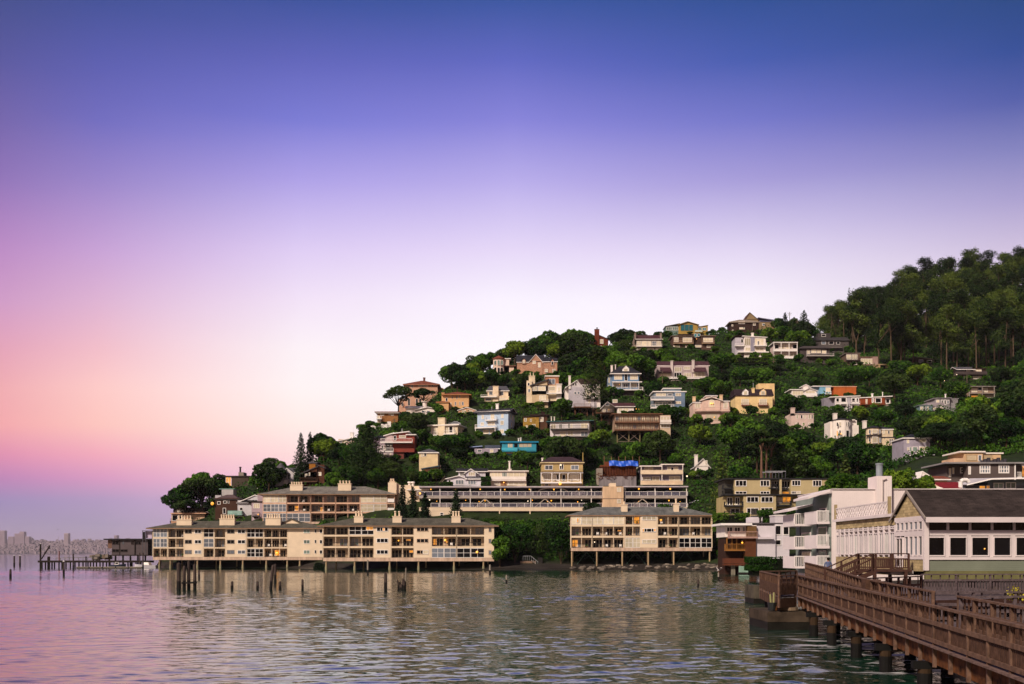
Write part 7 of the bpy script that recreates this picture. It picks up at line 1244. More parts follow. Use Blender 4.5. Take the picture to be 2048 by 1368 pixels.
m = MB(); m.poly([(h.X(1100), -1.5, h.Z(345)), (h.X(1340), -1.5, h.Z(285)), (h.X(1800), -1.5, h.Z(275)), (h.X(1800), 6, h.Z(268, 6)), (h.X(1340), 6, h.Z(278, 6)), (h.X(1100), 6, h.Z(338, 6))] , [(0, 1, 4, 5), (1, 2, 3, 4)], M('#b8b2b6', 'plain')); m.poly([(h.X(1100), -1.55, h.Z(352)), (h.X(1340), -1.55, h.Z(296)), (h.X(1800), -1.55, h.Z(286)), (h.X(1800), -1.5, h.Z(272)), (h.X(1340), -1.5, h.Z(283)), (h.X(1100), -1.5, h.Z(343))], [(0, 1, 4, 5), (1, 2, 3, 4)], WHITE); m.build('roof', h.root)
h.block(1120, 1800, 345, 400, M('#6a6a70', 'board'), d=0, dep=6, down=3); h.block(1345, 1800, 292, 350, M('#77808a', 'board'), d=0.05, dep=5, down=0); h.wins([(1260, 348, 1320, 380, 'o'), (1330, 345, 1365, 380, 'o'), (1400, 320, 1500, 378, 'n'), (1520, 315, 1620, 378, 'n')], d=0, n=2); h.grow(1100, 1800, 268, 390); h.done()
h = House(Z5, 'roof_shed', 'small building with white gable and brown tiled roof behind the tree domes', 'the brown tiled shed', 800, 300, Y=185, cat='shed')
h.block(710, 950, 280, 310, PEACH, dep=5); h.gx(790, 950, 285, 255, TERRA, dep=5, wall=PEACH); h.gy(690, 790, 255, 205, WHITE, WHITE, d=1, dep=4, oh=.1, xr=708); h.done()
# ======================= pilings in the bay
PW = M('#4a3f3b', 'stain', .9, .5, 1.0); PD = M('#1b1716', 'stain', .7, .4); PWL = M('#8d8478', 'stain', .9, .4)
def pil(m, px, yt, yb, w, lean=0.0, pale=False, Y=None, off=(0, 0, 0)):
    Y = Y or CAMH * F / (yb - HY); k = Y / F; x = (px - 1024) * k; r = w * k / 2; zt = CAMH + (HY - yt) * k; zs = min(.45 * zt, .9)
    o = Vector(off)
    p = Vector((x, Y, -1.5)) - o; q = Vector((x + lean * .4, Y, zs)) - o; t = Vector((x + lean, Y, zt)) - o
    m.cyl(p, q, r * 1.05, r * 1.02, 9, PD); m.cyl(q, t, r, r * .9, 9, PWL if pale else PW); m.cyl(t, t + Vector((0, 0, .1)), r * .75, r * .3, 9, PWL if pale else PW)
    return x, Y
PL = [(357.5, 1127, 1178, 8.5, 0, 0, 'tall thick weathered piling, leftmost of the mid bay cluster'), (398, 1141, 1156, 4, 0, 0, 'short dark stub behind the braced piling frame'), (464, 1164, 1177, 5.5, 0, 0, 'short square topped stump, leftmost of the three lone stumps'),
      (515, 1164, 1177, 5.5, 0, 0, 'short square topped stump just left of the leaning piling'), (540, 1131, 1178, 6, .35, 0, 'tall dark piling leaning slightly right in the middle of the bay'), (550.5, 1129, 1162, 5, 0, 0, 'upright piling just behind the leaning piling'), (560, 1164, 1177, 5.5, 0, 0, 'short stump just right of the leaning piling'), (605, 1160, 1178, 5, 0, 0, 'stump with a broken pointed top right of the leaning piling'),
      (735.5, 1120, 1149, 3.6, 0, 1, 'slim pale piling in front of the middle stilt apartments'), (771, 1147, 1179, 6.5, 0, 0, 'thick dark piling left of the rotten stump cluster'), (980, 1130, 1149, 4, 0, 1, 'pale piling at the right corner of the middle stilt apartments'), (1013, 1151, 1166, 3.6, 0, 1, 'small pale topped piling off the rocky beach'), (1396.5, 1160, 1173, 4.5, 0, 0, 'short black stump off the tall stilt apartments'), (1437, 1146, 1160, 3.6, 0, 1, 'pale piling carrying a gull near the beach'),
      (28.5, 1112, 1130.5, 3.5, 0, 0, 'thin piling, leftmost of the far pair with white caps'), (40, 1112, 1130.5, 3.5, 0, 0, 'thin piling, right one of the far pair with white caps'), (21, 1139, 1155, 4.5, 0, 0, 'lone dark piling nearest the left edge of the picture'), (127.5, 1124, 1149, 4, 0, 0, 'dark piling in front of the old wharf'), (146.5, 1108, 1137, 3, 0, 0, 'tall piling at the left end of the floating dock'), (279.5, 1106, 1135, 2.6, 0, 0, 'left piling of the pair beside the moored boat'), (286, 1106, 1137, 3, 0, 0, 'right piling of the pair beside the moored boat')]
for px, yt, yb, w, ln, pale, lb in PL:
    Y = CAMH * F / (yb - HY); o = thing('piling', lb, 'piling', ((px - 1024) / F * Y, Y, 0), 0, 'old pilings standing in the bay'); m = MB(); pil(m, px, yt, yb, w, ln, pale, off=o.location); m.build('shaft', o)
    if px in (28.5, 40, 127.5, 80): m = MB(); k = Y / F; m.cyl((0, 0, CAMH + (HY - yt) * k + .1), (0, 0, CAMH + (HY - yt) * k + .3), w * k * .6, .05, 9, WHITE); m.build('cap', o)
# braced frame of three pilings
Y = CAMH * F / (1176.5 - HY); o = thing('braced_pilings', 'three old pilings tied by a low dark crossbeam', 'pilings', ((380 - 1024) / F * Y, Y, 0), 0, 'old pilings standing in the bay'); off = o.location
for px, yt in ((368.5, 1133), (377.5, 1123), (389.5, 1129.5)): m = MB(); pil(m, px, yt, 1176.5, 6.5, 0, 0, Y=Y + (.4 if px == 377.5 else 0), off=off); m.build('pole', o)
m = MB(); k = Y / F; m.bar(((365 - 1024) * k - off.x, -.25, CAMH + (HY - 1166) * k), ((395.5 - 1024) * k - off.x, -.25, CAMH + (HY - 1165) * k), .22, .2, PD); m.build('crossbeam', o)
# rotten stump cluster
Y = CAMH * F / (1178.5 - HY); o = thing('stump_cluster', 'cluster of rotten black stumps with one tall thin post', 'stumps', ((803 - 1024) / F * Y, Y, 0), 0, 'old pilings standing in the bay'); off = o.location
for px, yt, w, ln in ((797, 1160, 3, -.1), (800, 1165, 4, 0), (804, 1158, 3.5, .1), (808, 1161, 5, 0), (810.5, 1137, 2.5, .08), (802, 1170, 7, 0)): m = MB(); pil(m, px, yt, 1178.5, w, ln, px == 810.5, Y=Y + rng.uniform(-.3, .3), off=off); m.build('stump', o)
# gull on its piling
k = 0; Yb = CAMH * F / (1160 - HY); g = thing('gull', 'pale gull with raised wings on top of the pale piling near the beach', 'bird', ((1437 - 1024) / F * Yb, Yb, CAMH + (HY - 1146) / F * Yb + .1), R(30)); gm = M('#b9aeaa', 'plain')
m = MB(); sec = [(-.32, .10, .02), (-.2, .16, .07), (0, .2, .12), (.18, .24, .1), (.27, .33, .06), (.36, .42, .075), (.44, .42, .05), (.55, .39, .01)]; n = 8; v = []
for x, z, r in sec: v += [(x, r * math.cos(2 * math.pi * i / n), z + .1 + r * math.sin(2 * math.pi * i / n)) for i in range(n)]
m.poly(v, [(a * n + i, a * n + (i + 1) % n, (a + 1) * n + (i + 1) % n, (a + 1) * n + i) for a in range(len(sec) - 1) for i in range(n)], gm); m.build('body', g, smooth=True)
for s_ in (-1, 1):
    m = MB(); m.poly([(.2, s_ * .08, .36), (-.05, s_ * .1, .36), (-.1, s_ * .5, .75), (.12, s_ * .55, .78), (-.02, s_ * .85, .62)], [(0, 1, 2, 3), (3, 2, 4)], gm); m.build('wing', g); m = MB(); m.bar((.02, s_ * .05, 0), (.04, s_ * .05, .2), .02, .02, M('#c08a50', 'plain')); m.build('leg', g)

# ======================= old wharf, boathouse, boats at far left
YW = 300.0; kW = YW / F
def wp(px, py, d=0): return Vector(((px - 1024) / F * (YW + d), YW + d, CAMH + (HY - py) / F * (YW + d)))
wf = thing('wharf', 'dark low timber wharf with many stubby piles reaching left from the boathouse', 'wharf', wp(170, 1124)); wo_ = wf.location.copy(); TD = M('#2b2420', 'stain', .85, .4)
m = MB(); p = wp(80, 1125) - wo_; q = wp(302, 1121) - wo_; m.box(p.x, q.x, -1.5, 2.5, p.z, q.z, TD); m.build('deck', wf)
m = MB(); p = wp(112, 1116) - wo_; q = wp(225, 1114) - wo_; m.bar(p, q, .12, .12, M('#6a6a58', 'plain'))
for px in range(112, 226, 9): a = wp(px, 1121) - wo_; m.bar(a, (a.x, a.y, p.z), .1, .1, M('#6a6a58', 'plain'))
m.build('railing', wf)
for i, px in enumerate([84, 91, 96, 99, 104, 109, 118, 124, 132, 141, 150, 158, 166, 172, 176, 181, 187, 193, 200, 206, 213, 220, 229, 238, 247, 256, 264, 272, 282]):
    m = MB(); a = wp(px, 1113 if px in (96, 99, 106, 172, 187) else 1121, (i % 3) * .8 - 1) - wo_; m.cyl((a.x, a.y, -wo_.z - 1.2), a, .22, .22, 8, TD); m.build('pile', wf)
m = MB(); m.cyl((wp(81, 1125) - wo_ + Vector((0, 0, -4))), wp(81, 1088) - wo_, .28, .24, 9, TD); m.cyl(wp(81, 1089) - wo_, wp(81, 1086.5) - wo_, .2, .08, 9, WHITE); m.build('mast_post', wf)
m = MB(); m.bar(wp(83, 1118) - wo_, wp(98, 1094) - wo_, .25, .3, TD); m.bar(wp(98, 1098) - wo_, wp(98.5, 1091) - wo_, .35, .35, TD); m.build('davit_arm', wf)
m = MB(); m.cyl(wp(117, 1121) - wo_, wp(116.5, 1072) - wo_, .07, .04, 6, M('#a89aa8', 'plain')); m.cyl(wp(118.5, 1127) - wo_, wp(118.5, 1102) - wo_, .16, .14, 8, M('#7d4a44', 'plain')); m.build('flag_mast', wf)
m = MB()
for i in range(26): a = wp(rng.uniform(185, 222), rng.uniform(1106, 1120), rng.uniform(-1, 2)) - wo_; m.box(a.x - rng.uniform(.3, 1), a.x + rng.uniform(.3, .8), a.y, a.y + .8, wp(0, 1121).z - wo_.z + rng.uniform(0, 1.0), wp(0, 1121).z - wo_.z + rng.uniform(1.1, 2), M(['#4a4440', '#6a5a4c', '#3d4a44', '#7a7068'][i % 4], 'plain'))
m.build('stacked_gear', wf)
br = thing('bird', 'tiny dark bird in the air above the wharf mast', 'bird', wp(116, 1059)); m = MB(); m.poly([(0, .25, 0), (.12, 0, .03), (0, -.3, 0), (-.12, 0, .03)], [(0, 1, 2, 3)], DARK); m.poly([(.1, .1, 0), (.75, 0, .35), (.1, -.12, 0), (-.1, .1, 0), (-.75, 0, .35), (-.1, -.12, 0)], [(0, 1, 2), (3, 4, 5)], DARK); m.poly([(-.1, .1, -.07), (.1, .1, -.07), (.1, -.12, -.07), (-.1, -.12, -.07), (-.1, .1, .02), (.1, .1, .02), (.1, -.12, .02), (-.1, -.12, .02)], [(0, 1, 2, 3), (4, 5, 6, 7), (0, 4, 5, 1), (2, 6, 7, 3), (0, 3, 7, 4), (1, 2, 6, 5)], DARK); m.build('body', br)
fd = thing('floating_dock', 'long low floating dock with pale edge boards in front of the wharf', 'dock', wp(220, 1134, -18)); fo = fd.location.copy()
for i in range(5):
    m = MB(); a = (155 + i * 26.5 - 1024) / F * 282 - fo.x; m.box(a, a + 24.5 * 282 / F, -.8, .9, -fo.z - .25, -fo.z + .35, TD); m.box(a, a + 24.5 * 282 / F, -.86, -.8, -fo.z + .2, -fo.z + .42, M('#8d8478', 'plain')); m.build('float_section', fd)
h = House((0, 840, 4.0235), 'boathouse', 'weathered grey timber boathouse with flat roof at the wharf', 'the grey boathouse', 1030, 1125, Y=302, cat='boathouse')
h.block(900, 1190, 965, 1090, M('#5d5356', 'siding'), dep=9, down=0); h.flat(840, 1235, 955, M('#2d2a2c', 'plain'), .4, d=-.5, dep=10, oh=.2); h.block(868, 900, 962, 1032, M('#7a5d50', 'siding'), d=.3, dep=7, down=0); h.block(1190, 1230, 960, 1075, DARK, d=1, dep=6, down=0)
h.wins([(902, 972, 958, 1004), (968, 1040, 1028, 1062), (902, 1038, 960, 1065), (1090, 978, 1135, 1004), (1055, 975, 1078, 1004)], g='d', n=2, fr=M('#4a4040', 'plain')); h.wins([(985, 972, 1000, 1000, 'g')], fr=GREYR)
for x in (880, 930, 990, 1050, 1110, 1170): h.post(x, 1085, 1150, .4, TD, d=.5, down=2)
h.block(840, 1235, 1085, 1093, TD, d=-1.2, dep=9, down=0); h.post(1085, 965, 1090, .2, TD, d=-.15); h.post(962, 965, 1090, .15, TD, d=-.1); h.lamp(835, 1095, -1, .25, LAMPW); h.done()
h = House((0, 840, 4.0235), 'shelter', 'small white panelled shelter with thin roof beside the left stilt apartments', 'the white panel shelter', 1180, 955, Y=296, cat='shelter')
m = MB()
for x in (1148, 1225):
    m.bar((h.X(x), 0, h.Z(1085)), (h.X(x), 0, h.Z(892)), .15, .15, GREYR); m.bar((h.X(x), 2.5, h.Z(1085)), (h.X(x), 2.5, h.Z(892)), .15, .15, GREYR)
m.build('frame', h.root); h.flat(1145, 1228, 890, GREYR, .12, d=0, dep=2.5, oh=.1); m = MB(); m.box(h.X(1165), h.X(1220), 1, 1.1, h.Z(950), h.Z(895), M('#b9a9c0', 'plain')); m.build('panel', h.root); m = MB(); m.box(h.X(1148), h.X(1165), .3, .4, h.Z(955), h.Z(900), DARK); m.build('screen', h.root); h.done()
def boat(label, px, yb, L_, Y, hexc, rz_=0.0):
    o = thing('boat', label, 'boat', ((px - 1024) / F * Y, Y, 0), rz_); hm = M(hexc, 'plain', .4, .1); m = MB(); n = 9; v = []
    for i in range(n):
        t = i / (n - 1); x = (t - .5) * L_; w = 1.05 * (1 - max(0, (t - .55) / .45) ** 2 * .95); z = .75 + .35 * t * t
        v += [(x, -w * .55, -.3), (x, -w, z), (x, w, z), (x, w * .55, -.3)]
    f = []
    for i in range(n - 1):
        a = i * 4
        for q in range(4): f.append((a + q, a + (q + 1) % 4, a + 4 + (q + 1) % 4, a + 4 + q))
    m.poly(v, f + [(0, 1, 2, 3), tuple(range(4 * n - 4, 4 * n))[::-1]], hm); m.build('hull', o)
    m = MB(); m.poly([(-.2 * L_, -.7, .8), (.12 * L_, -.6, .95), (.12 * L_, .6, .95), (-.2 * L_, .7, .8), (-.16 * L_, -.6, 1.6), (.04 * L_, -.5, 1.6), (.04 * L_, .5, 1.6), (-.16 * L_, .6, 1.6)], [(0, 1, 5, 4), (1, 2, 6, 5), (2, 3, 7, 6), (3, 0, 4, 7), (4, 5, 6, 7)], WHITE); c = m.build('cabin', o)
    m = MB(); m.face([(-.14 * L_, -.685, 1.05), (.06 * L_, -.6, 1.1), (.03 * L_, -.53, 1.5), (-.13 * L_, -.63, 1.5)], GD); m.build('window', c); return o
boat('low white motor boat moored under the tip of the left stilt apartments', 292, 1132, 7.5, 287, '#b9b4bc', R(165)); boat('small dark blue open boat behind the floating dock', 236, 1129, 4.5, 294, '#3a4258', R(10))

# ======================= rocks, beach step
RKM = [M('#6a6058', 'concrete', .95, .4), M('#544c46', 'concrete', .95, .4), M('#857a6e', 'concrete', .95, .4)]
def rock_mesh(seed):
    r = np.random.default_rng(seed); m = MB(); n = 8; v = []
    m.ball((0, 0, 0), 1, RKM[seed % 3], 8, .7); m.v = [tuple(np.array(p) * (1 + r.uniform(-.28, .22, 3))) for p in m.v]
    return m
RKB = [rock_mesh(i) for i in range(4)]
def rocks(n, px0, px1, f, lb, grp, s=(.35, .9)):
    base = [None] * 4
    for i in range(n):
        px = rng.uniform(px0, px1); Y = f(px) + rng.uniform(-1.5, 3.0); z = ground(px, Y); sc = rng.uniform(*s); q = i % 4
        if base[q] is None: o = RKB[q].build('rock'); base[q] = o
        else: o = base[q].copy(); COL.objects.link(o)
        o.location = ((px - 1024) / F * Y, Y, z + .12 * sc); o.scale = (sc * rng.uniform(.8, 1.4), sc, sc * rng.uniform(.6, 1)); o.rotation_euler = (0, 0, rng.uniform(0, 6)); tag(o, lb, 'rock', grp)
rocks(60, 1140, 1400, lambda p: np.interp(p, [1030, 1350, 1450], [251, 249, 238]), 'rough grey boulder in the bank under the tall stilt apartments', 'boulders of the bank under the tall stilt apartments')
rocks(22, 596, 650, lambda p: 262 + (650 - p) * .1, 'pale boulder heaped between the left and middle stilt apartments', 'boulders between the stilt apartments', (.4, .9))
rocks(14, 1400, 1445, lambda p: np.interp(p, [1400, 1445], [246, 240]), 'brown rock at the head of the dark beach', 'rocks at the head of the beach', (.3, .8))
h = House(FULL, 'beach_stair', 'grey railed steps on a concrete block above the small beach', 'the beach steps', 1062, 1133, Y=257, cat='steps', keep=False)
h.block(1040, 1072, 1122, 1133, M('#8a7260', 'concrete'), dep=3, down=1); h.block(1076, 1085, 1115, 1131, DARK, dep=2, down=1); m = MB()
for i in range(6): m.box(h.X(1062 + i * 2.4), h.X(1064.6 + i * 2.4), -.9, -.01, h.Z(1120 + i * 2) - .2, h.Z(1120 + i * 2), CONC)
m.build('steps', h.root); m = MB(); m.bar((h.X(1046), -.9, h.Z(1112)), (h.X(1062), -.9, h.Z(1112)), .1, .1, METAL); m.bar((h.X(1062), -.9, h.Z(1112)), (h.X(1076), -.9, h.Z(1124)), .1, .1, METAL)
for i in range(8): x = 1046 + i * 4.2; y = 1112 if x < 1062 else 1112 + (x - 1062) * .86; m.bar((h.X(x), -.9, h.Z(y)), (h.X(x), -.9, h.Z(y + 9)), .06, .06, METAL)
m.build('railing', h.root); h.grow(1040, 1085, 1110, 1132); h.done()

# ======================= utility poles and street lamps
def pole(px, yt, yb, label, lampside=0, arm=True, Y=None, hexc='#6a5c50'):
    Y = Y or hit(px, yb) or 330; k = Y / F; z0 = CAMH + (HY - yb) * k; o = thing('utility_pole', label, 'utility pole', ((px - 1024) * k, Y, z0), 0, 'utility poles on the hillside'); hh = (yb - yt) * k; m = MB(); m.cyl((0, 0, -1.5), (0, 0, hh), .17, .12, 8, M(hexc, 'stain')); m.build('pole_shaft', o)
    if arm: m = MB(); m.box(-1.1, 1.1, -.22, -.1, hh - .75, hh - .6, M(hexc, 'plain')); m.box(-.8, .8, -.22, -.1, hh - 1.6, hh - 1.45, M(hexc, 'plain')); m.build('crossarm', o)
    if lampside: m = MB(); m.bar((0, 0, hh * .8), (lampside * 1.2, -.2, hh * .84), .08, .08, METAL); q = m.build('lamp_arm', o); m = MB(); m.ball((lampside * 1.3, -.2, hh * .83), .22, LAMPW, 8); m.build('lamp', q)
pole(1547, 716, 748, 'pale utility pole with transformer in the trees below the white framed box house'); pole(1325, 742, 785, 'slim utility pole in front of the purple roofed duplex', arm=False); pole(1579, 624, 662, 'utility pole with crossarms between the skyline conifers'); pole(1595, 640, 668, 'shorter utility pole right of the skyline conifer')
pole(1907, 744, 776, 'grey utility pole with a lit lamp left of the dark timber house', 1); pole(1934, 748, 768, 'thin utility pole in front of the dark timber house', arm=False); pole(1505, 648, 668, 'pole rising behind the white modern house roof', arm=False); pole(648, 844, 862, 'pole standing against the brown flat roofed house', arm=False) if False else None; pole(789, 838, 858, 'pale post with crossarm below the brown flat roofed house'); pole(881, 930, 958, 'thin green post beside the white double gabled cottage', arm=False)
sl_ = [(1888, 761, 'globe street lamp glowing on the dark slope left of the dark timber house'), (1374, 952, 'small street lamp right of the cream balcony duplex')]
for px, y, lb in sl_:
    Y = (hit(px, y + 14) or 330); k = Y / F; o = thing('street_lamp', lb, 'street lamp', ((px - 1024) * k, Y, CAMH + (HY - y - 14) * k), 0, 'street lamps on the hillside'); m = MB(); m.cyl((0, 0, -1), (0, 0, 13 * k), .07, .05, 8, DARK); m.build('pole_shaft', o); m = MB(); m.ball((0, 0, 13.6 * k), .25, LAMPW, 10); m.build('lamp', o)

# ======================= far shore with the hazy city
YC = 8800.0; kc = YC / F
def hazed_mat(hexc): return M(hexc, 'plain', .9, .2, .01)  # haze of the distance is mixed into these mauve base colours
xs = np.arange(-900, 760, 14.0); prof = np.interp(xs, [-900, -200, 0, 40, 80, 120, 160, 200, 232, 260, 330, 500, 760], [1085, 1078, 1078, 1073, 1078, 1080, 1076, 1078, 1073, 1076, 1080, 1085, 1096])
ds = np.array([0, 150, 400, 750, 1200, 1750]); fr = np.array([0, .04, .25, .6, .92, 1.0])
Xc = np.zeros((len(xs), 6)); Yc = np.zeros_like(Xc); Zc = np.zeros_like(Xc)
for i, p in enumerate(xs):
    hgt = (HY - prof[i] - 2) * kc
    for j in range(6): Xc[i, j] = (p - 1024) / F * (YC + ds[j]); Yc[i, j] = YC + ds[j]; Zc[i, j] = -2 + (hgt + 2) * fr[j] + (rng.uniform(-3, 3) if 0 < j else 0)
fh = tag(grid_mesh('far_hills', Xc, Yc, Zc, hazed_mat('#5a4e5a'), False), 'hazy far shore hills across the bay', 'hills', kind='structure')
m = MB(); cm = [hazed_mat(c) for c in ('#7a6974', '#87757e', '#70606c', '#806e76', '#94838a')]
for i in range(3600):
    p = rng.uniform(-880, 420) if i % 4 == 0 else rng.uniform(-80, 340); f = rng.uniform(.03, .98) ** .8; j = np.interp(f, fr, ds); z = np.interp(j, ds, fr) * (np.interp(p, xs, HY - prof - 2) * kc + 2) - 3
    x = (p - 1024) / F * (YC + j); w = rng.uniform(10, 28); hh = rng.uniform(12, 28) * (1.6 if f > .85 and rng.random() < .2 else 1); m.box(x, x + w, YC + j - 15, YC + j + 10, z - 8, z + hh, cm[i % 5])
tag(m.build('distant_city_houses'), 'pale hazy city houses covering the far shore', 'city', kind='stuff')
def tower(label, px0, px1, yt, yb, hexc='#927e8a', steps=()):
    xm = (px0 + px1) / 2; o = thing('tower_block', label, 'tower block', ((xm - 1024) / F * (YC + 750), YC + 750, 0)); K = (YC + 750) / F; z0 = 25; m = MB(); wl = hazed_mat(hexc); zt = CAMH + (HY - yt) * K
    for (a, b, t) in ((px0, px1, yt),) + tuple(steps): m.box((a - xm) * K, (b - xm) * K, (a - px0) * .8, 50 + (a - px0) * .8, z0, CAMH + (HY - t) * K, wl)
    m.build('wall', o); m = MB(); nf = int((zt - z0) / 9)
    for q in range(nf): m.box((px0 - xm) * K + 2, (px1 - xm) * K - 2, -.9, -.1, z0 + q * 9 + 2, z0 + q * 9 + 6, hazed_mat('#7d6e7c'))
    m.build('window_rows', o); return o
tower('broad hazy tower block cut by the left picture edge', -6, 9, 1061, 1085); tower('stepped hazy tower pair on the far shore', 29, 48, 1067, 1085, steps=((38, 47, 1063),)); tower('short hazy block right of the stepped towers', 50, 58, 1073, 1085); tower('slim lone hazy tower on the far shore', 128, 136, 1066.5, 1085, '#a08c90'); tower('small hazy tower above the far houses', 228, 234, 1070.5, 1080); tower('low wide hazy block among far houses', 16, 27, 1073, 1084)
# ======================= vegetation
def leafmat(name, c0, c1, c2, tr=.0):
    m = bpy.data.materials.new('leaves_' + name); m.use_nodes = True; nt = m.node_tree; L = nt.links.new; p = nt.nodes['Principled BSDF']; p.inputs['Roughness'].default_value = .6; p.inputs['Specular IOR Level'].default_value = .1
    a = nd(nt, 'ShaderNodeAttribute'); a.attribute_name = 'tint'; oi = nd(nt, 'ShaderNodeObjectInfo')
    ad = nd(nt, 'ShaderNodeMath', operation='MULTIPLY_ADD'); L(oi.outputs['Random'], ad.inputs[0]); ad.inputs[1].default_value = .8; L(a.outputs['Fac'], ad.inputs[2])
    sb = nd(nt, 'ShaderNodeMath', operation='SUBTRACT'); L(ad.outputs[0], sb.inputs[0]); sb.inputs[1].default_value = .42
    r = nd(nt, 'ShaderNodeValToRGB'); L(sb.outputs[0], r.inputs[0]); e = r.color_ramp.elements; e[0].position = .05; e[1].position = 1.0; e[0].color = c0 + (1,); e[1].color = c2 + (1,); q = e.new(.5); q.color = c1 + (1,)
    L(r.outputs[0], p.inputs['Base Color'])
    return m
LM = {'oak': leafmat('oak', (.003, .014, .002), (.016, .056, .004), (.066, .145, .010)), 'dark': leafmat('cypress', (.003, .010, .003), (.010, .028, .005), (.036, .062, .011)), 'euc': leafmat('eucalyptus', (.004, .014, .003), (.021, .044, .008), (.088, .125, .018)),
      'lime': leafmat('lime', (.012, .040, .003), (.048, .108, .007), (.125, .195, .014)), 'con': leafmat('conifer', (.004, .012, .006), (.010, .026, .010), (.024, .046, .014)), 'pine': leafmat('pine', (.016, .034, .006), (.055, .085, .014), (.12, .155, .025))}
BARK = M('#4a3a2e', 'stain', .95, .4); BARKP = M('#57483a', 'stain', .9, .45, 1.0); BARKD = M('#2a211b', 'stain', .95, .4)
def leaf_mesh(name, P, N, Sz, tint, mat, asp=.62, r=None):
    r = r or rng; n = len(P); N = N / np.maximum(np.linalg.norm(N, axis=1, keepdims=True), 1e-6)
    u = np.cross(N, r.normal(size=(n, 3))); u /= np.maximum(np.linalg.norm(u, axis=1, keepdims=True), 1e-6); w = np.cross(N, u); s = Sz[:, None]
    bend = N * s * .22
    v = np.stack([P - u * s - bend, P - w * s * asp + bend * .3, P + u * s - bend, P + w * s * asp + bend * .3], 1).reshape(-1, 3)
    me = bpy.data.meshes.new(name); me.vertices.add(4 * n); me.vertices.foreach_set('co', v.astype(np.float32).ravel()); me.loops.add(4 * n); me.loops.foreach_set('vertex_index', np.arange(4 * n, dtype=np.int32)); me.polygons.add(n); me.polygons.foreach_set('loop_start', np.arange(0, 4 * n, 4, dtype=np.int32))
    try: me.polygons.foreach_set('loop_total', np.full(n, 4, dtype=np.int32))
    except Exception: pass
    at_ = me.attributes.new('tint', 'FLOAT', 'FACE'); at_.data.foreach_set('value', np.clip(tint, 0, 1).astype(np.float32)); me.materials.append(mat); me.update(calc_edges=True); me.validate(); return me
def lobes_leaves(lobes, n, size, r, up_bias=.35, flat=1.0, jit=.7):
    """leaf clumps spread over and just under the surface of a set of lobes"""
    C = np.array([l[0] for l in lobes], float); Rr = np.array([l[1] for l in lobes], float); pr = Rr ** 2 / (Rr ** 2).sum()
    P, N, T = [], [], []; lt = r.uniform(.25, .75, len(lobes))
    while sum(len(p) for p in P) < n:
        k = n; i = r.choice(len(lobes), k, p=pr); d = r.normal(size=(k, 3)); d[:, 2] += up_bias; d /= np.linalg.norm(d, axis=1, keepdims=True)
        # break every lobe into small clumps so that the outline is uneven
        ph = np.sin(d[:, 0] * 5.3 + i * 1.7) * np.sin(d[:, 1] * 4.7 + i * 2.1) * np.sin(d[:, 2] * 5.1 + i)
        rad = Rr[i] * (.80 + .22 * r.random(k) + .22 * ph); q = C[i] + d * rad[:, None] * np.array([1, 1, flat])
        dist = np.linalg.norm((q[:, None, :] - C[None]) / np.array([1, 1, flat]), axis=2) / Rr[None]; inside = (dist < .72).any(1); keep = ~inside & ((ph > -.25) | (r.random(k) < .5))
        P.append(q[keep]); N.append(d[keep] + r.normal(size=(keep.sum(), 3)) * jit); T.append(np.clip(lt[i][keep] + .45 * ph[keep] + r.uniform(-.18, .18, keep.sum()) , 0, 1))
    P = np.concatenate(P)[:n]; N = np.concatenate(N)[:n]; T = np.concatenate(T)[:n]
    return P, N, size * r.uniform(.6, 1.35, n), T
def trunk_mb(base_r, top, limbs, mat, lean=(0, 0)):
    m = MB(); t = Vector((lean[0], lean[1], top)); m.cyl((0, 0, -1.2), (lean[0] * .4, lean[1] * .4, top * .5), base_r, base_r * .75, 8, mat); m.cyl((lean[0] * .4, lean[1] * .4, top * .5), t, base_r * .75, base_r * .5, 8, mat)
    for l in limbs: mid = t.lerp(Vector(l), .5) + Vector((0, 0, -.08 * (Vector(l) - t).length)); m.cyl(t - Vector((0, 0, .3)), mid, base_r * .42, base_r * .28, 6, mat); m.cyl(mid, l, base_r * .28, base_r * .1, 6, mat)
    return m
class Kind: pass
def make_broad(name, R_, Hh, mat, nleaf, size, seed, trunk=.28, flat=.85, nl=11, bark=None, low=.3, kindname='tree'):
    r = np.random.default_rng(seed); lobes = []; cz = Hh * (low + (1 - low) / 2); hz = Hh * (1 - low) / 2
    for i in range(nl):
        a = i * 2.4 + r.uniform(-.4, .4); q = math.sqrt((i + .5) / nl) * .68; z = r.uniform(-.55, .65) * (1 - q * .5)
        lobes.append(((R_ * q * math.cos(a), R_ * q * math.sin(a), cz + z * hz), R_ * r.uniform(.30, .46)))
    lobes.append(((0, 0, cz + hz * .35), R_ * .45))
    P, N, Sz, T = lobes_leaves(lobes, nleaf, size, r, .3, flat)
    k = Kind(); k.crown = leaf_mesh('crown', P, N, Sz, T, mat, r=r); P = P + r.normal(size=P.shape) * .12; k.trunk = trunk_mb(trunk, Hh * low + .4, [l[0] for l in lobes[:5]], bark or BARK); k.R = R_; k.H = Hh; k.name = kindname; k.tm = None; return k
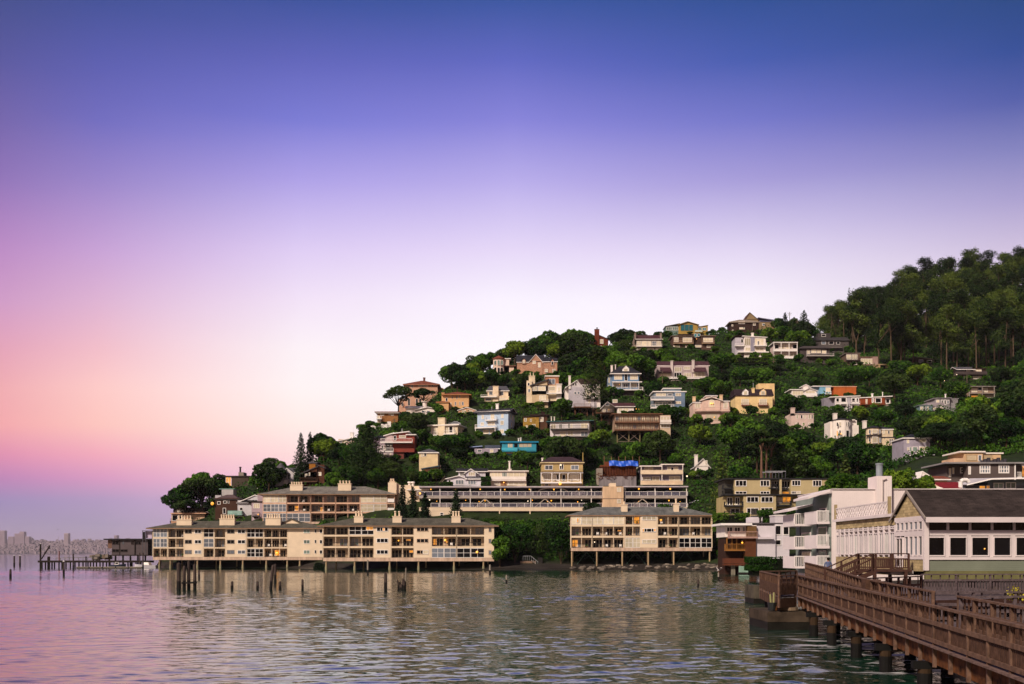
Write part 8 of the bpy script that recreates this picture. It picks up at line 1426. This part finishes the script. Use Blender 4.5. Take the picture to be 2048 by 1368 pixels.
def make_conifer(R_, Hh, mat, nleaf, size, seed, trunk=.25, low=.06, layers=15, droop=.18, kindname='conifer', gap=.35, power=.68):
    r = np.random.default_rng(seed); P, N, T = [], [], []
    NB = layers * 9
    for i in range(NB):
        f = (i + .5) / NB; f = 1 - (1 - f) ** .8; z = Hh * (low + (1 - low) * f); rad = R_ * (1 - f) ** power * (.82 + .3 * math.sin(i * .9) * gap + r.uniform(-.15, .15)) + .2
        for b in range(1):
            a = i * 2.4 + r.uniform(-.3, .3); L_ = rad * r.uniform(.85, 1.25); cnt = max(5, int(nleaf / NB * (1.7 - 1.35 * f))); t = r.uniform(.05, 1, cnt) ** .7
            sp = r.normal(size=(cnt, 3)) * np.array([.16, .16, .10]) * L_ * (.5 + .5 * t[:, None])
            P.append(np.stack([np.cos(a) * L_ * t, np.sin(a) * L_ * t, z - droop * L_ * t ** 1.5], 1) + sp); N.append(np.tile([np.cos(a) * .4, np.sin(a) * .4, 1.0], (cnt, 1)) + r.normal(size=(cnt, 3)) * .6); T.append(np.clip(.2 + .6 * t + r.uniform(-.2, .2, cnt), 0, 1))
    P = np.concatenate(P); N = np.concatenate(N); T = np.concatenate(T); k = Kind(); k.crown = leaf_mesh('crown', P, N, size * r.uniform(.6, 1.3, len(P)), T, mat, .5, r); k.R = R_; k.H = Hh; k.name = kindname; k.tm = None
    m = MB(); m.cyl((0, 0, -1.2), (0, 0, Hh * .97), trunk, .04, 8, BARKD); k.trunk = m; return k
def make_euc(Hh, R_, seed, nleaf=6500, size=.34, fork=False, lo=.30):
    r = np.random.default_rng(seed); lobes = []; limbs = []; n = 34
    for i in range(n):
        f = ((i * .618) % 1) ** .85; z = Hh * ((.45 if fork else lo) + (.5 if fork else .96 - lo) * f); q = R_ * r.uniform(.2, .95) * (1 - .6 * max(0, f - .3)); a = i * 2.4 + r.uniform(-.5, .5); lobes.append(((q * math.cos(a), q * math.sin(a), z), R_ * r.uniform(.15, .34)))
    lobes.append(((0, 0, Hh * .93), R_ * .32)); P, N, Sz, T = lobes_leaves(lobes, nleaf, size, r, .45, .72, 1.0); P = P + r.normal(size=P.shape) * .55; k = Kind(); k.crown = leaf_mesh('crown', P, N, Sz, T, LM['euc'], .5, r); k.R = R_ * .8; k.H = Hh; k.name = 'eucalyptus'; k.tm = None
    m = MB(); x1, y1 = r.uniform(-.8, .8, 2); rb_ = .36 if not fork else .55; h1 = Hh * (.25 if fork else .42); m.cyl((0, 0, -1.5), (x1 * .3, y1 * .3, h1), rb_, rb_ * .7, 9, BARKP)
    tops = [Vector((x1 * .3, y1 * .3, h1))]
    if fork:
        for s_ in (-1, 1): q = Vector((s_ * R_ * .35, 0, Hh * .62)); m.cyl(tops[0] - Vector((0, 0, .4)), q, rb_ * .55, rb_ * .3, 8, BARKP); [m.cyl(q - Vector((0, 0, .3)), l[0], rb_ * .25, .05, 6, BARKP) for l in lobes[:12] if l[0][0] * s_ > 0][:5]
    else:
        q = Vector((x1, y1, Hh * .85)); m.cyl(tops[0], q, rb_ * .7, .1, 8, BARKP)
        for l in lobes[:7]: s0 = tops[0].lerp(q, r.uniform(.05, .7)); m.cyl(s0, l[0], .16, .05, 6, BARKP)
    k.trunk = m; return k
def make_umbrella_tree(R_, Hh, mat, nleaf, size, seed, bark=BARKD, kindname='cypress', plates=9, thick=.22):
    """flat topped tree: separate horizontal plates of foliage with gaps between"""
    r = np.random.default_rng(seed); lobes = []
    for i in range(plates):
        a = i * 2.4; q = R_ * math.sqrt((i + .3) / plates) * .78; z = Hh * (.93 - .42 * (q / R_) ** 1.3 * r.uniform(.5, 1.2)); lobes.append(((q * math.cos(a), q * math.sin(a), z), R_ * r.uniform(.24, .38)))
    P, N, Sz, T = lobes_leaves(lobes, nleaf, size, r, .5, .42, .7); k = Kind(); k.crown = leaf_mesh('crown', P, N, Sz, T, mat, .6, r); k.trunk = trunk_mb(.4, Hh * .42, [(l[0][0] * .85, l[0][1] * .85, l[0][2] - .4) for l in lobes], bark); k.R = R_; k.H = Hh; k.name = kindname; k.tm = None; return k
KB = [make_broad('a', 4.6, 8.0, LM['oak'], 3600, .30, 21), make_broad('b', 4.2, 8.6, LM['oak'], 3600, .30, 22, nl=13), make_broad('c', 5.2, 8.0, LM['oak'], 4200, .30, 23, nl=14, flat=.75), make_broad('d', 4.4, 7.6, LM['dark'], 3600, .30, 24, nl=12), make_broad('e', 3.0, 5.0, LM['oak'], 1700, .31, 25, .18, low=.12), make_broad('f', 2.8, 4.4, LM['lime'], 1700, .29, 26, .16, low=.1), make_broad('g', 2.0, 2.8, LM['oak'], 1000, .26, 27, .12, low=.04), make_broad('h', 5.0, 10.0, LM['dark'], 4400, .30, 28, nl=15, low=.35), make_broad('i', 4.2, 7.4, LM['lime'], 3400, .29, 29, nl=12, low=.2)]
KC = [make_conifer(3.0, 14.0, LM['con'], 2600, .34, 31), make_conifer(2.6, 12.0, LM['con'], 2300, .32, 32)]
KE = [make_euc(30, 7.0, 41, lo=.42), make_euc(27, 6.5, 42, lo=.36), make_euc(33, 7.5, 43, 7500, lo=.10), make_euc(24, 6.5, 44, lo=.08), make_euc(26, 7.0, 47, lo=.14)]
KEF = [make_euc(27, 8.5, 45, 3200, .5, True), make_euc(25, 8.5, 46, 3200, .5, True)]
KU = [make_umbrella_tree(7.0, 8.5, LM['dark'], 3600, .30, 51), make_umbrella_tree(5.0, 7.0, LM['dark'], 2600, .30, 52)]
PLACED = []
def plant(k, px, Y, s, label, group=None, cat='tree', rz=None, sz=None, z=None):
    if k.tm is None:
        t = k.trunk.build('trunk'); k.tm = t.data; k.tobj = t; k.cobj = bpy.data.objects.new('crown', k.crown); COL.objects.link(k.cobj); first = True
    else: first = False
    zg = ground(px, Y) if z is None else z; o = thing(k.name, label, cat, ((px - 1024) / F * Y, Y, zg), rng.uniform(0, 6.28) if rz is None else rz, group); o.scale = (s, s, sz or s)
    for b in (k.tobj, k.cobj):
        c = b if first else b.copy()
        if not first: COL.objects.link(c)
        c.parent = o
    PLACED.append((px, Y, k.R * s, k.H * (sz or s))); return o
def yof(px, py): return hit(px, py) or 300
# ---- trees with a character of their own
def conifer_at(px, ytop, ybase, Y, wpx, lb, mat=LM['con'], n=3000, size=.32, seed=1, name='conifer', **kw):
    k = Y / F; zg_ = ground(px, Y); Hh = max((ybase - ytop) * k, CAMH + (HY - ytop) * k - zg_); kk = make_conifer(wpx * k / 2 * 1.15, Hh, mat, n, size, seed, kindname=name, **kw); z = CAMH + (HY - ybase) * k; return plant(kk, px, Y, 1, lb, z=min(z, ground(px, Y) + .5))
conifer_at(602, 868, 945, 318, 30, 'left one of two dark redwoods standing above the left end of the pink apartments', seed=61, name='redwood', layers=17); conifer_at(620, 867, 945, 322, 24, 'right slimmer one of two dark redwoods against the pink sky', seed=62, name='redwood', layers=17, n=2000)
conifer_at(736, 848, 960, 312, 105, 'huge broad dark cedar between the brown steep roofed house and the red house', LM['dark'], 7000, .36, 63, 'cedar', layers=16, droop=.1, power=.75)
conifer_at(805, 964, 1040, 283, 30, 'tallest dark fir in front of the beige stair tower', seed=64, name='fir', layers=16); conifer_at(826, 976, 1040, 282, 26, 'middle dark fir in front of the parking deck end', seed=65, name='fir'); conifer_at(850, 988, 1040, 283, 26, 'shortest right hand dark fir of the trio by the parking deck', seed=66, name='fir'); conifer_at(912, 981, 1036, 283, 30, 'lone dark fir standing before the parking deck railing', seed=67, name='fir')
conifer_at(1444, 902, 1040, 262, 64, 'pale green layered pine between the lift side parking end and the olive apartments', LM['pine'], 6000, .26, 68, 'layered_pine', layers=11, droop=.05, power=.7); KEEP.append((1422, 1466, 905, 1010, 262)); KEEP.append((1172, 1210, 700, 835, 338)); conifer_at(1690, 907, 965, 215, 36, 'pointed olive green pine behind the tree domes', LM['pine'], 2500, .26, 69, 'pine', layers=12)
conifer_at(1190, 690, 852, 338, 52, 'tall open ragged pine in front of the white gabled house', LM['pine'], 4500, .28, 70, 'pine', layers=9, droop=-.02, power=.55, low=.42)
conifer_at(1570, 627, 668, 492, 26, 'left bushy dark conifer on the skyline right of the tan steep gabled house', seed=71, n=1800, size=.4); conifer_at(1608, 622, 678, 488, 42, 'pointed dark conifer on the skyline between the utility poles and the wood', seed=72, n=3000, size=.42); conifer_at(1698, 577, 640, 500, 14, 'thin dark spire of a conifer poking above the left edge of the wood', seed=73, n=900, size=.4)
Y = yof(805, 818) - 3; kk = make_umbrella_tree(34 * Y / F, 70 * Y / F, LM['dark'], 2600, .34, 74, plates=15); plant(kk, 797, Y, 1, 'big dark ragged cypress against the sky left of the salmon villa'); Y = yof(848, 812) - 4; plant(KU[1], 847, Y, 1.05, 'flat topped dark tree standing before the salmon villa wall')
for px, yb, w, h_, lb, Y in ((404, 1000, 88, 66, 'wide flat topped cypress, higher of the two at the left tip of the hill', 316), (372, 1010, 66, 40, 'lower dome shaped cypress hanging over the left tip of the hill', 312)):
    kk = make_umbrella_tree(w / 2 * Y / F, h_ * Y / F, LM['dark'], 4200, .32, int(px), plates=13); plant(kk, px, Y, 1, lb)
Y = 318; kk = make_broad('x', 34 * Y / F, 62 * Y / F, LM['dark'], 4200, .33, 77, nl=14, low=.2); plant(kk, 538, Y, 1, 'large rounded dark tree between the lit glass corner house and the turret house', sz=1); kk = make_broad('x2', 25 * Y / F, 44 * Y / F, LM['oak'], 2800, .33, 78, nl=12, low=.15); plant(kk, 440, 318, 1, 'round dark green tree left of the lit glass corner house')
Y = 296; kk = make_broad('x3', 14 * Y / F, 40 * Y / F, LM['lime'], 2000, .28, 79, nl=9, low=.05); plant(kk, 418, 299, 1, 'upright bright green tree between the terrace house and the dark timber house')
Y = 262; kk = make_umbrella_tree(56 * Y / F, 100 * Y / F, LM['dark'], 6500, .26, 80, plates=14); plant(kk, 1880, Y, 1, 'great dark spreading cypress in front of the lilac grey house', z=CAMH + (HY - 945) / F * Y); 
for px, lb in ((1523, 'left tall bare trunked cypress behind the olive apartments'), (1533, 'middle tall bare trunked cypress behind the olive apartments'), (1543, 'right tall bare trunked cypress behind the olive apartments')):
    Y = 256 + (px - 1523) * .3; kk = make_umbrella_tree(30 * Y / F, 108 * Y / F, LM['dark'], 2300, .32, px, BARK, plates=8); kk.trunk = trunk_mb(.4, 60 * Y / F, [(-2, 0, 85 * Y / F), (2, 1, 90 * Y / F), (0, -1, 95 * Y / F)], M('#6d5244', 'stain')); plant(kk, px, Y, 1, lb, z=CAMH + (HY - 960) / F * Y)
# domes behind the white building
for i, (px, yt, yb, w, Y, lb) in enumerate(((1690, 932, 985, 78, 150, 'left bright olive tree dome behind the large white balcony building'), (1728, 950, 990, 46, 146, 'low olive tree dome beside the white chimney block'), (1800, 925, 985, 74, 150, 'tallest bright olive tree dome right of the flue'), (1846, 938, 985, 52, 152, 'right olive tree dome beside the dark red roof'), (1652, 958, 990, 40, 158, 'small olive tree dome just above the white building roof edge'))):
    kk = make_broad('dm', w / 2 * Y / F, (yb - yt) * Y / F, LM['lime'], 5200, .16, 90 + i, nl=18, low=.02, flat=.9); plant(kk, px, Y, 1, lb, 'olive tree domes behind the white building', z=CAMH + (HY - yb) / F * Y - 1)
# dense trees between the stilt apartments
for i, (px, yt, yb, w, Y, lim, lb) in enumerate(((1030, 1032, 1128, 92, 258, 'oak', 'largest dense dark tree right of the middle stilt apartments'), (1000, 1060, 1136, 50, 253, 'oak', 'low dark tree hugging the right wall of the middle stilt apartments'), (1085, 1038, 1120, 74, 268, 'dark', 'dark tree in the middle of the gap between the stilt apartments'), (1122, 1026, 1130, 66, 256, 'oak', 'tall dark tree against the left wall of the tall stilt apartments'), (1060, 1030, 1100, 60, 274, 'oak', 'dark tree just below the parking deck apartments'), (962, 1022, 1060, 50, 276, 'oak', 'low tree in front of the brown doors under the parking deck'), (1443, 1026, 1090, 44, 256, 'lime', 'bright green ivy clad tree right of the tall stilt apartments'), (1452, 1062, 1130, 34, 246, 'oak', 'green tree with hanging foliage beside the brown decks'), (1432, 1050, 1136, 26, 258, 'dark', 'dark slim tree against the right end of the tall stilt apartments'), (641, 1108, 1128, 26, 262, 'dark', 'round dark shrub between the left and middle stilt apartments'))):
    kk = make_broad('gp', w / 2 * Y / F, (yb - yt) * Y / F, LM[lim], 3600, .25, 110 + i, nl=16, low=.03, flat=.95); plant(kk, px, Y, 1, lb, z=min(CAMH + (HY - yb) / F * Y, ground(px, Y)))
# clipped hedges
def hedge(label, px0, px1, yt, yb, Y, dep, n, mat=LM['oak'], size=.11):
    k = Y / F; w = (px1 - px0) * k / 2; z0 = CAMH + (HY - yb) * k; hh = (yb - yt) * k; r = np.random.default_rng(int(px0)); o = thing('hedge', label, 'hedge', (((px0 + px1) / 2 - 1024) * k, Y + dep / 2, z0)); d = r.normal(size=(n, 3)); d /= np.linalg.norm(d, axis=1, keepdims=True); q = np.sign(d) * np.abs(d) ** .45
    q = q / np.max(np.abs(q), axis=1, keepdims=True) * (.92 + .1 * r.random((n, 1))); P = q * np.array([w, dep / 2, hh / 2]) + np.array([0, 0, hh / 2]); P[:, 2] += .05 * np.sin(P[:, 0] * 2.1)
    me = leaf_mesh('foliage', P, d + r.normal(size=(n, 3)) * .7, size * r.uniform(.6, 1.4, n), r.uniform(.3, .9, n), mat, r=r); c = bpy.data.objects.new('foliage', me); COL.objects.link(c); c.parent = o; m = MB(); m.box(-w * .9, w * .9, -dep * .4, dep * .4, -.8, hh * .88, M('#0c1206', 'plain')); m.build('branch_core', o); FOOT.append((px0, px1, Y - 1, Y + dep + 1)); return o
hedge('dense rounded green hedge at the shore in front of the white waterfront house', 1500, 1622, 1114, 1141, 150, 3.5, 9000, LM['oak'], .12); hedge('long clipped hedge at the foot of the olive apartments', 1521, 1600, 1020, 1048, 205, 3, 4500, LM['oak'], .14); hedge('clipped green hedge left of the white house with brown decks', 1430, 1500, 1026, 1062, 222, 3, 3500, LM['lime'], .16); hedge('low bright hedge along the parking deck roof', 842, 905, 964, 973, 300, 2, 1800, LM['lime'], .18); hedge('clipped hedge between the white cottage and the cream bungalow', 962, 981, 953, 971, 303, 3, 1500, LM['oak'], .18); hedge('long clipped hedge below the sky blue house', 862, 1000, 872, 890, 345, 3, 5500, LM['lime'], .2); hedge('bright hedge below the white modern house', 1430, 1545, 714, 724, 432, 3, 3000, LM['lime'], .22)
wd = thing('weed', 'yellow flowering weed growing through the far right boardwalk deck', 'plant', ((2032 - 1024) / F * 36.5, 36.5, 2.2)); r_ = np.random.default_rng(5); P = r_.normal(size=(160, 3)) * [.14, .1, .14] + [0, 0, .3]; c = bpy.data.objects.new('foliage', leaf_mesh('foliage', P, r_.normal(size=(160, 3)) + [0, 0, .5], np.full(160, .05), r_.uniform(.5, 1, 160), leafmat('weed', (.08, .09, .01), (.2, .2, .02), (.42, .36, .03)), r=r_)); COL.objects.link(c); c.parent = wd; m = MB(); m.cyl((0, 0, -.6), (0, 0, .3), .02, .01, 6, M('#5d6a24', 'plain')); m.build('stem', wd)

# ---- skyline and fill
SKY = np.array([(340, 992), (346, 983), (379, 968), (411, 938), (443, 948), (470, 958), (500, 955), (520, 922), (545, 916), (560, 920), (575, 935), (600, 930), (640, 889), (663, 868), (689, 861), (703, 856), (720, 860), (736, 840), (749, 828), (775, 822), (797, 806), (830, 770), (858, 754), (871, 738), (895, 730), (913, 728), (939, 722), (948, 716), (980, 705), (1010, 703), (1030, 690), (1055, 682), (1090, 675), (1118, 670), (1146, 663), (1171, 662), (1213, 660), (1239, 657), (1265, 659), (1300, 666), (1325, 664), (1417, 660), (1440, 649), (1456, 650), (1490, 655), (1550, 637), (1597, 640), (1630, 652), (1655, 618), (1677, 614), (1700, 596), (1717, 580), (1747, 564), (1777, 545), (1819, 536), (1846, 522), (1873, 512), (1901, 497), (1923, 490), (1953, 486), (1975, 490), (2000, 508), (2020, 488), (2048, 495), (2200, 470)], float)
def sky_at(px): return float(np.interp(px, SKY[:, 0], SKY[:, 1]))
def clear(px, Y, Rr, Hh, low=.0, fr=.84):
    k = Y / F; zg = ground(px, Y); yt = HY - (zg + Hh - CAMH) / k; yb = HY - (zg + Hh * low - CAMH) / k; a, b = px - Rr / k * .9, px + Rr / k * .9
    if yt < min(sky_at(px), sky_at(a + 3), sky_at(b - 3)) - 3: return False
    for (x0, x1, y0, y1, Yk) in KEEP:
        if Yk > Y - 1 and b > x0 + 1 and a < x1 - 1 and yt < y0 + fr * (y1 - y0) and yb > y0 - 1: return False
    for (x0, x1, Y0, Y1) in FOOT:
        if a < x1 and b > x0 and Y0 - Rr * .5 < Y < Y1: return False
    return True
USED = {}
def relword(dx, dy):
    v = 'below' if dy > 0 else 'above'; s_ = 'right of' if dx > 0 else 'left of'
    if abs(dx) > 2.2 * abs(dy): return s_
    if abs(dy) > 2.2 * abs(dx): return v
    return v + ' and ' + s_
def tree_label(adj, noun, px, py):
    hs = sorted(HOUSES, key=lambda h: math.hypot(max(h[3][0] - px, 0, px - h[3][1]), max(h[3][2] - py, 0, py - h[3][3])) + .15 * math.hypot(px - h[0], py - h[1]))[:7]; r0 = relword(px - hs[0][0], py - hs[0][1])
    cands = [f'{a} {noun} {relword(px - h[0], py - h[1])} {h[2]}' for a in (adj, adj.split(' ')[-1]) for h in hs[:1]] 
    cands += [f'{adj} {noun} {r0} {hs[0][2]}, {relword(px - h[0], py - h[1])} {h[2]}' for h in hs[1:]] + [f'{noun} {r0} {hs[0][2]}, {relword(px - h[0], py - h[1])} {h[2]}' for h in hs[1:]] + [f'{adj} {noun} {relword(px - a[0], py - a[1])} {a[2]}, {relword(px - b[0], py - b[1])} {b[2]}' for a in hs[1:] for b in hs if a is not b]
    for c in cands:
        if len(c.split()) <= 16 and c not in USED: USED[c] = 1; return c
    return cands[0]
GRP = 'trees among the hillside houses'
ADJ = {0: 'bushy green', 1: 'tall bushy green', 2: 'broad spreading green', 3: 'dark rounded', 4: 'small green', 5: 'small bright yellowish green', 6: 'low green', 7: 'tall dark', 8: 'bright yellowish green'}
NOUN = {0: 'tree', 1: 'tree', 2: 'tree', 3: 'tree', 4: 'tree', 5: 'bush', 6: 'shrub', 7: 'tree', 8: 'tree'}
def put(i, px, Y, s, sz=None):
    k = KB[i]; zt = ground(px, Y) + k.H * (sz or s) * .6; py = HY - (zt - CAMH) / (Y / F)
    KB[i].name = 'tree' if i not in (5, 6) else ('bush' if i == 5 else 'shrub'); plant(k, px, Y, s, tree_label(ADJ[i], NOUN[i], px, py), GRP, 'tree' if i not in (5, 6) else 'shrub', sz=sz)
count = 0
def ridge(px):
    best = None
    for Y in np.arange(290, 640, 3.0):
        e = (ground(px, Y) - CAMH) / Y
        if best is None or e > best[0]: best = (e, Y)
    return best[1]
px = 352.0
while px < 1640:
    Yr = ridge(px) + rng.uniform(0, 6); zg = ground(px, Yr); need = CAMH + (HY - sky_at(px) - rng.uniform(-2, 7)) / F * Yr - zg
    if 1.8 < need < 16 and not (590 < px < 632):
        i = int(rng.choice([0, 1, 2, 3, 7])) if need > 5 else (4 if need > 3 else 6); s = need / KB[i].H; s2 = min(max(s, .7), 1.35); k = KB[i]
        a = k.R * s2 * F / Yr
        if all(not (Yk > Yr - 1 and px + a * .8 > x0 and px - a * .8 < x1 and sky_at(px) < y0 + .6 * (y1 - y0)) for x0, x1, y0, y1, Yk in KEEP) and all(not (x0 < px < x1 and Y0 < Yr < Y1) for x0, x1, Y0, Y1 in FOOT): put(i, px, Yr, s2, s); count += 1
    px += rng.uniform(13, 20)
NR = count
# random fill, biggest first
RID = {p: ridge(p) for p in range(340, 2100, 10)}
cand = []
for _ in range(40000):
    px = rng.uniform(350, 2075) if _ % 3 < 1 else rng.uniform(640, 1340); Y = rng.uniform(262, 515); zg = ground(px, Y)
    if zg < 2.5 or Y > RID[int(px // 10) * 10] + 3: continue
    if px > 1660 and Y > 430 + max(0, 1720 - px) * .3: continue
    cand.append((px, Y, zg))
def far(px, Y, Rr, f): 
    x = (px - 1024) / F * Y
    for (p2, Y2, R2, H2) in PLACED:
        if abs(Y2 - Y) < 14 and (x - (p2 - 1024) / F * Y2) ** 2 + (Y - Y2) ** 2 < (f * (Rr + R2)) ** 2: return False
    return True
for kinds, lo, hi, f, mx, fr_ in (((0, 1, 2, 3, 7, 0, 2, 7, 8), 1.0, 1.45, .44, 105, .80), ((0, 1, 3, 7, 2), .55, 1.0, .38, 135, .64), ((4, 5, 6, 4), .8, 1.4, .38, 120, .58)):
    c2 = 0
    for px, Y, zg in cand:
        if c2 >= mx: break
        i = int(rng.choice(kinds)); s = rng.uniform(lo, hi); k = KB[i]
        if far(px, Y, k.R * s, f) and clear(px, Y, k.R * s, k.H * s, .05, fr_): put(i, px, Y, s); c2 += 1; count += 1
for b, Yh in HB:
    if not (276 < Yh < 500) or b[1] - b[0] > 130 or b[3] > 960: continue
    for x in (b[0] + rng.uniform(-3, 6), b[1] + rng.uniform(-6, 3), (b[0] + b[1]) / 2 + rng.uniform(-10, 10)):
        Yp = Yh - 2.6 - rng.uniform(0, 1.5); g = ground(x, Yp); top = CAMH + (HY - b[3] + (b[3] - b[2]) * rng.uniform(.10, .34)) / F * Yp; hh = top - g
        if .8 < hh < 6 and not any(Yk > Yp and abs(Yk - Yh) > 1 and y0 < HY - (top - CAMH) / Yp * F < y1 - 3 and x0 < x < x1 for x0, x1, y0, y1, Yk in KEEP): i = int(rng.choice([4, 5, 6, 6])); put(i, x, Yp, min(1.3, max(.55, hh / KB[i].H)), hh / KB[i].H); count += 1
print('hillside trees', count, 'ridge', NR)
# ---- eucalyptus wood
EU = []
for ri, (Yr, st) in enumerate(((446, 20), (466, 23), (490, 23), (515, 24), (542, 25), (572, 26), (604, 27), (634, 28))):
    px = 1655 + (ri % 2) * 10 + (0 if ri > 0 else 14)
    while px < 2085:
        Y = Yr + rng.uniform(-7, 7) + (max(0, (px - 1800)) * .02); zg = ground(px, Y); lim = CAMH + (HY - sky_at(px) + (2 if ri < 5 else 4)) / F * Y - zg; h_ = min(rng.uniform(22, 34), lim)
        base_py = HY - (zg - CAMH) / (Y / F)
        ok = h_ > 9 and not any(x0 - 3 < px < x1 + 3 and Y0 < Y < Y1 for x0, x1, Y0, Y1 in FOOT) and not any(Yk > Y - 1 and x0 < px < x1 and base_py > y0 + 2 for x0, x1, y0, y1, Yk in KEEP)
        if ok: EU.append((px, Y, h_, ri, lim))
        px += st * rng.uniform(.8, 1.25)
sk = sorted([e for e in EU if e[2] > e[4] - 2.5 and e[3] >= 4], key=lambda e: e[0]); ed_ = sorted([e for e in EU if e[3] == 0], key=lambda e: e[0]); names = ['first', 'second', 'third', 'fourth', 'fifth', 'sixth', 'seventh', 'eighth', 'ninth', 'tenth', 'eleventh', 'twelfth', 'thirteenth', 'fourteenth', 'fifteenth', 'sixteenth', 'seventeenth', 'eighteenth', 'nineteenth', 'twentieth']
for e in EU:
    px, Y, h_, ri, lim = e
    if e in ed_: lb = f'eucalyptus with bare pale trunk at the lower edge of the wood, {names[min(19, ed_.index(e))]} from the left'
    elif e in sk and sk.index(e) < 20: lb = f'eucalyptus on the skyline of the wood, {names[sk.index(e)]} from the left'
    else: lb = 'olive green eucalyptus packed inside the dense wood on the right hand hill'
    i = int(rng.integers(2)) if ri == 0 and px > 1690 else (int(rng.integers(5)) if ri > 0 else 3); k = KE[i]; s = h_ / k.H; plant(k, px, Y, max(.75, min(1.2, s)), lb, 'eucalyptus trees of the right hand wood', sz=s)
for px, yb, i, lb in ((1713, 712, 0, 'pale forked eucalyptus standing behind the cream deck house by the wood'), (1803, 738, 1, 'big pale forked eucalyptus at the wood edge, just left of the low brown house')):
    Y = yof(px, yb) + (4 if i == 0 else -2); plant(KEF[i], px, Y, 1.0, lb, rz=0.15, z=CAMH + (HY - yb) / F * Y)
# ---- ground cover
n = 230000; pxv = rng.uniform(340, 2150, n); Yv = 255 + 330 * rng.random(n) ** 1.2; ii = np.clip(np.searchsorted(_tp, pxv) - 1, 0, len(_tp) - 2); tt = (pxv - _tp[ii]) / (_tp[ii + 1] - _tp[ii]); iy = np.clip(np.searchsorted(_ty, Yv) - 1, 0, len(_ty) - 2); ty = (Yv - _ty[iy]) / (_ty[iy + 1] - _ty[iy])
zg = (1 - tt) * ((1 - ty) * _tz[ii, iy] + ty * _tz[ii, iy + 1]) + tt * ((1 - ty) * _tz[ii + 1, iy] + ty * _tz[ii + 1, iy + 1]); ok = zg > 2.3
for (x0, x1, Y0, Y1) in FOOT: ok &= ~((pxv > x0 - 2) & (pxv < x1 + 2) & (Yv > Y0 - .5) & (Yv < Y1))
pxv, Yv, zg = pxv[ok], Yv[ok], zg[ok]; xv = (pxv - 1024) / F * Yv; hh = np.clip(1.5 + 2.2 * _n2(xv * 1.7, Yv * 1.7), .2, 4.0); P = np.stack([xv, Yv, zg - .3 + hh * rng.uniform(.2, 1.0, len(xv))], 1)
me = leaf_mesh('shrub_cover', P, rng.normal(size=P.shape) + [0, -.4, .9], .36 * rng.uniform(.6, 1.5, len(P)), np.clip(.32 + .45 * _n2(xv * .9 + 5, Yv * .9) + rng.uniform(-.2, .2, len(P)), 0, 1), LM['oak']); o = bpy.data.objects.new('shrub_cover', me); COL.objects.link(o); tag(o, 'dense low ivy and shrub cover on the hillside between houses and trees', 'shrubs', kind='stuff')
hm = bpy.data.materials.new('haze_air'); hm.use_nodes = True; nt = hm.node_tree; nt.nodes.clear(); ho = nd(nt, 'ShaderNodeOutputMaterial'); hv = nd(nt, 'ShaderNodeVolumePrincipled'); hv.inputs['Color'].default_value = (.93, .90, 1.0, 1); hv.inputs['Density'].default_value = 3.2e-5; hv.inputs['Anisotropy'].default_value = 0.0; nt.links.new(hv.outputs[0], ho.inputs['Volume'])
m = MB(); m.box(-10000, 10000, -400, 11200, -6, 300, hm); tag(m.build('haze'), 'thin evening haze over the bay', 'haze', kind='stuff')
S.render.engine = 'CYCLES'
S.cycles.max_bounces = 6; S.cycles.diffuse_bounces = 2; S.cycles.glossy_bounces = 3; S.cycles.transmission_bounces = 2; S.cycles.use_denoising = True
try: S.cycles.denoiser = 'OPENIMAGEDENOISE'
except Exception: pass
S.cycles.sample_clamp_indirect = 4.0
